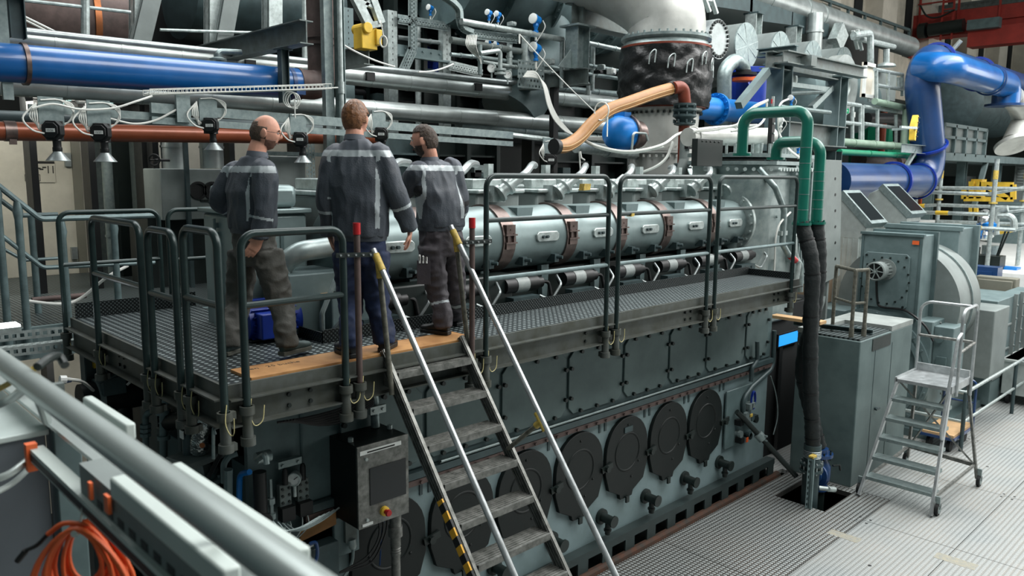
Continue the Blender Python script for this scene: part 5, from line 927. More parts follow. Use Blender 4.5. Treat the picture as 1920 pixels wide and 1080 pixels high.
t = thing('pull_rod', 'slanting black rod with clamp reaching from the gauge plate to the standpipe', 'rod', (9.3, 4.6, .5)); m = MB(); a, b = PY(1395, 785, 4.85), PY(1493, 893, 4.3); m.tube([a-V((.1, -.05, -.1)), a, b], .035, 12, .05); ob('rod', m, 'teal_black', t); m = MB(); d = (b-a).normalized(); q = a.lerp(b, .32); m.lathe(q, d, [(-.06, .045), (-.06, .06), (.04, .06), (.04, .045)], 14); m.bolts([q+V((0, -.06, .03)), q+V((.0, -.06, -.03))], (0, -1, 0), .012, .03); ob('clamp', m, 'galv', t)
m = MB(); m.tube([PY(1452, 620, 4.95), PY(1449, 690, 4.95), PY(1410, 725, 4.93), PY(1393, 748, 4.92), PY(1394, 775, 4.92)], .03, 10, .15); m.tube([PY(1420, 640, 4.9), PY(1420, 675, 4.9), PY(1410, 690, 4.9), PY(1408, 715, 4.9)], .028, 10, .05); ob('oil_pipe', m, 'teal_dark', label='dark pipes bending down the engine end beside the last door', cat='pipe')
m = MB(); q = PY(1411, 750, 4.9); m.tube([q+V((.05*math.cos(k*.5), -.01*k/20, .12*math.sin(k*.5))) for k in range(44)], .008, 5); ob('cable_coil', m, 'blue_royal', label='small coil of dark blue cable beside the engine end', cat='cable')
m = MB(); m.tube(curve([PY(1445, 705, 4.9), PY(1455, 740, 4.9), PY(1458, 780, 4.9), PY(1450, 815, 4.9)], 6), .008, 5); ob('cable', m, 'galv', label='thin grey cable hanging in the dark gap behind the engine end', cat='cable')
# ================================================================ concrete-grey cover box with steps, generator, blower
t = thing('cover_box', 'large grey steel cover box with chequer top standing on the floor', 'box', (11, 4.5, 0))
BX0, BX1, BY0, BY1, BZ1 = 10.12, 11.95, 3.95, 4.8, 1.98
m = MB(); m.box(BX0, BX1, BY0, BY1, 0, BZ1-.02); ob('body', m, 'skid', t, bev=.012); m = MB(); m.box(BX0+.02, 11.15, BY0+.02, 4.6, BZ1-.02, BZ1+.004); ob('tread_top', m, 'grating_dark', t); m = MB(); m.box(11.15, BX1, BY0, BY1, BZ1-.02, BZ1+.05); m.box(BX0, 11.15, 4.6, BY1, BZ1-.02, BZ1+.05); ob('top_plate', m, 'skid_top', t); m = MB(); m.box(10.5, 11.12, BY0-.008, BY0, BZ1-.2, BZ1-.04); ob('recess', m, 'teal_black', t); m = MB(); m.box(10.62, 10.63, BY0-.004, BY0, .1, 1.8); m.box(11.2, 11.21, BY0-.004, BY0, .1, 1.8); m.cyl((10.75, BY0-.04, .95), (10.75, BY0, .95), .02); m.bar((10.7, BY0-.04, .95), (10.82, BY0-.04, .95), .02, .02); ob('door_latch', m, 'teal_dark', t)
t = thing('short_railing', 'short galvanised tube railing on top of the grey cover box', 'railing', (10.4, 4.2, BZ1)); p1, p2, p3 = PX(1595, 640, 10.2), PX(1619, 632, 10.4), PX(1562, 595, 10.5); p1.z = p2.z = p3.z = BZ1; h = .88
for p in (p1, p2): m = MB(); m.cyl(p, p+V((0, 0, h)), .024, n=12); m.cyl(p, p+V((0, 0, .12)), .032, n=12); ob('post', m, 'worn_post', t)
m = MB(); m.cyl(p3, p3+V((0, 0, h)), .024, n=12); ob('post', m, 'worn_post', t); m = MB(); m.tube([p3+V((0, 0, h)), p1+V((0, 0, h)), p2+V((0, 0, h))], .024, 10); m.tube([p3+V((0, 0, .45)), p1+V((0, 0, .45)), p2+V((0, 0, .45))], .018, 10); ob('rails', m, 'worn_post', t)
m = MB(); a, b = PX(1440, 578, 10.3), PX(1500, 590, 10.3); m.obox((10.0, 4.75, 2.16), (.09, 0, 0), (0, .35, 0), (0, 0, .02)); ob('wooden_plank', m, 'ply', label='light wooden plank spanning behind the black sleeves at box top', cat='plank')
m = MB(); m.chan((10.3, 4.95, 2.05), (10.62, 4.0, 2.02), .06, .06); m.bolts([(10.55, 4.2, 2.04), (10.58, 4.1, 2.04)], (0, 0, 1), .02, .03); ob('steel_bar', m, 'teal_dark', label='loose dark steel bar lying on the chequer top of the cover box', cat='bar')
t = thing('monitor', 'lit blue screen in the dark gap left of the cover box', 'monitor', (9.9, 5.0, 1.7)); a, b = PY(1456, 629, 5.3), PY(1490, 646, 5.3); m = MB(); m.box(a.x-.02, b.x+.02, 5.26, 5.29, b.z+.04, a.z+.02); m.box(a.x+.05, a.x+.15, 5.265, 5.29, -.06, b.z+.04); ob('case', m, 'black', t); ob('screen', MB().box(a.x, b.x, 5.255, 5.26, b.z+.06, a.z), 'screen_blue', t, label='glowing blue screen')
# grey shield panel behind the sleeves
t = thing('shield_panel', 'tall flat grey panel with a row of dark holes behind the black sleeves', 'panel', (12, 5.3, 2.4)); m = MB(); m.prism([(11.3, 2.35), (12.42, 2.5), (12.2, 4.3), (11.0, 4.3)], (0, 5.25, 0), (1, 0, 0), (0, 0, 1), (0, .05, 0)); ob('plate', m, 'smoke_grey', t); m = MB()
for k in range(6): q = PY(1566, 335+30*k, 5.25); m.cyl(q-V((0, .006, 0)), q, .022, n=10)
ob('holes', m, 'black', t); m = MB(); m.bar((11.6, 5.32, 0), (11.6, 5.32, 2.45), .06, .06); m.bar((12.1, 5.32, 0), (12.1, 5.32, 2.5), .06, .06); m.bar((11.6, 5.32, 1.5), (12.1, 5.32, 2.2), .04, .04); ob('leg', m, 'smoke_grey', t)
m = MB(); m.box(12.9, 14.2, 5.9, 6.2, 1.86, 2.72); ob('plywood_sheet', m, 'tan_box', label='tan plywood sheet standing behind the blower box', cat='panel')
# generator with blower on top
GX, GY = 13.0, 4.0
t = thing('generator', 'big grey green generator body with round bolted end bell behind the step stand', 'generator', (15, 5.2, 0))
ob('end_housing', MB().box(GX, 14.2, GY, 6.5, 0, 1.85), 'teal_grey', t, bev=.02); ob('body', MB().box(14.2, 18.2, GY+.05, 6.5, 0, 1.78), 'teal_grey', t, bev=.02)
m = MB(); c = V((GX, 4.95, .95)); m.lathe(c, (-1, 0, 0), [(0, .98), (.05, .98), (.05, .9), (.03, .9), (.03, .86), (.06, .86), (.06, .80), (0, .80)], 56, False); m.ring_bolts(c+V((-.05, 0, 0)), (-1, 0, 0), .94, 26, .016, .03); ob('end_bell', m, 'teal_grey', t)
m = MB(); m.box(13.6, 18.2, GY-.0, GY+.04, 1.74, 1.86); m.bolts([(13.3+.22*k, GY-.0, 1.8) for k in range(20)], (0, -1, 0), .018, .02); m.bolts([(13.62, GY, .2+.2*k) for k in range(8)], (0, -1, 0), .018, .02); ob('rim', m, 'smoke_grey', t)
m = MB(); m.box(13.05, 13.62, 3.72, GY, .95, 1.78); tb = ob('terminal_box', m, 'teal_grey', t, bev=.012); m = MB(); m.cyl((13.03, 3.9, 1.6), (12.97, 3.9, 1.6), .06); m.box(12.98, 13.06, 3.78, 3.92, 1.12, 1.32); ob('cover', m, 'teal_mid', tb); m = MB(); m.box(12.97, 13.0, 3.95, 4.1, 1.02, 1.06); ob('tag', m, 'label_white', tb)
m = MB(); m.box(14.5, 15.35, 3.55, GY, .75, 1.9); ob('switch_box', m, 'smoke_grey', t, bev=.015); m = MB(); m.box(15.55, 18.0, 3.78, GY+.06, .05, 1.92); fb = ob('cooler_box', m, 'teal_grey', t, bev=.01); m = MB()
for k in range(4): m.box(16.55+.42*k, 16.6+.42*k, 3.72, 3.78, .1, 1.95)
for z in (.5, .95, 1.4): m.box(15.55, 16.5, 3.76, 3.78, z, z+.03)
m.bolts([(16.57+.42*k, 3.72, .25+.25*j) for k in range(4) for j in range(7)], (0, -1, 0), .02, .02); ob('ribs', m, 'smoke_grey', fb)
a = PY(1793, 625, GY-.02); ob('lettering', text_mb('AvK', V((13.98, GY-.012, 1.36)), (1, 0, 0), (0, 0, 1), .2, .003), 'red', t, label='red AvK lettering'); m = MB(); m.box(13.7, 14.48, GY-.012, GY, .4, 1.7); ob('side_plate', m, 'smoke_grey', t)
m = MB(); m.box(GX-.1, 18.4, GY-.1, 6.6, -.0, .12); ob('base', m, 'teal_mid', t)
m = MB(); m.tube(curve([PX(1643, 520, GX-.06), PX(1645, 560, GX-.05), PX(1652, 575, GX-.05), PX(1690, 580, GX-.05), PX(1710, 590, GX-.08), PX(1735, 612, GX-.08), PX(1750, 640, GX-.1)], 6), .018, 8); ob('motor_cable', m, 'black', label='black cable running from the blower motor down to the terminal box', cat='cable')
t = thing('blower', 'grey green radial blower with square front box and motor on the generator', 'blower', (13.6, 4.7, 1.86))
F0, F1 = 4.24, 5.17
ob('front_box', MB().box(GX-.02, GX+.5, F0, F1, 1.84, 3.16), 'teal_grey', t, bev=.012)
m = MB(); m.box(GX-.045, GX-.02, F0, F1, 1.84, 1.87); m.box(GX-.05, GX+.02, F0-.02, F1+.02, 3.14, 3.18); m.box(GX-.035, GX-.02, F0, F0+.04, 1.84, 3.16); m.box(GX-.035, GX-.02, F1-.04, F1, 1.84, 3.16); m.box(GX+.46, GX+.52, F0-.06, F1+.02, 1.84, 3.2); ob('rim', m, 'teal_mid', t)
y0, y1, z0, z1 = F0+.16, F1-.06, 1.98, 2.86; m = MB(); m.prism([(0, .05), (.05, 0), (y1-y0-.05, 0), (y1-y0, .05), (y1-y0, z1-z0-.05), (y1-y0-.05, z1-z0), (.05, z1-z0), (0, z1-z0-.05)], (GX-.02, y0, z0), (0, 1, 0), (0, 0, 1), (-.03, 0, 0)); pl_ = ob('motor_plate', m, 'teal_grey', t, bev=.008)
m = MB(); cy, cz = (y0+y1)/2, (z0+z1)/2; m.ring_bolts((GX-.05, cy, cz), (-1, 0, 0), .37, 18, .016, .02); m.bolts([(GX-.05, y, z) for y in (y0+.05, y1-.05) for z in (z0+.05, z1-.05)], (-1, 0, 0), .018, .02); ob('bolts', m, 'teal_black', pl_)
m = MB(); mc = PX(1660, 505, GX-.05); m.lathe((GX-.05, mc.y, mc.z), (-1, 0, 0), [(0, .17), (.03, .17), (.03, .12), (.22, .12), (.22, .14), (.42, .15), (.43, .13), (.40, .12)], 28, False)
for k in range(16): a = k*math.pi/8; n = V((0, math.cos(a), math.sin(a))); m.bar(V((GX-.1, mc.y, mc.z))+n*.125, V((GX-.26, mc.y, mc.z))+n*.125, .008, .03, n)
mt_ = ob('motor', m, 'smoke_grey', t); m = MB(); o_ = V((GX-.46, mc.y, mc.z)); m.cyl(o_+V((.02, 0, 0)), o_+V((.06, 0, 0)), .13, n=24); ob('fan_opening', m, 'black', mt_); m = MB()
for k in range(7): a = k*2*math.pi/7; n = V((0, math.cos(a), math.sin(a))); n2 = V((0, math.cos(a+.5), math.sin(a+.5))); m.bar(o_+n*.02, o_+n2*.13, .012, .02, (1, 0, 0))
m.cyl(o_-V((.01, 0, 0)), o_+V((.02, 0, 0)), .035); ob('fan_guard', m, 'galv_light', mt_)
m = MB(); sc = V((13.5, 4.75, 2.0)); m.lathe(sc, (1, 0, 0), [(0, .96), (1.05, .96)], 64); ob('scroll', m, 'smoke_grey', t); m = MB(); m.lathe(sc, (1, 0, 0), [(.55, .965), (.55, .99), (.57, .99), (.57, .965)], 64, False); ob('seam', m, 'galv', t)
m = MB(); m.box(14.55, 15.3, 4.2, 5.4, 1.8, 3.2); m.box(14.53, 14.6, 4.15, 5.42, 3.16, 3.24); m.box(15.28, 15.36, 4.1, 5.42, 1.8, 3.24); ob('rear_box', m, 'teal_grey', t, bev=.01)
a = PX(1722, 450, GX-.03); m = MB(); m.box(GX-.045, GX-.04, F0+.05, F0+.15, 3.02, 3.08); ob('label', m, 'orange', t, label='small orange label')
# air duct hoods
def hood(x, y, label, s=1.0, zb=1.8, zt=3.5):
    t = thing('duct_hood', label, 'duct', (x, y, zb)); w_ = .42*s
    m = MB(); m.box(x-w_, x+w_, y-w_, y+w_, zb, zt-.42)
    for k in range(9): xx = x-w_+2*w_*k/8; m.box(xx-.006, xx+.006, y-w_-.012, y-w_, zb, zt-.42); yy = y-w_+2*w_*k/8; m.box(x-w_-.012, x-w_, yy-.006, yy+.006, zb, zt-.42)
    ob('shaft', m, 'duct_tin', t)
    m = MB(); P = [(-w_, 0), (w_, 0), (w_+.12, .12), (w_+.12, .2), (-w_*.15, .72), (-w_*.6, .64), (-w_*.9, .4)]; m.prism(P, (x-w_, y, zt-.42), (0, -1, 0), (0, 0, 1), (2*w_, 0, 0)); ob('elbow', m, 'duct_tin', t, bev=.01)
    a, b = V((x, y-(w_+.12), zt-.22)), V((x, y+w_*.15, zt+.30)); d = (b-a).normalized(); n = V((1, 0, 0)).cross(d).normalized(); n = n if n.z > 0 else -n
    m = MB(); m.obox((a+b)/2+n*.06, d*(b-a).length/2*1.05, V((w_*1.05, 0, 0)), n*.06); ob('outlet_frame', m, 'galv', t); m = MB(); m.obox((a+b)/2+n*.122, d*(b-a).length/2*.86, V((w_*.85, 0, 0)), n*.004); ob('screen', m, 'glass_dark', t)
hx = PX(1662, 430, 16.0); hood(16.0, hx.y, 'right of two sheet metal duct hoods with dark slanted screen', .88, 1.78, 3.52)
hx = PX(1588, 440, 14.0); hood(14.0, hx.y, 'left of two sheet metal duct hoods, partly behind the grey panel', .8, 1.85, 3.42)
# ================================================================ upper right: silencers, blue ducts, frames, crane, scaffolding
sl = [(1398, 86, 40, 'pale round silencer end with radial seams, largest and leftmost of four'), (1462, 98, 36, 'pale round silencer end, second from left of four'), (1523, 113, 34, 'pale round silencer end, third from left behind the crane beam'), (1581, 127, 36, 'pale round silencer end, rightmost of four above the green pipes')]
sx0 = [14.85, 17.1, 18.6, 20.6]
for i, (px_, py_, hh_, lb) in enumerate(sl):
    c = PX(px_, py_, sx0[i]) if False else PY(px_, py_, 8.7); r = prad(c, hh_); t = thing('silencer', lb, 'silencer', c, None)
    m = MB(); m.lathe(c, (0, 1, 0), [(0, r), (4.5, r)], 48); ob('drum', m, 'smoke_grey', t); m = MB(); m.lathe(c, (0, -1, 0), [(0, r*1.01), (.03, r*1.01), (.05, .02)], 48)
    hd = ob('end_cap', m, 'galv', t); m = MB()
    for k in range(8): a = k*math.pi/4+.3; n = V((math.cos(a), 0, math.sin(a))); m.bar(c-V((0, .045, 0))+n*.05, c-V((0, .038, 0))+n*r*.97, .01, .012, (0, 1, 0))
    ob('seams', m, 'galv_light', hd)
t = thing('blind_flange', 'bolted bright blind flange on a grey duct right of the stack elbow', 'flange', PY(1342, 72, 8.2)); c = PY(1342, 74, 8.2); r = prad(c, 35); m = MB(); m.lathe(c, (0, -1, 0), [(-.1, r), (.06, r), (.06, .02)], 44); ob('disc', m, 'steel', t); m = MB(); m.ring_bolts(c-V((0, .06, 0)), (0, -1, 0), r*.88, 24, .03, .03); ob('bolts', m, 'teal_black', t); m = MB(); m.lathe(c, (0, 1, 0), [(.1, r*1.0), (.18, r), (.18, r*.85), (3, r*.85)], 44); ob('duct', m, 'smoke_grey', t)
t = thing('silencer_vessel', 'dark teal horizontal vessel with oval hatch behind the steel frame', 'vessel', PY(1540, 160, 8.8)); a, b = PY(1470, 175, 9.3), PY(1600, 150, 9.3); zc_ = a.z; m = MB(); m.lathe((a.x, 9.3, zc_), (1, 0, 0), [(-.1, .6), (0, .8), (b.x-a.x, .8)], 44); ob('shell', m, 'teal_mid', t); c = PY(1477, 148, 8.5); m = MB(); m.lathe(c, (-.3, -1, .1), [(0, .22), (.08, .22), (.08, .17), (.03, .16), (.03, .02)], 26); ob('hatch', m, 'beam_grey', t); c = PY(1585, 160, 8.4); t2 = MB(); t2.lathe(c+V((0, .3, 0)), (0, -1, 0), [(0, .72), (.3, .72), (.3, .3), (.2, .28)], 44, False); t2.lathe(c+V((0, .1, 0)), (0, -1, 0), [(0, .3), (.02, .3)], 24); ob('end_plate', t2, 'duct_tin', t)
ob('port', MB().lathe(PY(1578, 158, 8.38), (0, -1, 0), [(0, .17), (.02, .17)], 22), 'black', t)
# long silver pipe along the wall top, on posts
t, r = pipe('lagged_pipe', 'long silver lagged pipe along the top right running to the blue duct', PY(1330, -38, 10.5), PY(1705, 88, 10.5), 13, 'lagging', (.2, .36, .44), r=.33, bh=.02)
for q, w_, lb in ((1414, .2, 'first'), (1489, .2, 'second'), (1556, .2, 'third')):
    c = PY(q, 26+(q-1414)*.33, 10.2); m = MB(); m.ibeam((c.x, 10.2, c.z-1.0), (c.x, 10.2, c.z-.02), .3, .3, .02, (1, 0, 0)); tt = thing('pipe_post', f'pale I-beam post carrying the long silver pipe, {lb} from left', 'post', (c.x, 10.2, c.z-1)); ob('post', m, 'galv_light', tt); m = MB(); m.prism([(0, 0), (0, -.55), (-2.2, -.7), (-2.2, 0)], (c.x, 10.25, c.z+.6), (1, 0, 0), (0, 0, 1), (0, .03, 0)); m.box(c.x-.15, c.x+.15, 10.0, 10.4, c.z-.02, c.z+.02); ob('gusset', m, 'teal_dark', tt)
c = PY(1528, 62, 10.0); m = MB(); m.cyl((c.x, 10.0, c.z-.5), (c.x, 10.0, c.z+.5), .2, n=20); m.lathe((c.x, 10.0, c.z), (0, 0, 1), [(0, .2), (0, .23), (.06, .23), (.06, .2)], 20, False); ob('downpipe', m, 'lagging', label='short silver downpipe under the long silver pipe', cat='pipe')
m = MB(); a = PY(1565, 85, 10); b = PY(1578, 55, 10); m.bar(a, b, .25, .5); ob('chute', m, 'galv_light', label='slanted pale metal chute right of the pipe posts', cat='chute')
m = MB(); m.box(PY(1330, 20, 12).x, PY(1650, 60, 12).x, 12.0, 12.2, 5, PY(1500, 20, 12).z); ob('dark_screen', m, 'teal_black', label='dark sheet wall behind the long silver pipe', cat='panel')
for q, py_, lb in ((1330, 22, 'folded pale lever bracket above the blind flange'), (1608, 92, 'folded pale lever bracket right of the silencers')):
    c = PY(q, py_, 8.6); m = MB(); m.bar(c+V((-.35, 0, .4)), c, .08, .05); m.bar(c+V((-.1, 0, .45)), c+V((.25, 0, .0)), .08, .05); m.bar(c+V((-.2, 0, .2)), c+V((.05, 0, .22)), .06, .05); ob('lever_bracket', m, 'duct_tin', label=lb, cat='bracket')
# steel crane frame in front of the silencers
FY = 6.9
t = thing('steel_portal', 'grey steel portal frame with hoist beam above the green pipes', 'frame', PY(1500, 250, FY)); A_ = PY(1457, 240, FY); A1 = PY(1457, 122, FY); C0 = PY(1563, 255, FY); C1 = PY(1563, 145, FY)
m = MB(); m.ibeam((A_.x, FY, A_.z-.4), (A_.x, FY, A1.z), .36, .3, .025, (1, 0, 0)); m.box(A_.x-.25, A_.x+.25, FY-.2, FY+.2, A1.z, A1.z+.03); ob('post', m, 'teal_grey', t); m = MB(); m.ibeam((C0.x, FY, C0.z-.2), (C0.x, FY, C1.z), .36, .3, .025, (1, 0, 0)); m.box(C0.x-.25, C0.x+.25, FY-.2, FY+.2, C1.z, C1.z+.03); ob('post', m, 'teal_grey', t)
m = MB(); a, b = PY(1436, 112, FY), PY(1562, 137, FY); m.ibeam(a, b, .28, .24, .02); ob('top_beam', m, 'beam_grey', t); m = MB(); m.ibeam(PY(1468, 106, FY-.5), PY(1618, 137, FY-.5), .2, .18, .02); m.box(PY(1505, 118, FY-.5).x-.1, PY(1505, 118, FY-.5).x+.1, FY-.7, FY-.5, PY(1505, 126, FY-.5).z, PY(1505, 106, FY-.5).z); ob('hoist_beam', m, 'beam_grey', t); m = MB(); a = PY(1455, 98, FY); m.ibeam((a.x-.05, FY-.4, a.z), (a.x-.05, FY+.3, a.z), .14, .16, .015); ob('cross_beam', m, 'teal_mid', t)
m = MB(); m.bar(PY(1438, 133, FY-.1), PY(1385, 198, FY-.1), .12, .12); ob('brace', m, 'teal_grey', t); m = MB(); m.bar(PY(1470, 157, FY), PY(1557, 168, FY), .06, .08); m.tube([PY(1472, 176, FY), PY(1547, 172, FY)], .04, 8); m.bar(PY(1558, 165, FY), PY(1520, 203, FY), .1, .1); m.tube([PY(1462, 200, FY-.2), PY(1556, 211, FY-.2)], .04, 8); ob('rails', m, 'galv', t); m = MB(); m.ibeam(PY(1450, 248, FY), PY(1575, 258, FY), .4, .3, .02); ob('foot_beam', m, 'beam_grey', t)
for q_ in (A_, C0): m = MB(); m.ibeam((q_.x, FY, 0), (q_.x, FY, q_.z-.3), .3, .26, .02, (1, 0, 0)); ob('lower_leg', m, 'teal_dark', t)
# access platform with pale rails, stair door and green pipes
PYD = 7.6
t = thing('access_platform', 'raised access platform with pale tube railings left of the blue duct', 'platform', PY(1640, 275, PYD)); m = MB(); a, b = PY(1570, 262, PYD), PY(1698, 276, PYD); m.box(a.x, b.x, PYD, PYD+2, a.z-.1, a.z); ob('deck', m, 'beam_grey', t)
m = MB()
for (p, q) in (((1575, 192), (1613, 198)), ((1575, 229), (1612, 233)), ((1613, 198), (1613, 265)), ((1579, 195), (1579, 262)), ((1598, 200), (1598, 262)), ((1617, 198), (1617, 265)), ((1620, 200), (1698, 212)), ((1620, 232), (1680, 240)), ((1680, 215), (1680, 270)), ((1645, 205), (1645, 268)), ((1640, 130), (1692, 140)), ((1692, 140), (1692, 180)), ((1645, 160), (1692, 168)), ((1665, 133), (1665, 190)), ((1685, 145), (1685, 165)), ((1643, 132), (1643, 190))): m.tube([PY(*p, PYD), PY(*q, PYD)], .045, 8)
ob('railing', m, 'galv_light', t)
m = MB(); x0, x1 = PY(1622, 150, PYD+.3).x, PY(1643, 150, PYD+.3).x; z0, z1 = PY(1622, 182, PYD+.3).z, PY(1622, 115, PYD+.3).z
for a_ in ((x0, x0+.08, z0, z1), (x1-.08, x1, z0, z1), (x0, x1, z1-.08, z1), (x0, x1, z0, z0+.08)): m.box(a_[0], a_[1], PYD+.3, PYD+.36, a_[2], a_[3])
ob('white_frame', m, 'white', t); m = MB(); m.box(x0, x1, PYD+.36, PYD+.4, z0, z1); ob('tan_infill', m, 'concrete', t)
pipe('green_grey_pipe', 'pale green grey pipe framing the lower edge of the access platform', PY(1572, 266, 7.4), PY(1694, 275, 7.4), 4, 'green_light', (.2, .5, .8), r=.085); a = PY(1694, 275, 7.4); b = PY(1694, 205, 7.4); b.x = a.x; pipe('green_grey_pipe', 'upright pale green grey pipe beside the blue duct', a, b, 4, 'green_light', (.5,), r=.085); pipe('green_grey_pipe', 'upper pale green grey pipe above the dark pipe on the access platform', PY(1640, 190, 7.5), PY(1696, 202, 7.5), 4, 'green_light', (.3,), r=.075)
pipe('green_water_pipe', 'bright green thin pipe crossing below the access platform', PY(1574, 285, 7.2), PY(1735, 294, 7.2), 3, 'green_tank', (.3, .6), r=.065)
m = MB(); m.tube([PY(1625, 222, 8.3), PY(1668, 222, 8.3), PY(1684, 230, 8.3), PY(1685, 272, 8.3)], .14, 18, .3); ob('black_pipe', m, 'black', label='black insulated pipe bending down on the access platform', cat='pipe'); m = MB(); a, b = PY(1653, 275, 8.9), PY(1653, 205, 8.9); b.x = a.x; a.z = 0; m.cyl(a, b, .09); ob('red_pipe', m, 'rust_pipe', label='dark red upright pipe in front of the green tank', cat='pipe')
t = thing('green_tank', 'bright green tank half hidden behind the access platform rails', 'tank', PY(1655, 280, 9.6)); c0, c1 = PY(1648, 292, 9.6), PY(1648, 240, 9.6); m = MB(); m.lathe((c0.x, 9.6, c0.z-.3), (0, 0, 1), [(0, .85), (c1.z-c0.z+.3, .85)], 36); m.box(c0.x-.95, c0.x-.2, 9.0, 9.6, c0.z-.3, c1.z); ob('shell', m, 'green_tank', t)
t = thing('exit_sign', 'small green exit sign with white pictogram above the railings', 'sign', PY(1583, 207, 8)); a, b = PY(1577, 202, 8), PY(1590, 213, 8); m = MB(); m.box(a.x, b.x, 7.98, 8.02, b.z, a.z); ob('board', m, 'sign_green', t); m = MB(); c = (a+b)/2; m.box(a.x+.08, a.x+.32, 7.97, 7.98, b.z+.06, a.z-.06); m.box(a.x+.5, a.x+.62, 7.97, 7.98, b.z+.1, a.z-.1); m.box(a.x+.68, a.x+.74, 7.97, 7.98, b.z+.05, a.z-.18); ob('pictogram', m, 'white', t)
m = MB(); a, b = PY(1610, 300, 8.2), PY(1670, 308, 8.2); m.cyl(a, b, .2, n=18); m.lathe(b, (1, 0, 0), [(0, .3), (.1, .3)], 20); m.tube([b+V((0, 0, .1)), PY(1695, 300, 8.2), PY(1700, 318, 8.2)], .06, 8, .1); ob('rusty_pipe', m, 'rust_brown', label='rusty brown pipe with flange above the lower blue duct', cat='pipe')
m = MB(); a = PY(1690, 278, 7.0); m.chan(a, a+V((1.6, 0, 0)), .2, .1, .01); m.bar(a+V((.1, 0, -.6)), a+V((.9, 0, -.05)), .08, .08); ob('wall_bracket', m, 'galv', label='grey steel bracket touching the blue duct', cat='bracket')
m = MB(); a = PY(1633, 60, 8.5); m.tube([PY(1600, 66, 8.2), PY(1632, 62, 8.2), PY(1633, 190, 8.2)], .08, 10, .12); m.tube([PY(1600, 70, 8.4), PY(1676, 88, 8.4)], .07, 10); m.tube([PY(1662, 92, 8.4), PY(1662, 125, 8.4)], .08, 10); m.lathe(PY(1661, 125, 8.4), (0, 0, 1), [(0, .25), (.06, .22), (.1, .1)], 18); ob('vent_pipe', m, 'galv_light', label='pale vent pipes rising above the access platform', cat='pipe')
m = MB(); a, b = PY(1645, 130, 8.6), PY(1678, 190, 8.6); m.box(a.x, b.x, 8.6, 9.4, b.z, a.z); ob('grey_locker', m, 'smoke_grey', label='pale grey green locker behind the access platform rails', cat='cabinet')
# the big blue ducts
BYY = 7.0; R1 = .42
lo = PY(1745, 335, BYY); lt = PY(1716, 105, BYY); L0 = PY(1560, 345, BYY); LZ = PY(1640, 340, BYY).z
t = thing('blue_duct', 'huge blue duct rising in an elbow from low left up to the top bend', 'duct', lo)
m = MB(); m.tube([V((L0.x, BYY, LZ)), V((lo.x+.05, BYY, LZ)), V((lt.x+.25, BYY, lt.z)), V((30, BYY, lt.z+.02))], .385, 36, .55, k=12)
ob('duct_run', m, 'blue_deep', t)
m = MB()
for q, yy in ((1672, 335), ): c = PY(q, yy, BYY); m.lathe((c.x, BYY, LZ), (1, 0, 0), [(0, .4), (0, .45), (.08, .45), (.08, .4)], 36, False)
c = PY(1712, 335, BYY); m.lathe((c.x+.3, BYY, LZ), (1, 0, 0), [(0, .4), (0, .44), (.06, .44), (.06, .4)], 36, False)
d = (V((lt.x+.25, BYY, lt.z))-V((lo.x+.05, BYY, LZ))).normalized(); p0 = V((lo.x+.05, BYY, LZ))+d*.95; m.lathe(p0, d, [(0, .4), (0, .46), (.05, .46), (.05, .4)], 36, False)
for xx in (lt.x+1.35, lt.x+4.6): m.lathe((xx, BYY, lt.z+.01), (1, 0, 0), [(0, .4), (0, .46), (.08, .46), (.08, .4)], 36, False)
ob('flange', m, 'blue_royal', t)
B2 = 6.35; b0, b1 = PY(1770, 125, B2), PY(1850, 148, B2); t = thing('blue_branch', 'bright blue branch duct turning down to a dark flange at the right edge', 'duct', b1); e = PY(1888, 165, B2); zf = PY(1888, 196, B2).z
m = MB(); m.tube([V((lt.x+.5, BYY, b1.z+.1)), V((b0.x+.2, B2, b1.z)), V((e.x, B2, b1.z)), V((e.x, B2, zf))], .34, 32, .7, k=10); ob('duct_run', m, 'blue_pipe', t); m = MB(); m.lathe((e.x, B2, zf), (0, 0, 1), [(-.06, .5), (0, .5), (0, .36)], 30); ob('flange', m, 'blue_deep', t); m = MB(); m.lathe((PY(1855, 150, B2).x, B2, b1.z), (1, 0, 0), [(0, .36), (0, .4), (.06, .4), (.06, .36)], 32, False); ob('ring', m, 'blue_deep', t)
t = thing('cable_reel_bracket', 'yellow serrated cable bracket hanging beside the blue duct', 'bracket', PY(1718, 240, 6.4)); c = PY(1718, 240, 6.3); m = MB(); P = [(x_*.45, y_*.45) for x_, y_ in [(-.1, -.55), (.06, -.6), (.12, -.4), (.08, -.3), (.16, -.2), (.12, -.08), (.2, 0), (.15, .15), (.23, .25), (.18, .4), (.24, .55), (.14, .62), (.02, .4), (-.12, .1)]]; m.prism(P, c, (1, 0, 0), (0, 0, 1), (0, .12, 0)); ob('body', m, 'yellow', t); m = MB(); m.bar(c-V((.9, 0, .02)), c, .05, .05); m.bar(c, c+V((.3, .6, 0)), .05, .05); ob('arm', m, 'galv_light', t)
m = MB(); [m.box(c.x+.03+.01*k, c.x+.08+.01*k, c.y-.02, c.y, c.z-.19+.1*k, c.z-.165+.1*k) for k in range(5)]; ob('notches', m, 'black', t)
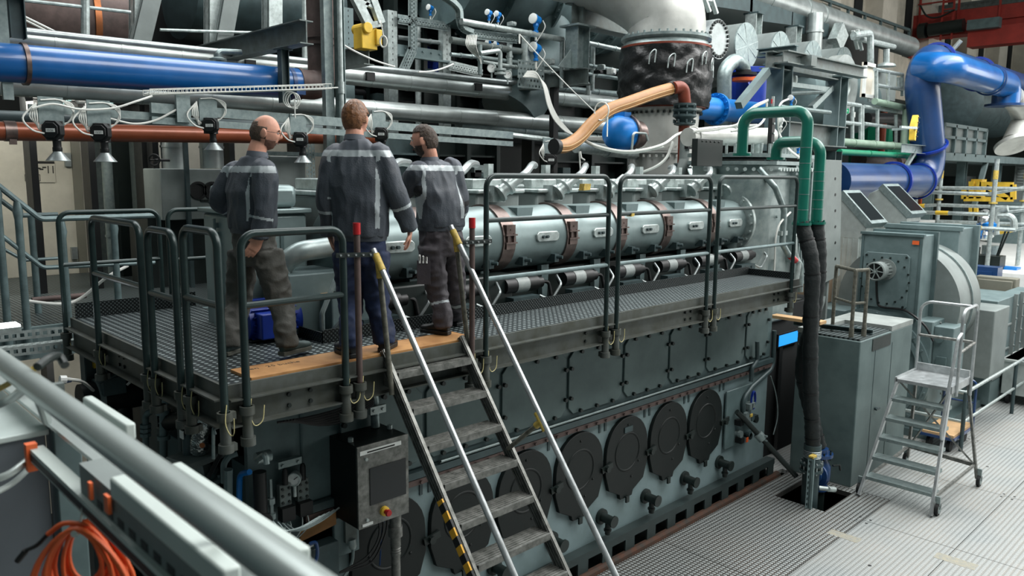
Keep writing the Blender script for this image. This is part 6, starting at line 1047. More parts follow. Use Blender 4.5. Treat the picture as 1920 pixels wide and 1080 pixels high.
# grey tank platform at right, grey elbow pipe
t = thing('tank_platform', 'grey box tank with ribs on a bracketed platform at the right edge', 'tank', PY(1830, 290, 8)); a, b = PY(1766, 233, 8.0), PY(1842, 284, 8.0); m = MB(); m.box(a.x, b.x, 8.0, 9.5, b.z-.1, a.z); ob('box', m, 'smoke_grey', t); m = MB()
for k in range(5): x = a.x+(b.x-a.x)*k/4; m.box(x-.05, x+.05, 7.9, 8.0, b.z-.2, a.z+.02)
m.box(a.x, b.x, 7.9, 8.0, a.z-.05, a.z+.05); m.box(a.x, b.x, 7.9, 8.0, (a.z+b.z)/2-.05, (a.z+b.z)/2+.03); ob('ribs', m, 'teal_grey', t); m = MB(); m.box(a.x-.2, b.x+9, 7.9, 10, b.z-.35, b.z-.12); m.bar((a.x+3.5, 8, b.z-2.2), (b.x+.5, 8, b.z-.3), .14, .14); ob('deck', m, 'teal_grey', t)
m = MB(); [m.ibeam((x, 8.3, 0), (x, 8.3, b.z-.35), .25, .25, .02, (1, 0, 0)) for x in (a.x+.3, a.x+3.2, b.x+3)]; ob('leg', m, 'teal_mid', t)
m = MB(); P = [PY(1895, 180, 6.3), PY(1912, 200, 6.3), PY(1918, 225, 6.3), PY(1908, 250, 6.3), PY(1900, 268, 6.3)]; m.tube(curve(P, 6), .3, 24); m.lathe(P[-1], (-.3, -.4, -.8), [(0, .5), (.1, .5)], 26); m.lathe(P[0], (-.4, -.6, .3), [(0, .3), (.08, .3), (.08, .02)], 20); ob('elbow_pipe', m, 'cone_white', label='pale grey elbow pipe with toothed flange at the right edge', cat='pipe')
t = thing('dark_boiler', 'dark horizontal boiler drum behind the blue branch duct', 'boiler', PY(1820, 195, 9.5)); a, b = PY(1785, 195, 9.5), PY(1865, 200, 9.5); m = MB(); m.lathe((a.x, 9.5, a.z), (1, 0, 0), [(-.1, .8), (0, 1.0), (b.x-a.x, 1.0)], 36); ob('drum', m, 'teal_dark', t)
m = MB(); c = PY(1740, 145, 8.0); m.tube([c+V((0, -.75, .9)), c, c+V((0, 0, -.3))], .06, 8); m.lathe(c-V((0, 0, .6)), (0, 0, 1), [(0, .2), (.3, .2), (.35, .1)], 16); ob('pendant_lamp', m, 'duct_tin', label='small pale lamp under the upper blue duct', cat='lamp')
# crane girder
CX = 39
def cq(px_, py_, x=CX): return PX(px_, py_, x)
t = thing('bridge_crane', 'red overhead crane girder with ladder and platform at the top right', 'crane', cq(1800, 60)); a0, a1 = cq(1712, 30), cq(1712, 72); m = MB(); y0 = a0.y; z0, z1 = a1.z, a0.z; m.box(CX, CX+1.2, -2, y0, z0, z1); ob('girder', m, 'crane_red', t); m = MB(); m.box(CX-.9, CX-.1, -2, y0-2.6, z0-.75, z0-.0); m.box(CX-.3, CX, -2, y0, z0-.1, z0+.05); ob('lower_girder', m, 'crane_red', t); m = MB(); m.box(CX-.4, CX+5, y0-.2, y0+.5, z0-.9, z0-.1); m.box(CX+.2, CX+4.2, y0-.6, y0-.1, z0-1.4, z0-.4); ob('end_truck', m, 'crane_red', t); m = MB(); m.box(CX-.12, CX, -2, y0-.6, z1-.6, z1-.5); m.bar((CX-.05, y0-.2, z1+.9), (CX-.05, -2, z1+.9), .07, .07); m.bar((CX-.05, y0-.2, z1+.45), (CX-.05, -2, z1+.45), .06, .06)
for k in range(9): m.bar((CX-.05, y0-.3-1.6*k, z0), (CX-.05, y0-.3-1.6*k, z1+.95), .08, .08)
ob('railing', m, 'crane_red', t); m = MB(); ly = cq(1782, 60).y
for s_ in (-.22, .22): m.bar((CX-.5, ly+s_, z0-.3), (CX-.5, ly+s_, z1+1.0), .07, .07)
for k in range(6): m.bar((CX-.5, ly-.22, z0+.1+.3*k), (CX-.5, ly+.22, z0+.1+.3*k), .05, .05)
ob('ladder', m, 'crane_red', t); m = MB(); m.cyl((CX-.5, y0-.9, z0+.2), (CX-.5, y0-2.3, z0+.25), .28, n=16); m.cyl((CX-.5, y0-.5, z0+.2), (CX-.5, y0-.8, z0+.2), .34, n=16); ob('motor', m, 'teal_black', t); m = MB(); q = cq(1855, 50); m.box(CX-1.3, CX-.9, q.y-.7, q.y+.5, q.z-.25, q.z+.15); ob('equipment_box', m, 'teal_mid', t)
m = MB(); m.box(CX+1, CX+4, 4, y0-.5, z1+.2, z1+.5); ob('trolley_deck', m, 'beam_grey', t)
m = MB(); p = cq(1725, 10, CX-.6); m.tube(curve([p, cq(1738, 30, CX-.6), cq(1760, 32, CX-.6), cq(1790, 18, CX-.6)], 6), .04, 5); ob('cable', m, 'teal_black', label='dark festoon cable looping below the red crane railing', cat='cable')
# gallery railing along the concrete wall
for nm, pa, pb, pc, pd, lb in (('a', (1480, -22), (1705, 55), (1480, 8), (1705, 82), 'dark gallery railing on the concrete wall left of the red crane'), ('b', (1780, 88), (1935, 150), (1780, 108), (1935, 163), 'dark gallery railing on the concrete wall right of the red crane')):
    a, b, c, d_ = PY(*pa, 13.0), PY(*pb, 13.0), PY(*pc, 13.0), PY(*pd, 13.0); zt_, zb_ = (a.z+b.z)/2, (c.z+d_.z)/2; t = thing('gallery_railing', lb, 'railing', (a+d_)/2); m = MB(); m.bar((a.x, 13, zt_), (b.x, 13, zt_), .1, .1); m.bar((a.x, 13, zt_-.25), (b.x, 13, zt_-.25), .06, .06); m.bar((a.x, 13, zb_), (b.x, 13, zb_), .16, .16); n = int((b.x-a.x)/1.5)
    for k in range(n+1): x = a.x+(b.x-a.x)*k/n; m.bar((x, 13, zb_), (x, 13, zt_), .09, .09)
    ob('rails', m, 'teal_mid', t); m = MB(); m.box(a.x, b.x, 13, 13.9, zb_-.12, zb_-.02)
    for k in range(0, n+1, 3): x = a.x+(b.x-a.x)*k/n; m.bar((x, 13.9, zb_-.9), (x, 13.05, zb_-.15), .12, .12)
    ob('walkway', m, 'concrete', t)
# scaffolding on the next engine
SCX = 20.0
def sc_(px_, py_, x): return PX(px_, py_, x)
t = thing('concrete_deck', 'white painted concrete deck block with gear on it at right', 'deck', sc_(1860, 480, 22)); c0 = PY(1815, 470, 6.2); m = MB(); m.box(22.0, 34, 4.0, 9.0, 1.1, 1.75); ob('slab', m, 'white', t); m = MB(); m.box(22.4, 34, 4.3, 9, 0, 1.1); ob('base', m, 'white', t); m = MB(); m.tube([(22, 3.98, 1.1), (34, 3.98, 1.1)], .05, 8); m.tube([(22, 3.98, .75), (34, 3.98, .75)], .05, 8); ob('pipe_run', m, 'galv', t)
m = MB(); a, b = PX(1696, 415, 24), PX(1770, 432, 24); m.box(24, 25.5, b.y, a.y+.5, b.z-.3, PX(1720, 416, 24).z); ob('white_block', m, 'white', label='white painted beam block behind the duct hoods', cat='block')
SP = {'a': (1645, 318, 375), 'b': (1713, 322, 420), 'c': (1757, 300, 418), 'd': (1853, 298, 475), 'e': (1911, 298, 462)}
for i, (k, (q, t_, b_)) in enumerate(SP.items()):
    x = 22.3 if k in 'abd' else (23.9 if k == 'c' else 24.0); p, p1 = PX(q, b_, x), PX(q, t_, x); p1.y = p.y; tt = thing('scaffold_post', ['leftmost scaffold post with yellow band by the blue duct', 'second scaffold post with yellow band by the blue duct', 'third scaffold post in front of the blue duct bend', 'thick scaffold post standing on the white deck corner', 'rightmost scaffold post on the white deck'][i], 'post', p); ob('tube', MB().cyl(V((p.x, p.y, min(p.z, 1.75))), p1, .055, n=12), 'galv_light', tt); m = MB(); m.cyl(p1-V((0, 0, .5)), p1-V((0, 0, .28)), .06, n=12); m.cyl(p1-V((0, 0, 1.1)), p1-V((0, 0, 1.06)), .1, n=12); ob('yellow_band', m, 'tape_yellow', tt)
rails_ = [((1645, 320), (1712, 321), 'top scaffold rail between the two left posts'), ((1645, 357), (1853, 364), 'long scaffold rail at the foot of the blue duct, nearest'), ((1853, 364), (1930, 350), 'scaffold rail turning right at the thick post, upper'), ((1713, 354), (1757, 351), 'short scaffold rail between second and third post'), ((1757, 352), (1930, 354), 'far scaffold rail right of the third post, upper'), ((1700, 397), (1853, 402), 'middle near scaffold rail with yellow bands'), ((1853, 402), (1930, 392), 'middle scaffold rail right of the thick post'), ((1697, 388), (1757, 384), 'short middle scaffold rail at third post'), ((1757, 384), (1930, 390), 'far middle scaffold rail above the machinery'), ((1770, 424), (1905, 431), 'lower near scaffold rail right of the white block'), ((1757, 415), (1930, 421), 'lower far scaffold rail behind the blue valves'), ((1853, 440), (1930, 425), 'lowest scaffold rail right of the thick post')]
for i, (a, b, lb) in enumerate(rails_):
    x = 22.25 if 'near' in lb or 'left' in lb else 23.9; y0_, y1_ = PX(*a, x), PX(*b, x if 'right at' not in lb else x); tt = thing('scaffold_rail', lb, 'tube', (y0_+y1_)/2); m = MB(); m.tube([y0_, y1_], .05, 10); ob('tube', m, 'galv_light', tt)
    if i % 2: q = y0_.lerp(y1_, .45); d = (y1_-y0_).normalized(); ob('yellow_band', MB().cyl(q-d*.15, q+d*.15, .056, n=12), 'yellow', tt)
# clutter on and behind the white deck
t = thing('lifting_gantry', 'yellow lifting frame on the machine behind the scaffold rails', 'frame', PX(1850, 365, 28)); m = MB(); X__ = 28
for p, q in (((1822, 340), (1822, 372)), ((1836, 340), (1836, 372)), ((1808, 373), (1900, 374)), ((1838, 345), (1900, 346)), ((1900, 346), (1900, 374)), ((1808, 356), (1808, 373)), ((1850, 350), (1890, 372)), ((1822, 384), (1822, 400)), ((1829, 384), (1829, 400))): m.bar(PX(*p, X__), PX(*q, X__), .14, .14)
a, b = PX(1821, 336, X__), PX(1838, 372, X__); m.box(X__, X__+.5, b.y, a.y, b.z, a.z); ob('frame', m, 'yellow', t)
t = thing('valve_cluster', 'cluster of chrome valves and blue knobs on the white deck', 'valve', PX(1850, 450, 23)); rnd = random.Random(11)
for k in range(10):
    c = PX(rnd.uniform(1838, 1878), rnd.uniform(405, 435), 23.3); m = MB(); r = rnd.uniform(.1, .2)
    m.lathe(c-V((0, 0, r)), (rnd.uniform(-.4, .4), rnd.uniform(-.4, .4), 1), [(0, r*.5), (r*.4, r), (r*1.2, r), (r*1.6, r*.5), (r*2.2, r*.5)], 14); ob('knob' if k % 3 == 0 else 'valve_body', m, 'blue_bright' if k % 3 == 0 else 'chrome', t)
m = MB(); m.tube([PX(1867, 440, 23.3), PX(1867, 395, 23.3), PX(1890, 391, 23.3)], .09, 10, .2); m.tube([PX(1872, 404, 23.3), PX(1900, 404, 23.3), PX(1902, 430, 23.3)], .08, 10, .2); ob('pipe_run', m, 'galv_light', t); m = MB(); c = PX(1860, 436, 23.3); m.cyl(V((c.x, c.y, 1.75)), V((c.x, c.y, 2.3)), .2); ob('foot', m, 'galv', t)
t = thing('tool_machine', 'small dark machine with levers on the white deck corner', 'machine', PX(1845, 462, 22.5)); c = PX(1848, 462, 22.6); m = MB(); m.box(22.4, 22.9, c.y-.4, c.y+.5, 1.75, 2.1); m.cyl((22.5, c.y+.2, 2.1), (22.5, c.y+.2, 2.3), .12); m.bar((22.6, c.y-.3, 2.1), (22.6, c.y-.5, 2.8), .04, .04); m.bar((22.7, c.y-.25, 2.1), (22.7, c.y-.4, 2.8), .04, .04); ob('body', m, 'teal_black', t)
m = MB(); c = PX(1872, 464, 23); m.obox((23, c.y, 1.78), (.2, 0, 0), (0, .5, 0), (0, 0, .03)); ob('blue_cloth', m, 'blue_bright', label='blue cloth lying on the white deck', cat='cloth')
t = thing('orange_post', 'orange upright machine post behind the scaffold rails', 'post', PX(1722, 400, 30)); m = MB(); a, b = PX(1719, 415, 30), PX(1727, 372, 30); m.box(30, 30.3, b.y, a.y, a.z-1, b.z); ob('post', m, 'orange', t)
for i, (x0_, x1_, y0_, y1_, m_, lb) in enumerate(((1770, 1805, 330, 420, 'teal_black', 'dark louvred machine enclosure behind the third scaffold post'), (1860, 1915, 378, 420, 'teal_grey', 'grey green machine body behind the chrome valves'), (1690, 1716, 380, 418, 'smoke_grey', 'grey upright cabinet left of the orange post'), (1740, 1800, 395, 425, 'teal_dark', 'dark machine base right of the orange post'), (1905, 1960, 300, 345, 'smoke_grey', 'grey slanted machine housing at the right edge'))):
    a, b = PX(x0_, y0_, 31+i), PX(x1_, y1_, 31+i); m = MB(); m.box(31+i, 32+i, b.y, a.y, 0, a.z); n_ = 8
    for k in range(n_): z = b.z+(a.z-b.z)*(k+.5)/n_; m.box(30.96+i, 31+i, b.y+.1, a.y-.1, z-.05, z+.03)
    ob('machine_enclosure', m, m_, label=lb, cat='machine')
t = thing('olive_box', 'flat olive grey switch cabinet tilted behind the blower, below the white deck', 'cabinet', PX(1865, 540, 17.5)); a, b = PX(1830, 512, 18.5), PX(1903, 562, 18.5); m = MB(); m.box(18.5, 18.75, b.y, a.y, b.z-.2, a.z-.05); ob('body', m, 'olive_box', t, bev=.02); m = MB(); m.box(18.44, 18.5, b.y+.06, a.y-.06, b.z-.15, a.z-.11); ob('door', m, 'olive_box', t, bev=.01); m = MB(); m.box(18.55, 18.7, b.y+.1, b.y+.2, 0, b.z-.2); m.box(18.55, 18.7, a.y-.2, a.y-.1, 0, b.z-.2); ob('leg', m, 'teal_dark', t)
m = MB(); c = PX(1823, 515, 20); m.box(20, 20.4, c.y-.5, c.y+.5, 0, c.z+.2); m.box(19.95, 20, c.y-.4, c.y+.4, c.z-.4, c.z+.1); ob('blue_machine', m, 'blue_deep', label='dark blue machine in the gap between blower and white deck', cat='machine')
# ================================================================ things on the floor at right
t = thing('mobile_steps', 'aluminium mobile step stand with castors and handrail on the floor', 'step stand', (10.6, 3.3, 0))
FZ = 1.46; fl0, fl1 = V((9.93, 3.76, 0)), V((9.93, 2.9, 0)); T0, T1 = V((10.52, 3.60, FZ)), V((10.52, 2.98, FZ)); R0, R1_ = V((11.62, 3.76, 0)), V((11.44, 2.83, 0)); K0, K1 = V((11.2, 3.6, FZ)), V((11.2, 2.98, FZ))
for a, b in ((fl0, T0), (fl1, T1)): ob('front_leg', MB().bar(a+V((0, 0, .02)), b, .03, .06, (1, 0, 0)), 'alu', t)
for a, b in ((R0, K0), (R1_, K1)): ob('rear_leg', MB().bar(a+V((0, 0, .1)), b, .03, .05, (1, 0, 0)), 'alu_worn', t)
for k in range(5):
    f_ = (k+1)/6; a, b = fl0.lerp(T0, f_), fl1.lerp(T1, f_); m = MB(); m.obox((a+b)/2+V((.07, 0, 0)), (.10, 0, 0), (0, abs(a.y-b.y)/2, 0), (0, 0, .02)); ob('step', m, 'galv', t)
m = MB(); m.box(10.48, 11.24, 2.97, 3.61, FZ-.02, FZ+.02); m.box(10.48, 11.24, 2.95, 2.98, FZ-.05, FZ+.04); m.box(10.48, 11.24, 3.6, 3.63, FZ-.05, FZ+.04); m.box(11.2, 11.24, 2.97, 3.61, FZ-.02, FZ+.12); ob('top_platform', m, 'alu', t)
HZ = FZ+.98; m = MB(); m.tube([(10.62, 2.94, FZ-.1), (10.62, 2.94, HZ), (11.2, 2.94, HZ+.02), (11.2, 2.94, FZ-.2)], .02, 10, .12); m.tube([(11.2, 2.94, HZ-.02), (11.2, 3.62, HZ-.02), (11.2, 3.62, FZ)], .02, 10, .15); m.tube([(10.62, 2.94, HZ-.28), (10.5, 2.94, HZ-.33), (10.16, 2.94, FZ-.42), (10.2, 2.94, FZ-.55), (10.32, 2.96, FZ-.6)], .02, 10, .1); ob('handrail', m, 'alu', t, label='bright bent handrail'); m = MB(); m.tube([(11.2, 2.94, FZ+.5), (11.2, 3.62, FZ+.5)], .02, 10); m.tube([(10.62, 2.94, FZ+.45), (11.2, 2.94, FZ+.5)], .018, 10); ob('knee_rail', m, 'alu_worn', t)
m = MB(); m.bar(R0.lerp(K0, .2), R1_.lerp(K1, .2), .05, .05); m.bar(R1_.lerp(K1, .2), fl1.lerp(T1, .15), .03, .03); m.bar(R0.lerp(K0, .2), fl0.lerp(T0, .15), .03, .03); m.bar(R0.lerp(K0, .2), T1, .02, .02); m.bar(R1_.lerp(K1, .2), T0, .02, .02); ob('brace', m, 'alu_worn', t)
for i, (q, o_) in enumerate(((fl0, .09), (fl1, .12), (R0, 0), (R1_, 0))):
    c = q+V((o_, -.03 if i % 2 else .03, .075)); m = MB(); m.lathe(c-V((0, .02, 0)), (0, 1, 0), [(0, .05), (0, .075), (.04, .075), (.04, .05)], 20); cw = ob('castor', m, 'rubber', t); m = MB(); m.lathe(c-V((0, .025, 0)), (0, 1, 0), [(0, .05), (.05, .05)], 16); m.bar(c, c+V((0, 0, .16)), .03, .05); ob('hub', m, 'galv', cw)
t = thing('platform_trolley', 'flat hand trolley with plywood top and blue frame behind the step stand', 'trolley', (13.0, 3.6, 0)); c = V((12.95, 3.66, .25)); a, b = c+V((-.45, .22, 0)), c+V((.45, -.22, 0)); m = MB(); m.box(a.x, b.x, b.y, a.y, .24, .28); ob('deck', m, 'ply', t); m = MB(); m.box(a.x-.02, b.x+.02, b.y-.02, a.y+.02, .2, .24); m.tube([(b.x, b.y, .22), (b.x, b.y, .95), (b.x, a.y, .95), (b.x, a.y, .22)], .02, 8, .08); m.tube([(b.x, b.y, .6), (b.x, a.y, .6)], .015, 8); ob('frame', m, 'blue_deep', t)
for x in (a.x+.12, b.x-.12):
    for y in (b.y+.08, a.y-.08): m = MB(); m.lathe((x, y-.025, .09), (0, 1, 0), [(0, .05), (0, .09), (.05, .09), (.05, .05)], 18); m.bar((x, y, .1), (x, y, .2), .03, .06); ob('castor', m, 'rubber', t)
t = thing('post_base', 'dark barrier post on a round base plate behind the step stand', 'post', PZ(1735, 788, 0)); c = PZ(1733, 790, 0); m = MB(); m.lathe(c, (0, 0, 1), [(0, .24), (.03, .24), (.05, .06), (.05, .035), (.95, .035)], 26); ob('post', m, 'teal_dark', t)
t = thing('barrier_rail', 'galvanised barrier rail around the generator behind the step stand', 'railing', (12.7, 3.6, 0)); p = PX(1655, 689, 12.75); q = PX(1813, 716, 12.75); p.z = q.z = .9; q2 = V((19, q.y, .9)); m = MB(); m.tube([V((12.75, 5.0, .9)), V((12.75, q.y, .9)), q2], .03, 10); m.tube([V((12.75, 5.0, .45)), V((12.75, q.y, .45)), q2-V((0, 0, .45))], .025, 10); ob('rails', m, 'galv_light', t)
for pp_ in (V((12.75, q.y, 0)), V((15.5, q.y, 0)), V((18.8, q.y, 0)), V((12.75, 4.9, 0))): ob('post', MB().cyl(pp_, pp_+V((0, 0, .9)), .03, n=10), 'teal_dark', t)
t = thing('white_bin', 'white wheeled bin box with blue trays on top at the right edge', 'cart', PZ(1900, 765, 0)); c = PZ(1885, 757, 0); x0, y1 = c.x, c.y; m = MB(); zt_ = PX(1885, 672, c.x).z; m.box(x0, x0+1.5, y1-1.2, y1+.1, .18, zt_); m.box(x0-.03, x0+1.53, y1-1.23, y1+.13, zt_-.06, zt_); ob('body', m, 'duct_tin', t, bev=.015)
for x, y in ((x0+.1, y1), (x0+.1, y1-1.0), (x0+1.4, y1)): m = MB(); m.lathe((x, y-.03, .1), (0, 1, 0), [(0, .06), (0, .1), (.05, .1), (.05, .06)], 18); m.bar((x, y, .1), (x, y, .2), .03, .08); ob('castor', m, 'rubber', t)
for i, (dx, dy, w_, d_, h_, m_, lb) in enumerate(((.05, -.25, .35, .35, .16, 'blue_royal', 'small bright blue plastic tray on the near corner of the white bin'), (.5, -.3, .6, .5, .2, 'blue_deep', 'larger dark blue plastic tray on the white bin'), (.45, -.35, .5, .4, .16, 'black', 'black tray stacked on the dark blue tray'))):
    z = zt_+(.2 if i == 2 else 0); a = V((x0+dx, y1+dy, z)); m = MB()
    for q0 in ((0, w_, 0, .02, 0, h_), (0, w_, d_-.02, d_, 0, h_), (0, .02, 0, d_, 0, h_), (w_-.02, w_, 0, d_, 0, h_), (0, w_, 0, d_, 0, .02)): m.box(a.x+q0[0], a.x+q0[1], a.y-.4+q0[2], a.y-.4+q0[3], a.z+q0[4], a.z+q0[5])
    ob('plastic_tray', m, m_, label=lb, cat='tray')
m = MB(); m.obox((x0+.35, y1-.95, zt_+.03), (.12, 0, 0), (0, .14, 0), (0, 0, .03)); ob('white_cloth', m, 'white', label='crumpled white cloth beside the blue trays on the bin', cat='cloth', bev=.02)
# ================================================================ free end of the engine under the platform
def P5(px_, py_, y=4.95): return PY(px_, py_, y)
t = thing('control_cabinet', 'stainless operating panel with red emergency stop hanging under the platform', 'cabinet', (3.2, 4.75, 1.5))
a, b = V((2.98, 4.62, 2.12)), V((3.43, 4.62, 1.52))
m = MB(); m.box(2.98, 3.43, 4.62, 4.98, 1.5, 2.12); ob('body', m, 'cover_black', t, bev=.01); m = MB(); m.box(2.98, 3.43, 4.605, 4.62, 1.5, 2.12); fp = ob('front_panel', m, 'alu_worn', t, bev=.003)
m = MB(); m.box(3.08, 3.40, 4.598, 4.606, 1.66, 1.94); ob('display', m, 'glass_dark', fp); m = MB(); m.box(3.0, 3.36, 4.599, 4.606, 2.055, 2.085); m.box(3.01, 3.1, 4.599, 4.606, 1.515, 1.535); ob('label_strip', m, 'label_white', fp); m = MB(); m.box(3.06, 3.3, 4.597, 4.6, 2.064, 2.074); ob('print', m, 'ink', fp)
m = MB(); m.lathe((3.2, 4.605, 1.585), (0, -1, 0), [(0, .036), (.02, .036), (.025, .028)], 20); es = ob('emergency_stop', m, 'yellow', t, label='yellow collar of the emergency stop'); m = MB(); m.lathe((3.2, 4.58, 1.585), (0, -1, 0), [(0, .018), (.02, .018), (.03, .027), (.045, .022)], 18); ob('red_button', m, 'red', es, label='red mushroom button'); m = MB(); m.cyl((3.05, 4.605, 1.56), (3.05, 4.59, 1.56), .012); m.cyl((3.05, 4.605, 2.02), (3.05, 4.59, 2.02), .012); m.tube([(3.02, 4.75, 2.12), (3.02, 4.75, 2.15)], .02, 8); m.tube([(3.4, 4.8, 2.12), (3.4, 4.8, 2.15)], .02, 8); ob('lock', m, 'galv_light', t)
m = MB(); m.lathe((3.37, 4.7, 0), (0, 0, 1), [(-1.0, .035), (1.15, .035), (1.15, .04), (1.16, .04), (1.17, .035), (1.18, .04), (1.19, .035), (1.2, .04), (1.21, .035), (1.22, .04), (1.3, .04), (1.3, .055), (1.38, .055), (1.38, .045), (1.5, .045)], 18); ob('stand_tube', m, 'alu_worn', t, label='corrugated grey stand tube')
m = MB()
for k in range(3): m.tube(curve([(3.22+.04*k, 4.7, 1.5), (3.2+.03*k, 4.68, 1.35), (3.1+.02*k, 4.7, 1.22-.03*k), (2.9, 4.75, 1.15)], 5), .008, 5)
ob('cables', m, 'black', t)
m = MB(); m.tube([P5(696, 735, 4.9), P5(703, 745, 4.9), P5(704, 790, 4.9)], .03, 10, .05); m.cyl(P5(703, 778, 4.9), P5(704, 800, 4.9), .034); ob('bent_pipe', m, 'galv', label='grey bent pipe with clamp right above the operating panel', cat='pipe')
m = MB(); c = P5(708, 768, 4.85); m.box(c.x-.07, c.x+.07, 4.84, 4.87, c.z-.03, c.z+.03); m.bolts([(c.x-.04, 4.84, c.z), (c.x+.04, 4.84, c.z)], (0, -1, 0), .012, .012); ob('pipe_clamp_plate', m, 'galv_light', label='small galvanised clamp plate with bolts above the operating panel', cat='plate')
m = MB(); c = P5(725, 835, 4.9); m.box(c.x-.05, c.x+.06, 4.85, 4.95, c.z-.08, c.z+.05); m.lathe((c.x+.08, 4.88, c.z), (1, 0, 0), [(0, .03), (.05, .05), (.07, .03)], 12); m.bolts([(c.x, 4.85, c.z+.02), (c.x, 4.85, c.z-.04)], (0, -1, 0), .014, .015); ob('valve_block', m, 'galv', label='grey valve block right of the operating panel', cat='valve')
t = thing('wall_socket', 'grey outlet plate with plugged cable on the engine below the operating panel', 'socket', (2.95, 4.98, 1.15)); c = P5(650, 1000, 4.95); m = MB(); m.box(c.x-.12, c.x+.1, 4.93, 4.97, c.z-.16, c.z+.16); ob('plate', m, 'teal_grey', t, bev=.01); m = MB(); m.box(c.x-.04, c.x+.06, 4.9, 4.94, c.z-.05, c.z+.12); ob('switch', m, 'beam_grey', t); m = MB(); m.lathe((c.x+.01, 4.9, c.z-.04), (0, -.3, -1), [(0, .03), (.05, .03), (.07, .02)], 12); ob('plug', m, 'galv_light', t); m = MB(); m.tube(curve([V((c.x+.01, 4.88, c.z-.1)), V((c.x-.02, 4.86, c.z-.2)), V((c.x-.12, 4.85, c.z-.3)), V((c.x-.4, 4.8, c.z-.42))], 6), .012, 6); ob('cord', m, 'galv', t)
m = MB(); m.tube(curve([P5(728, 900, 4.8), P5(725, 950, 4.8), P5(716, 1000, 4.8), P5(712, 1060, 4.8)], 6), .006, 5); ob('cable', m, 'blue_deep', label='thin dark blue cable hanging beside the corrugated stand tube', cat='cable')
m = MB(); a, b = P5(560, 1000, 4.92), P5(628, 985, 4.92); m.prism([(0, 0), (b.x-a.x, .04), (b.x-a.x, .15), (0, .1)], V((a.x, 4.9, a.z-.06)), (1, 0, 0), (0, 0, 1), (0, .02, 0)); ob('warning_board', m, 'cardboard', label='brown cardboard sheet fixed at the engine foot left of the socket', cat='board')
t = thing('solenoid_valve', 'left of two dark solenoid blocks left of the operating panel', 'valve', P5(530, 940))
def solenoid(t, c):
    m = MB(); m.box(c.x-.045, c.x+.045, c.y-.05, c.y, c.z, c.z+.16); ob('block', m, 'beam_grey', t, bev=.005); m = MB(); m.bolts([(c.x+dx, c.y-.05, c.z+dz) for dx in (-.025, .025) for dz in (.03, .08, .13)], (0, -1, 0), .01, .012); ob('bolts', m, 'teal_black', t); m = MB(); m.box(c.x-.05, c.x+.05, c.y-.09, c.y-.02, c.z-.1, c.z); m.lathe((c.x, c.y-.05, c.z+.16), (0, 0, 1), [(0, .02), (.1, .02), (.12, .012)], 10); ob('coil', m, 'black', t)
    m = MB()
    for k in range(2): m.tube(curve([V((c.x-.02+.04*k, c.y-.06, c.z-.1)), V((c.x-.03+.05*k, c.y-.06, c.z-.2)), V((c.x-.1, c.y-.04, c.z-.3))], 5), .005, 5)
    ob('wire', m, 'galv_light', t)
solenoid(t, P5(530, 945)); t = thing('solenoid_valve', 'right of two dark solenoid blocks left of the operating panel', 'valve', P5(563, 930)); solenoid(t, P5(563, 935))
gauge(552, 898, 4.9, .05, 'round pressure gauge with pale rim left of the operating panel')
ob('end_wall', MB().box(2.35, 3.0, 5.0, 5.05, -.3, 2.5), 'teal_mid', label='dark grey green mounting wall behind the solenoid blocks', cat='panel')
# pumps and pipes at x ~ 2.3, seen from the end
def P2(px_, py_, x=2.25): return PX(px_, py_, x)
t = thing('lube_oil_pump', 'dark grey pump flange with silver foil elbow under the platform corner', 'pump', P2(372, 870)); c = P2(372, 885); m = MB(); m.lathe(c, (0, 0, -1), [(0, .14), (.03, .14), (.03, .19), (.06, .19), (.06, .14), (.5, .15), (1.6, .15)], 26); m.ring_bolts(c-V((0, 0, .03)), (0, 0, 1), .165, 10, .013, .02); ob('body', m, 'teal_grey', t); m = MB(); m.lathe(c, (0, 0, 1), [(0, .11), (.08, .08)], 4); m.obox(c+V((0, .0, .12)), (.17, .05, 0), (-.03, .13, 0), (0, 0, .025)); ob('bracket_plate', m, 'smoke_grey', t, bev=.005)
q0, q1, q2 = P2(373, 845), P2(378, 800), P2(405, 785, 2.5); m = MB(); m.tube(curve([q0, q0.lerp(q1, .6), q1+V((.03, 0, .03)), q2, q2+V((.5, 0, .05))], 6), .065, 20); ob('foil_elbow', m, 'foil', t, label='silver foil wrapped elbow'); m = MB(); m.cyl(P2(379, 835, 2.18), P2(379, 835, 2.12), .018); ob('plug', m, 'copper', t)
t = thing('filter_canister', 'black horizontal filter canister beside the silver foil elbow', 'filter', P2(340, 785)); a, b = P2(318, 790, 2.3), P2(366, 785, 2.3); m = MB(); m.lathe(a, b-a, [(0, .065), (.02, .075), (.05, .065), ((b-a).length*.6, .065), ((b-a).length*.6, .075), ((b-a).length, .075), ((b-a).length+.02, .05)], 24); ob('shell', m, 'cover_black', t); m = MB(); m.ring_bolts(a, a-b, .07, 12, .008, .03); ob('bolts', m, 'galv_light', t); ob('foot', MB().bar((a+b)/2, (a+b)/2-V((0, 0, .8)), .06, .06), 'teal_dark', t)
t = thing('cooling_pipe', 'grey green upright pipe with flanges and bend left of the filter canister', 'pipe', P2(305, 800)); m = MB(); m.tube([P2(307, 900), P2(306, 760), P2(318, 742), P2(335, 740, 2.5)], .03, 14, .07); c = P2(306, 772); m.lathe(c, (0, 0, 1), [(-.02, .03), (-.02, .055), (.02, .055), (.02, .03)], 14, False); c = P2(307, 820); m.lathe(c, (0, 0, 1), [(-.015, .03), (-.015, .05), (.015, .05), (.015, .03)], 14, False); m.tube([P2(307, 900), P2(307, 1050)], .03, 10); ob('pipe_run', m, 'teal_grey', t)
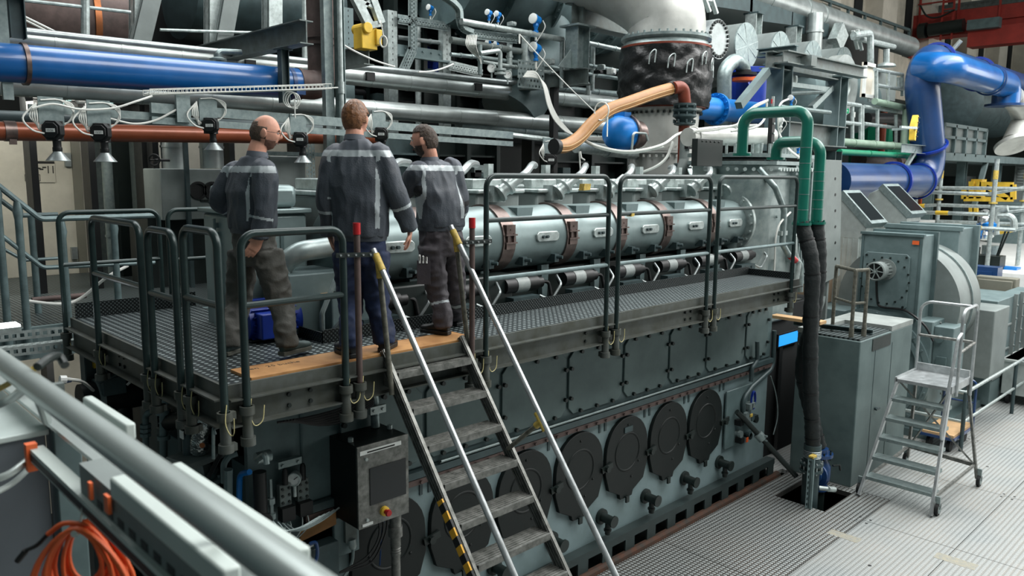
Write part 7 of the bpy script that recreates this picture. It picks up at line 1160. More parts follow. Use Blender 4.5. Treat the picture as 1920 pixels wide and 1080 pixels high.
t = thing('breather_pipe', 'short grey green pipe with ring nuts left of the flanged upright pipe', 'pipe', P2(275, 800)); m = MB(); m.tube([P2(274, 1000), P2(273, 780), P2(280, 772), P2(300, 768, 2.4)], .026, 12, .05); 
for yy in (798, 806, 815): m.lathe(P2(273, yy), (0, 0, 1), [(-.014, .03), (-.014, .045), (.014, .045), (.014, .03)], 8, False)
ob('pipe_run', m, 'teal_grey', t)
m = MB(); a, b = P2(262, 750, 2.6), P2(300, 870, 2.6); m.box(2.6, 2.66, b.y, a.y, -.3, a.z); ob('mounting_plate', m, 'teal_dark', label='upright dark mounting plate at the left end of the engine', cat='plate')
m = MB(); a, b = P2(292, 800, 2.4), P2(335, 850, 2.4); m.box(2.4, 2.65, b.y, a.y, -.3, a.z); ob('pump_casing', m, 'teal_mid', label='grey green casing behind the flanged upright pipe', cat='machine', bev=.01)
m = MB(); c = P2(352, 812, 2.2); m.lathe(c, (0, 0, -1), [(0, .03), (.03, .045), (.2, .045), (.22, .06), (.25, .06)], 16); m.tube([c, c+V((0, 0, -1.8))], .035, 8); st = ob('sensor_stem', m, 'teal_dark', label='dark upright sensor stem with white label beside the foil elbow', cat='sensor')
m = MB(); m.obox(c+V((-.045, 0, -.0)), (.004, 0, 0), (0, .03, 0), (0, 0, .03)); ob('label', m, 'label_white', st)
m = MB(); m.tube([P2(400, 860, 2.1), P2(400, 800, 2.1), P2(408, 795, 2.15)], .012, 8, .03); m.tube(curve([P2(404, 815, 2.1), P2(402, 805, 2.1), P2(412, 800, 2.15)], 5), .01, 6); ob('small_tube', m, 'galv', label='thin bent steel tubes right of the foil elbow', cat='tube')
m = MB()
for k in range(4): m.tube(curve([P2(436, 815+3*k, 2.1), P2(415, 845+3*k, 2.1), P2(396, 880+3*k, 2.1), P2(380, 915, 2.05)], 5), .008, 5)
ob('cable_bundle', m, 'black', label='bundle of black cables with ties slanting down right of the foil elbow', cat='cable')
m = MB(); m.tube(curve([P2(468, 885, 2.3), P2(452, 890, 2.3), P2(449, 910, 2.3), P2(449, 960, 2.3)], 6), .02, 10); ob('hose', m, 'blue_bright', label='bright blue hose bend at the engine end in the shade', cat='hose')
m = MB(); a = P2(460, 900, 2.45); m.box(2.4, 2.5, a.y-.25, a.y+.1, -.3, a.z+.15); ob('valve_casing', m, 'teal_dark', label='dark valve panel behind the blue hose bend', cat='panel'); m = MB(); m.lathe(P2(480, 860, 2.3), (1, 0, 0), [(0, .04), (.1, .04)], 14); m.tube([P2(482, 862, 2.28), P2(498, 850, 2.28), P2(500, 870, 2.28)], .02, 8, .04); ob('small_valve', m, 'galv', label='small pale valve with bent tube above the blue hose', cat='valve'); 
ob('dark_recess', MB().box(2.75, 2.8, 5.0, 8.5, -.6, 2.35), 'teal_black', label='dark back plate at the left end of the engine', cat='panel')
# black pipe and brackets left below the platform
t = thing('black_pipe', 'thick black pipe passing under the platform at left', 'pipe', PY(240, 735, 7.2)); a, b = PY(150, 752, 7.0), PY(330, 718, 7.0); m = MB(); m.tube([a, b+V((1.5, 0, 0))], .14, 22); ob('pipe_run', m, 'cover_black', t); m = MB(); q = a.lerp(b, .15); m.lathe(q, (1, 0, 0), [(0, .14), (0, .165), (.04, .165), (.04, .14)], 22, False); ob('clamp', m, 'galv', t); m = MB(); m.cyl(V((a.x+.3, 7.0, -1.2)), V((a.x+.3, 7.0, a.z-.1)), .1); ob('leg', m, 'teal_black', t)
m = MB(); c = PY(212, 725, 6.85); m.box(c.x-.09, c.x+.09, 6.8, 6.95, c.z-.06, c.z+.09); m.bar((c.x-.12, 6.8, c.z+.06), (c.x+.05, 6.8, c.z+.12), .02, .02); ob('relay_box', m, 'teal_dark', label='small dark box with lever on the black pipe under the platform', cat='box', bev=.005)
m = MB(); m.tube(curve([PY(118, 710, 6.0), PY(135, 712, 6.0), PY(155, 716, 6.2), PY(175, 732, 6.6)], 6), .012, 6); m.tube(curve([PY(238, 722, 6.6), PY(252, 710, 6.6), PY(270, 703, 6.6)], 5), .01, 6); ob('cable', m, 'white_cable', label='white cable arcs by the black pipe under the platform', cat='cable'); t = thing('connector', 'white and blue cable connector left of the black pipe', 'connector', PY(120, 712, 6)); m = MB(); m.cyl(PY(112, 712, 6), PY(124, 712, 6), .03, n=10); ob('shell', m, 'white', t); ob('ring', MB().cyl(PY(124, 714, 6), PY(133, 712, 6), .018, n=10), 'blue_deep', t)
m = MB(); c = PY(184, 672, 7.1); m.box(c.x-.05, c.x+.05, 7.05, 7.1, c.z-.07, c.z+.05); lk = ob('lock_tag', m, 'yellow', label='small yellow lock tag hanging below the rear rail socket', cat='tag'); ob('mark', MB().box(c.x-.03, c.x+.03, 7.045, 7.05, c.z-.02, c.z+.03), 'black', lk)
m = MB(); x = PY(213, 690, 7.0).x; m.ibeam((x, 7.0, 2.1), (x, 7.0, 2.55), .16, .14, .012, (1, 0, 0)); ob('stub_post', m, 'teal_dark', label='dark stub post on the black pipe under the rear platform corner', cat='post')

# more lines and fittings in the shade under the platform
m = MB()
for k in range(6): m.tube(sag(P5(520+6*k, 792-k, 4.75), P5(700, 742+3*k, 4.8), .03+.012*k), .009, 6)
ob('cable_loom', m, 'black', label='loom of black cables sagging under the front platform beam above the operating panel', cat='cable')
t = thing('valve_box', 'dark grey box with bent blue hose low beside the cardboard sheet', 'box', P5(600, 1050)); c = P5(600, 1045, 4.9); m = MB(); m.box(c.x-.16, c.x+.14, 4.86, 4.98, c.z-.2, c.z+.1); ob('body', m, 'teal_dark', t, bev=.01); m = MB(); m.tube(curve([P5(580, 1020, 4.83), P5(592, 1018, 4.82), P5(595, 1040, 4.82), P5(588, 1062, 4.82)], 5), .014, 8); ob('hose', m, 'blue_deep', t); ob('tag', MB().obox(P5(583, 1022, 4.84), (.02, 0, 0), (0, .004, 0), (0, 0, .015)), 'label_white', t)
m = MB(); 
for k in range(5): m.tube(curve([P5(502+9*k, 975+2*k, 4.85), P5(520+10*k, 995, 4.8), P5(560+10*k, 990-3*k, 4.8), P5(600+9*k, 968-4*k, 4.82)], 6), .007, 5)
ob('cable_tangle', m, 'galv', label='grey cables with ties curving below the two solenoid blocks', cat='cable')
t = thing('pipe_fitting', 'small steel pipe fitting with nuts left of the solenoid blocks', 'fitting', P5(512, 960)); m = MB(); c = P5(510, 985, 4.9); m.lathe(c, (0, 0, 1), [(0, .014), (.05, .014), (.05, .03), (.09, .03), (.09, .016), (.16, .016), (.16, .028), (.2, .028), (.2, .012), (.34, .012)], 8); ob('body', m, 'galv', t)
m = MB(); a = P5(538, 868, 4.93); m.box(a.x-.08, a.x+.1, 4.9, 4.95, a.z-.02, a.z+.03); m.bolts([(a.x-.05, 4.9, a.z), (a.x+.07, 4.9, a.z)], (0, -1, 0), .012, .012); ob('bracket_bar', m, 'galv', label='short galvanised bracket bar with two bolts left of the pressure gauge', cat='bracket')
m = MB(); c = P5(490, 975, 4.9); m.lathe(c, (0, -1, 0), [(0, .06), (.05, .06), (.05, .035), (.09, .035)], 18); m.cyl(c+V((0, 0, -.4)), c+V((0, 0, .35)), .045); ob('oil_filter', m, 'black', label='black upright oil filter with round cap beside the blue hose bend', cat='filter')
m = MB(); m.tube([P2(420, 905, 2.2), P2(419, 870, 2.2), P2(430, 855, 2.25), P2(445, 850, 2.3)], .022, 8, .05); m.tube([P2(428, 930, 2.2), P2(428, 880, 2.2)], .03, 10); ob('steel_tube', m, 'teal_grey', label='grey green bent tube between the black cable bundle and the blue hose', cat='tube')
m = MB(); c = P2(325, 880, 2.2); m.lathe(c, (0, 0, -1), [(0, .05), (.04, .07), (.3, .07), (.34, .09), (.6, .09)], 18); ob('pump_motor', m, 'teal_dark', label='dark upright pump motor below the filter canister', cat='pump')
# ================================================================ gallery railing right in front of the camera (out of focus)
def along(px_, py_, z, y0, y1):
    x = PZ(px_, py_, z).x; return V((x, y0, z)), V((x, y1, z))
t = thing('gallery_handrail', 'thick blurred silver handrail crossing the lower left corner', 'railing', (.55, 2, 3.5)); a, b = along(300, 896, 3.5, .35, 5.2); ob('rail', MB().tube([a, b], .0305, 28), 'fg_rail', t); m = MB()
for y in (3.0, .6): m.cyl((a.x-.0, y, 2.4), (a.x-.0, y, 3.5), .025, n=14)
ob('post', m, 'fg_rail', t); m = MB(); m.bar((a.x, 1.4, 3.47), (a.x+.2, 1.4, 3.29), .02, .02); m.bar((a.x, 3.1, 3.47), (a.x+.2, 3.1, 3.29), .02, .02); m.bar((a.x+.16, 1.0, 3.275), (a.x+.16, 3.6, 3.275), .09, .012); ob('bracket', m, 'fg_rail', t)
def slat(name, pA, pB, z, w_, h_, m_, lab):
    A, B = PZ(*pA, z), PZ(*pB, z); x = (A.x+B.x)/2; y0, y1 = min(A.y, B.y), max(A.y, B.y); return ob(name, MB().box(x-w_/2, x+w_/2, y0, y1, z-h_, z), m_, label=lab, cat='bar', bev=.006)
slat('edge_profile', (165, 742), (243, 795), 3.33, .03, .05, 'fg_slat', 'short pale edge profile beyond the blurred handrail, farther one')
slat('edge_profile', (332, 866), (568, 1030), 3.33, .028, .05, 'fg_slat', 'long pale edge profile beyond the blurred handrail, nearer one')
slat('edge_profile', (222, 890), (432, 1066), 3.36, .035, .05, 'fg_slat', 'pale edge profile on the near side of the blurred handrail')
A = PZ(160, 850, 3.3); t = thing('slotted_channel', 'blurred grey cable channel with black slots below the near pale profile', 'cable tray', A); x = PZ(240, 915, 3.3).x; m = MB(); m.box(x-.03, x+.03, .4, 2.2, 3.29, 3.3); m.box(x-.035, x-.03, .4, 2.2, 3.2, 3.3); m.box(x+.03, x+.035, .4, 2.2, 3.2, 3.3); ob('tray', m, 'smoke_grey', t); m = MB()
for k in range(22): m.box(x-.0365, x-.0345, .45+.075*k, .49+.075*k, 3.225, 3.245)
ob('slots', m, 'black', t)
x = PZ(200, 960, 3.22).x; y1 = PZ(63, 838, 3.22).y; t = thing('profile_rail', 'blurred grey mounting rail with black groove carrying the orange cable', 'rail', (x, y1, 3.2)); m = MB(); m.box(x-.02, x+.02, .3, y1, 3.215, 3.22); m.box(x-.02, x-.008, .3, y1, 3.18, 3.215); m.box(x+.008, x+.02, .3, y1, 3.18, 3.215); ob('profile', m, 'fg_slat', t); m = MB(); m.box(x-.016, x+.016, .3, y1-.005, 3.172, 3.212); m.box(x-.0215, x-.0195, .3, y1-.01, 3.186, 3.206); ob('groove', m, 'black', t); m = MB(); m.box(x-.03, x+.0, y1-.02, y1+.01, 3.15, 3.235); ob('end_clamp', m, 'orange_tag', t, label='orange end clamp')
p = PZ(118, 835, 3.15); t = thing('rail_post', 'blurred dark grey post block at the far end of the mounting rail', 'post', (p.x, p.y, 2.4)); m = MB(); m.box(p.x-.035, p.x+.045, p.y-.04, p.y+.05, 2.4, 3.24); ob('block', m, 'teal_mid', t, bev=.004); m = MB(); m.box(p.x-.012, p.x+.018, p.y, p.y+.03, 3.24, 3.36); ob('stub', m, 'beam_grey', t)
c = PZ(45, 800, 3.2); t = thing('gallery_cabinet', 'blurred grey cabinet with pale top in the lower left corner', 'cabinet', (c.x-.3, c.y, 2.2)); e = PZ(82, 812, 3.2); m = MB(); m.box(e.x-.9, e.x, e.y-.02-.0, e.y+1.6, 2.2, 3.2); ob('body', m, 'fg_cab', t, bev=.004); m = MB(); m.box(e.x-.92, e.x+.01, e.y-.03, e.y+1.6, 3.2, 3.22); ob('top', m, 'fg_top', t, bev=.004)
m = MB(); m.tube(curve([PZ(-30, 905, 3.15), PZ(15, 890, 3.16), PZ(45, 868, 3.17), PZ(66, 850, 3.18)], 6), .011, 10); m.tube(curve([PZ(-30, 935, 3.12), PZ(25, 905, 3.12), PZ(62, 870, 3.13), PZ(80, 850, 3.15)], 6), .009, 10); ob('cable', m, 'fg_rail', label='two blurred grey cables running into the orange end clamp', cat='cable')
m = MB(); m.tube(curve([PZ(-40, 742, 3.42), PZ(0, 728, 3.45), PZ(40, 705, 3.5), PZ(75, 685, 3.53)], 6), .008, 10); t = thing('earth_wire', 'blurred yellow green wire with black plug lying over the handrail', 'wire', PZ(40, 705, 3.5)); ob('wire', m, 'tape_yellow', t); m = MB(); m.tube(curve([PZ(70, 688, 3.54), PZ(92, 672, 3.55), PZ(110, 668, 3.54), PZ(122, 685, 3.52)], 6), .012, 10); ob('plug', m, 'teal_black', t)
m = MB(); m.tube(curve([PZ(-30, 770, 3.35), PZ(20, 748, 3.4), PZ(48, 730, 3.48), PZ(70, 745, 3.45), PZ(88, 790, 3.35)], 6), .013, 10); ob('cable', m, 'fg_rail', label='blurred grey cable bent around the far handrail part', cat='cable')
# orange cable coil
t = thing('orange_cable_coil', 'coil of bright orange cable tied below the mounting rail', 'cable', PZ(150, 1010, 3.1)); rnd = random.Random(5); c = PZ(150, 985, 3.15); m = MB()
ry_ = ray(150, 985).normalized(); rt = RGT; dn = V((0, 0, -1))
for k in range(15):
    w_ = .035+.008*k*.8+rnd.uniform(-.01, .01); h_ = .16+.012*k; o_ = FWD*rnd.uniform(-.03, .03); pts = []
    for j in range(26):
        a_ = 2*math.pi*j/26; s_ = math.sin(a_/2); pts.append(c+o_+rt*(math.sin(a_)*w_*(.55+.8*s_))+dn*(h_*(1-math.cos(a_))*.5))
    m.tube(pts, .0055, 8, closed=True)
m.tube(curve([c+rt*.01, c+rt*.02+dn*-.0, c-rt*.04+dn*-.005, c-rt*.085+dn*.025], 6), .0065, 8); ob('loops', m, 'orange', t); m = MB(); e = c-rt*.085+dn*.025; m.tube(curve([e, e-rt*.03+dn*.03, e-rt*.06+dn*.045], 5), .0055, 8); m.tube([e-rt*.06+dn*.045, e-rt*.085+dn*.075], .008, 8); ob('tail', m, 'black', t, label='black cable tail'); m = MB(); m.tube([c+dn*.012+V((.012*math.cos(q), .02*math.sin(q), 0)) for q in [k*.6 for k in range(11)]], .0035, 6); m.tube([c, c+V((.01, .0, .05))], .003, 6); m.cyl(c-FWD*.02+dn*.01, c-FWD*.03+dn*.01, .009); ob('tie', m, 'fg_slat', t)
for i, (q, lb) in enumerate((((205, 872), 'orange tag farthest up between the handrail and the slotted channel'), ((170, 920), 'orange tag in the middle beside the mounting rail'), ((202, 945), 'wide orange tag nearest, clipped to the slotted channel'))):
    p = PZ(*q, 3.27); m = MB(); m.obox(p, (.004, 0, 0), (0, .009+.006*(i == 2), 0), (0, 0, .022)); ob('orange_tag', m, 'orange_tag', label=lb, cat='tag')
# ================================================================ the three men on the platform
from mathutils import noise as NZ
mat('skin', '#d09a84', .5, 0, .1, 20, spec=.3); mat('skin_pale', '#d0a08a', .5, 0, .1, 20, spec=.3)
mat('jacket', '#3c434b', .62, 0, .1, 14, bump=.25, bscale=120); mat('jacket_light', '#50565f', .62, 0, .1, 14); mat('reflex', '#aab3b6', .38, .1, .06, 30); mat('jacket_black', '#0e1013', .7, 0, .1, 10)
mat('trouser_grey', '#4a4a45', .75, 0, .16, 14, bump=.25, bscale=90); mat('jeans', '#16284a', .75, 0, .25, 9, col2='#0d1a33', bump=.2, bscale=160); mat('trouser_work', '#3f3b40', .7, 0, .14, 14, bump=.2, bscale=90)
mat('hair_red', '#7d5230', .5, 0, .35, 40, bump=.4, bscale=90); mat('hair_brown', '#46372c', .6, 0, .3, 60, bump=.7, bscale=160); mat('hair_grey', '#5b4a3d', .65, 0, .3, 70, bump=.6, bscale=180); mat('stubble', '#7d5a4c', .6, 0, .2, 80)
mat('shoe_green', '#3c4d4c', .6, 0, .15, 20); mat('shoe_black', '#121516', .5, 0, .15, 20); mat('sole', '#55564e', .7, 0, .1, 20); mat('eye', '#e9e6e0', .3, 0, 0, 1); mat('lip', '#a05a50', .5, 0, 0, 1)
def smooth_list(a, n): return [v.x for v in curve([V((x, 0, 0)) for x in a], n)]
def limb(mb, pts, rad, n=16, k=5, flat=None):
    P = curve(pts, k); R = smooth_list(rad, k); m = MB(); u = None; vs = []; N = len(P)
    for i, p in enumerate(P):
        d = (P[min(i+1, N-1)]-P[max(i-1, 0)]).normalized()
        if u is None: u, _ = basis(d)
        u = (u-d*u.dot(d)).normalized(); v = d.cross(u)
        for j in range(n): a = 2*math.pi*j/n; vs.append(p+(u*math.cos(a)+v*math.sin(a))*max(.003, R[i]))
    fs = [(i*n+j, i*n+(j+1) % n, (i+1)*n+(j+1) % n, (i+1)*n+j) for i in range(N-1) for j in range(n)]+[tuple(reversed(range(n))), tuple((N-1)*n+j for j in range(n))]
    mb.add(vs, fs)
def loft(mb, secs, n=28, k=4, sq=2.4):
    """secs: (centre, side half vector, front half vector)"""
    C = curve([s[0] for s in secs], k); A = curve([s[1] for s in secs], k); B = curve([s[2] for s in secs], k); vs = []; N = len(C)
    for c, a, b in zip(C, A, B):
        for j in range(n):
            t = 2*math.pi*j/n; co, si = math.cos(t), math.sin(t); vs.append(c+a*(abs(co)**(2/sq)*(1 if co >= 0 else -1))+b*(abs(si)**(2/sq)*(1 if si >= 0 else -1)))
    fs = [(i*n+j, i*n+(j+1) % n, (i+1)*n+(j+1) % n, (i+1)*n+j) for i in range(N-1) for j in range(n)]+[tuple(reversed(range(n))), tuple((N-1)*n+j for j in range(n))]
    mb.add(vs, fs)
def ellip(mb, c, a, b, d, n=20, k=12):
    c, a, b, d = V(c), V(a), V(b), V(d); vs = []; fs = []
    for i in range(k+1):
        th = math.pi*i/k
        for j in range(n): ph = 2*math.pi*j/n; vs.append(c+d*math.cos(th)+(a*math.cos(ph)+b*math.sin(ph))*math.sin(th))
    mb.add(vs, [(i*n+j, (i+1)*n+j, (i+1)*n+(j+1) % n, i*n+(j+1) % n) for i in range(k) for j in range(n)])
def fuse(name, mb, vox, m, parent, it=4, wr=0, ws=14, assign=None, stretch=(1, 1, .45)):
    """melt the overlapping forms into ONE continuous skin"""
    me = bpy.data.meshes.new('t'); me.from_pydata(mb.v, [], mb.f); bm = bmesh.new(); bm.from_mesh(me); bmesh.ops.recalc_face_normals(bm, faces=bm.faces); bm.to_mesh(me); bm.free()
    o = bpy.data.objects.new('t', me); COL.objects.link(o); r = o.modifiers.new('r', 'REMESH'); r.mode = 'VOXEL'; r.voxel_size = vox; s = o.modifiers.new('s', 'SMOOTH'); s.iterations = it; s.factor = .5
    ev = o.evaluated_get(bpy.context.evaluated_depsgraph_get()); e = ev.to_mesh(); vs = [v.co.copy() for v in e.vertices]; ns = [v.normal.copy() for v in e.vertices]; fs = [tuple(p.vertices) for p in e.polygons]; ev.to_mesh_clear(); bpy.data.objects.remove(o)
    if wr:
        for i in range(len(vs)):
            q = V((vs[i].x*stretch[0], vs[i].y*stretch[1], vs[i].z*stretch[2]))*ws; a = NZ.noise(q); b = NZ.noise(q*2.3+V((9, 3, 1))); vs[i] = vs[i]+ns[i]*wr*((1-abs(a)*2.4)+.5*b)
    out = MB(); out.v = vs; out.f = fs; out.mi = [0]*len(fs)
    if assign:
        for i, f in enumerate(fs): out.mi[i] = assign((vs[f[0]]+vs[f[1]]+vs[f[2]]+vs[f[3]])/4)
    return ob(name, out, m, parent, sharp=80)
def head_pts(c, f, u, s, n=56, k=44):
    r = f.cross(u).normalized(); vs = []; loc = []
    G = lambda x, s_: math.exp(-(x/s_)**2)
    for i in range(k+1):
        th = math.pi*i/k
        for j in range(n):
            ph = 2*math.pi*j/n; x, y, z = math.sin(th)*math.cos(ph), math.sin(th)*math.sin(ph), math.cos(th)
            X, Y, Z = .077*x, .098*y, .118*z
            if z < 0: q = -z; X *= 1-.28*q*q; Y *= (1-.10*q) if y > 0 else (1-.38*q*q); Z *= 1.0+.02*(y > 0)
            if y > 0: X *= 1-.06*y
            if y > .3:
                e = 0
                e += .026*G(X, .011)*G(Z+.018, .016)+.012*G(X, .009)*G(Z-.004, .016)      # nose
                e += .006*G(Z-.026, .01)*G(X, .05)                                        # brow
                e -= .010*G(abs(X)-.031, .014)*G(Z-.010, .011)                            # eye sockets
                e += .007*G(X, .018)*G(Z+.054, .007)-.004*G(X, .02)*G(Z+.062, .004)+.006*G(X, .016)*G(Z+.068, .006)   # lips
                e += .010*G(X, .022)*G(Z+.094, .016)                                      # chin
                e += .004*G(abs(X)-.045, .018)*G(Z+.02, .02); Y += e
            loc.append((X, Y, Z)); vs.append(c+(r*X+f*Y+u*Z)*s)
    return vs, [(i*n+j, (i+1)*n+j, (i+1)*n+(j+1) % n, i*n+(j+1) % n) for i in range(k) for j in range(n)], loc, r
def head(mb, c, f, u, s=1):
    vs, fs, loc, r = head_pts(c, f, u, s); mb.add(vs, fs)
    for sd in (-1, 1):
        e = c+(r*sd*.078-f*.008-u*.004)*s; ellip(mb, e, (f*.018+r*sd*.008)*s, r*.008*s, u*.03*s, 12, 8)
        ellip(mb, e+r*sd*.006*s-f*.004*s, (f*.02+r*sd*.01)*s, r*.006*s, u*.033*s, 12, 8)
def shell(name, c, f, u, s, pred, off, m, parent, jit=0, seed=1):
    vs, fs, loc, r = head_pts(c, f, u, s, 72, 56); rnd = random.Random(seed); out = MB(); vv = []
    for p, l in zip(vs, loc):
        d = (p-c).normalized(); o_ = off(l) if callable(off) else off
        vv.append(p+d*s*(o_+rnd.uniform(-jit, jit)+jit*2*NZ.noise(V(l)*60)))
    keep = [q for q in fs if all(pred(*loc[i]) for i in q)]; out.add(vv, keep)
    o = ob(name, out, m, parent, sharp=80); sm = o.modifiers.new('sol', 'SOLIDIFY'); sm.thickness = .012; sm.offset = -1; return o
def face_bits(c, f, u, s, body, lens=None):
    r = f.cross(u).normalized(); e = MB(); b = MB(); l = MB()
    for sd in (-1, 1):
        q = c+(r*sd*.031+f*.0815+u*.009)*s; ellip(e, q, r*.012*s, f*.009*s, u*.007*s, 12, 8); ellip(b, q+f*.008*s, r*.005*s, f*.003*s, u*.005*s, 8, 6)
        b.bar(q+(u*.018+f*.009-r*sd*.014)*s, q+(u*.020+f*.006+r*sd*.016)*s, .007*s, .006*s)
    ob('eyes', e, 'eye', body); ob('brows', b, 'hair_brown', body); l.bar(c+(f*.094-u*.060-r*.019)*s, c+(f*.094-u*.060+r*.019)*s, .008*s, .005*s); ob('mouth', l, 'lip', body)
def hand(mb, w, d, nrm, s=1, curl=.5, side=1):
    """palm, four bent fingers of different length and a thumb from the side of the palm; d = wrist to knuckles, nrm = back of hand"""
    d = V(d).normalized(); nrm = (V(nrm)-d*V(nrm).dot(d)).normalized(); x = d.cross(nrm)*side; c = w+d*.05*s
    loft(mb, [(w-d*.03*s, x*.026*s, nrm*.02*s), (w+d*.01*s, x*.03*s, nrm*.019*s), (w+d*.05*s, x*.041*s, nrm*.016*s), (w+d*.09*s, x*.041*s, nrm*.013*s)], 16, 3)
    for k, L in enumerate((.072, .08, .075, .058)):
        b = w+d*.085*s+x*(.031-.0205*k)*s; a = curl*(.8+.12*k); p = [b]; dd = d
        for j, fr in enumerate((.45, .32, .25)):
            dd = (Matrix.Rotation(-a*(.6+.25*j)*side, 3, x) @ dd).normalized() if False else (dd*math.cos(a*(.55+.2*j))-nrm*math.sin(a*(.55+.2*j))).normalized(); nr = nrm; p.append(p[-1]+dd*L*fr*s)
        limb(mb, p, [.0092*s, .0088*s, .008*s, .0062*s], 10, 4)
    b = w+d*.025*s+x*.03*s; p = [b, b+(d*.5+x*.75-nrm*.25).normalized()*.04*s, b+(d*.5+x*.75-nrm*.25).normalized()*.04*s+(d*.85+x*.3-nrm*.4).normalized()*.032*s, b+(d*.5+x*.75-nrm*.25).normalized()*.04*s+(d*.85+x*.2-nrm*.5).normalized()*.055*s]; limb(mb, p, [.013*s, .0115*s, .0098*s, .0072*s], 10, 4)
def shoe(parent, heel, toe, name, m, solem, laces=False):
    d = (toe-heel); d.z = 0; L = d.length; d.normalize(); x = d.cross(UP); z0 = UP*.0
    mb = MB(); H = heel
    S = [(0, .028, .075), (.12, .035, .095), (.3, .036, .085), (.5, .04, .068), (.72, .047, .05), (.9, .042, .042), (1.0, .02, .03)]
    loft(mb, [(H+d*L*t+UP*(.022+h*.5), x*w_, UP*h*.5) for t, w_, h in S], 20, 3, 2.6); limb(mb, [H+d*L*.2+UP*.06, H+d*L*.2+UP*.12], [.044, .042], 16, 3)
    o = fuse(name, mb, .006, m, parent, 3); sb = MB(); sb.prism([(x_*L, y_) for x_, y_ in ((-.02, -.03), (.1, -.036), (.35, -.034), (.6, -.042), (.8, -.047), (.96, -.035), (1.02, 0), (.96, .035), (.8, .047), (.6, .042), (.35, .034), (.1, .036), (-.02, .03))], H+UP*.001, d, x, UP*.03); ob('sole', sb, solem, o, bev=.004)
    if laces:
        lb = MB()
        for k in range(4): q = H+d*L*(.36+.09*k)+UP*(.108-.012*k); lb.tube(curve([q-x*.026-UP*.01, q, q+d*.012+x*.026-UP*.01], 4), .003, 5)
        ob('laces', lb, 'white_cable', o)
    return o
def seg_t(p, a, b):
    d = b-a; t = (p-a).dot(d)/d.dot(d); return t, (p-(a+d*t)).length
def man(label, D, f, J, head_f, head_u, jack, trou, shoes, tr_assign=None, hs=1.0, skin='skin', drape=0, black_side=False, vis=True, lean=V((0, 0, 0))):
    """J: joints as (px, py, depth offset)"""
    f = f.normalized(); r = f.cross(UP).normalized(); p = {k: PD(a, b, D+c) for k, (a, b, c) in J.items()}
    root = thing('person', label, 'person', V((p['hip'].x, p['hip'].y, 2.8)))
    # --- body: one continuous figure
    b = MB(); head(b, p['head'], head_f, head_u, hs); nb = p['neck']
    limb(b, [nb-UP*.03, nb+UP*.03, p['head']-head_f*.022*hs-head_u*.06*hs, p['head']-head_f*.015*hs], [.07, .062, .058, .06], 18, 4)
    ch = (p['sl']+p['sr'])/2; loft(b, [(p['hip']-UP*.04, r*.12, f*.08), (p['hip']+UP*.12, r*.11, f*.075), (ch-UP*.2, r*.12, f*.075), (ch-UP*.06, r*.11, f*.05), (nb-UP*.02, r*.055, f*.045)])
    for s_ in 'lr': limb(b, [p['s'+s_], p['e'+s_], p['w'+s_]], [.05, .042, .028], 14, 6)
    for s_ in 'lr': limb(b, [p['h'+s_], p['k'+s_], p['a'+s_], p['a'+s_]-UP*.05], [.08, .055, .04, .04], 14, 5)
    for s_ in 'lr':
        if 'hand_'+s_ in J: continue
    for s_, hd in J_HANDS.items(): hand(b, p['w'+s_], hd[0], hd[1], .98, hd[2], hd[3])
    body = fuse('body', b, .0055, skin, root, 2)
    face_bits(p['head'], head_f, head_u, hs, body)
    # --- jacket
    j = MB(); hem = p['hem']; sw = (p['sr']-p['sl']); su = sw.normalized()
    loft(j, [(hem-UP*.0, r*.185, f*.135), (hem+UP*.05, r*.19, f*.14), (hem+UP*.15+lean*.25, r*.195, f*.135), ((hem+ch)/2+UP*.04+lean*.3, su*.2, f*.135), (ch-UP*.13, su*.205, f*.13), (ch-UP*.03, su*.185, f*.10), (ch+UP*.02, su*.15, f*.085), (ch.lerp(nb, .7)+UP*.02, su*.09, f*.07), (nb-UP*.005, su*.066, f*.064), (nb+UP*.008, su*.062, f*.062)], 32, 4)
    for s_ in 'lr': S, E, W = p['s'+s_], p['e'+s_], p['w'+s_]; limb(j, [S-su*(.05 if s_ == 'r' else -.05)+UP*.005, S-UP*.012, S.lerp(E, .5), E, E.lerp(W, .5), W], [.068, .08, .08, .071, .064, .056], 18, 5)
    cz = ch.z
    def jas(q):
        for s_ in 'lr':
            te, de = seg_t(q, p['e'+s_], p['w'+s_]); ts, ds = seg_t(q, p['s'+s_], p['e'+s_])
            if de < .10 and .32 < te < .40 and ds > .0: return 2
            if (ds < .098 and .18 < ts < 1.0) or (de < .098 and te > 0): return 0
        l = (q-ch).dot(r); d_ = (q-ch).dot(f); h = q.z-cz
        if h > .035: return 1
        if -.012 < h <= .03 and d_ < .05: return 2
        if h > -.012: return 1
        if .150 < abs(l) < .176 and d_ < .03 and q.z > hem.z+.06: return 2
        if black_side and abs(l) >= .178 and q.z > hem.z+.06 and h < -.12: return 3
        if h <= -.02 and q.z < hem.z+.055: return 0
        return 0
    ob_j = fuse('jacket', j, .0065, ['jacket', 'jacket_light', 'reflex', 'jacket_black'], root, 3, .008, 11, jas)
    cl = MB(); cl.lathe(nb-UP*.008, UP+f*.1, [(0, .074), (.02, .071), (.038, .067), (.038, .061), (.0, .06)], 24, False); ob('collar', cl, 'jacket_light', root); wb = MB(); loft(wb, [(hem-UP*.03, r*.178, f*.13), (hem+UP*.03, r*.188, f*.138)], 32, 3); ob('waistband', wb, 'jacket', root)
    # --- trousers
    t = MB(); loft(t, [(p['hip']-UP*.09, r*.165, f*.115), (p['hip']+UP*.0, r*.17, f*.12), (hem+UP*.02, r*.165, f*.118)], 28, 4)
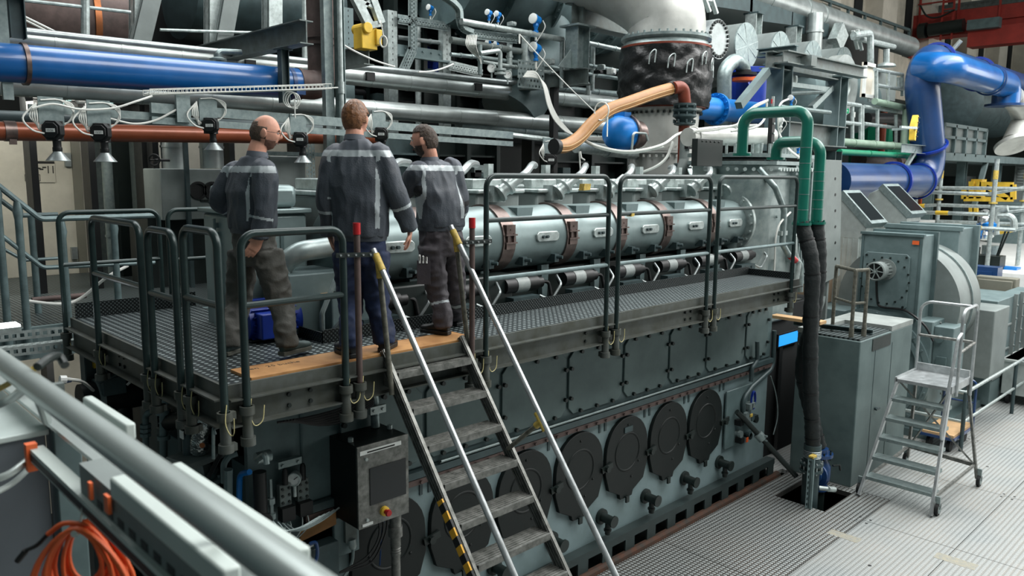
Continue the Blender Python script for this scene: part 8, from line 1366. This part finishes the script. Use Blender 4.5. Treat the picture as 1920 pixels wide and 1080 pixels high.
    for s_ in 'lr': H, K, A = p['h'+s_], p['k'+s_], p['a'+s_]; limb(t, [H+UP*.02, H.lerp(K, .4), K, K.lerp(A, .5), A.lerp(K, .12), A-UP*.06], [.1, .095, .08, .072, .072, .07], 18, 5)
    def tas(q): return tr_assign(q, p, r, f) if tr_assign else 0
    fuse('trousers', t, .009, trou, root, 3, .011, 10, tas, (1, 1, 1.2))
    for s_ in 'lr': shoe(root, p['heel'+s_], p['toe'+s_], 'shoe', shoes[0], shoes[1], shoes[2])
    return root, p, body, r
def G(px_, py_, D): q = PZ(px_, py_, 2.824); return q
def foot(J, s_, heel, toe, zz_):
    return PZ(heel[0], heel[1], zz_), PZ(toe[0], toe[1], zz_)
_PD = PD
# joints of the feet are found on the ground, the rest at the man's depth
def build(label, D, f, J, feet, *a, **k):
    global PD
    fixed = {}
    for s_, (hl, to, zg) in feet.items():
        h_, t_ = PZ(*hl, zg), PZ(*to, zg); d = (t_-h_); d.z = 0
        if d.length < .22 or d.length > .31: t_ = h_+d.normalized()*.285; 
        fixed['heel'+s_] = h_; fixed['toe'+s_] = t_; fixed['a'+s_] = h_+d.normalized()*.055+UP*.12
    old = PD
    def PD2(a_, b_, c_):
        return fixed[a_] if isinstance(a_, str) else old(a_, b_, c_)
    for kk in fixed: J[kk] = (kk, 0, 0)
    PD = PD2
    try: return man(label, D, f, J, *a, **k)
    finally: PD = old
# --- man with glasses, left
f1 = RGT*.70+FWD*.72; hf = (RGT*.93+FWD*.30-UP*.14).normalized(); hu = (UP*.97+RGT*.18).normalized()
J_HANDS = {'r': ((-RGT*.55-UP*.8-FWD*.1), (-FWD*.8+RGT*.3-UP*.1), .35, 1), 'l': ((RGT*.6+FWD*.5-UP*.4), UP, .5, -1)}
J = dict(head=(497, 249, 0), neck=(482, 293, -.02), sl=(440, 322, .15), sr=(496, 318, -.13), el=(412, 376, .16), wl=(447, 402, .3), er=(497, 388, -.18), wr=(487, 448, -.2), hem=(474, 428, 0), hip=(478, 470, 0), hl=(456, 478, .07), hr=(502, 478, -.06), kl=(447, 570, .06), kr=(527, 572, -.08))
root1, p1, body1, r1 = build('balding man with glasses in grey work jacket and trousers, smiling to the right', 5.45, f1, J, {'r': ((528, 668), (580, 654), 2.824), 'l': ((422, 668), (458, 655), 2.802)}, hf, hu, None, ['trouser_grey'], ('shoe_green', 'sole', True))
hd = p1['head']; rr1 = hf.cross(hu).normalized()
shell('hair', hd, hf, hu, 1, lambda x, y, z: y < .012 and -.06 < z < .072-.25*max(0, -y-.03)*0 and not (z > .045 and y > -.05) and (z > -.045 or y < -.02), .003, 'hair_grey', body1, .0012, 2)
shell('beard', hd, hf, hu, 1, lambda x, y, z: z < -.035 and y > .0 and not (z > -.05 and abs(x) < .028 and y > .04) and z > -.115, .0015, 'stubble', body1, .0006, 3)
gl = MB()
for sd in (-1, 1):
    q = hd+rr1*sd*.034+hf*.103+hu*.010; gl.tube([q+rr1*.024*math.cos(a)+hu*.017*math.sin(a) for a in [k*.5236 for k in range(12)]], .0016, 6, closed=True); gl.tube([q+rr1*sd*.024, hd+rr1*sd*.079+hf*.06+hu*.012, hd+rr1*sd*.083-hf*.012+hu*.012], .0018, 6)
gl.tube([hd-rr1*.011+hf*.105+hu*.012, hd+rr1*.011+hf*.105+hu*.012], .0016, 6); ob('glasses', gl, 'black', root1, label='thin dark framed glasses')
# --- tall man in jeans, from behind
f2 = FWD*.98+RGT*.12; hf = (FWD*.93+RGT*.32-UP*.05).normalized(); hu = (UP*.99-RGT*.03).normalized()
J_HANDS = {'r': ((-UP*.92-RGT*.12+FWD*.3), (RGT*.95+FWD*.1), .45, 1), 'l': ((-UP*.9+RGT*.25+FWD*.2), (-RGT*.95), .4, -1)}
J = dict(head=(667, 224, .03), neck=(665, 262, 0), sl=(628, 292, 0), sr=(712, 289, 0), el=(612, 368, -.02), wl=(618, 440, .05), er=(742, 362, -.02), wr=(769, 430, .06), hem=(676, 442, 0), hip=(676, 470, 0), hl=(652, 480, 0), hr=(702, 480, 0), kl=(658, 570, 0), kr=(707, 565, 0))
root2, p2, body2, r2 = build('tall man in grey jacket and blue jeans seen from behind at the ladder head', 5.42, f2, J, {'l': ((664, 672), (630, 655), 2.824), 'r': ((716, 661), (738, 646), 2.824)}, hf, hu, None, ['jeans'], ('shoe_black', 'shoe_black', False))
shell('hair', p2['head'], hf, hu, 1, lambda x, y, z: (z > .03 or y < .005) and z > -.078 and not (y > .045 and z < .055) and not (abs(x) > .05 and z < -.03 and y > -.035), lambda l: .012+.006*max(0, l[2]/.118)+.001*math.sin(l[0]*190+l[1]*40), 'hair_red', body2, .0012, 5)
# --- bearded man, right
f3 = FWD*.80-RGT*.60; hf = (-RGT*.95+FWD*.25-UP*.08).normalized(); hu = (UP*.98-RGT*.12).normalized()
J_HANDS = {'l': ((FWD*.8-RGT*.3-UP*.3), UP, .5, -1), 'r': ((-UP*.9+FWD*.3), RGT, .5, 1)}
J = dict(head=(796, 264, 0), neck=(806, 303, .02), sl=(783, 321, -.12), sr=(846, 314, .14), el=(764, 356, -.02), wl=(748, 352, .24), er=(862, 378, .18), wr=(855, 425, .3), hem=(826, 424, .02), hip=(828, 455, .02), hl=(808, 465, -.05), hr=(845, 465, .1), kl=(820, 548, -.02), kr=(853, 545, .18))
def tas3(q, p, r, f):
    for s_ in 'lr':
        t, d = seg_t(q, p['k'+s_], p['a'+s_])
        if .36 < t < .45 and d < .11: return 1
    return 0
root3, p3, body3, r3 = build('bearded man in grey work jacket turning his laughing face to the left', 6.05, f3, J, {'l': ((842, 628), (790, 622), 2.824), 'r': ((862, 612), (835, 604), 2.802)}, hf, hu, None, ['trouser_work', 'reflex'], ('shoe_black', 'shoe_black', False), tas3, black_side=True)
shell('hair', p3['head'], hf, hu, 1, lambda x, y, z: ((z > .062 and y < .085-.3*(.09-min(z, .09))) or y < .002) and z > -.062 and not (abs(x) > .055 and z < -.0 and y > -.03), .007, 'hair_brown', body3, .0018, 6)
shell('beard', p3['head'], hf, hu, 1, lambda x, y, z: z < -.028 and y > -.006 and not (abs(x) < .03 and y > .04 and z > -.044) and not (abs(x) < .017 and -.064 < z < -.05) and not (z > -.045 and abs(x) < .05 and y > .03), .006, 'hair_brown', body3, .0018, 7)
# pens in the thigh pocket
q = p3['hl'].lerp(p3['kl'], .22)-FWD*.10-RGT*.055
pk = MB(); pk.obox(q-UP*.10, RGT*.05, FWD*.008, UP*.09); ob('thigh_pocket', pk, 'trouser_work', root3)
for k, lb in enumerate(('white pen in the thigh pocket of the bearded man, leftmost', 'white pen in the thigh pocket of the bearded man, middle', 'white pen in the thigh pocket of the bearded man, rightmost')):
    a = q+RGT*(-.03+.026*k)-FWD*.006; m = MB(); m.lathe(a-UP*.03, UP, [(0, .008), (.06-.008*k, .008), (.066-.008*k, .003)], 10); pn = ob('pen', m, 'white', label=lb, cat='pen'); ob('clip', MB().obox(a-FWD*.009+UP*.005, RGT*.003, FWD*.002, UP*.016), 'black', pn)
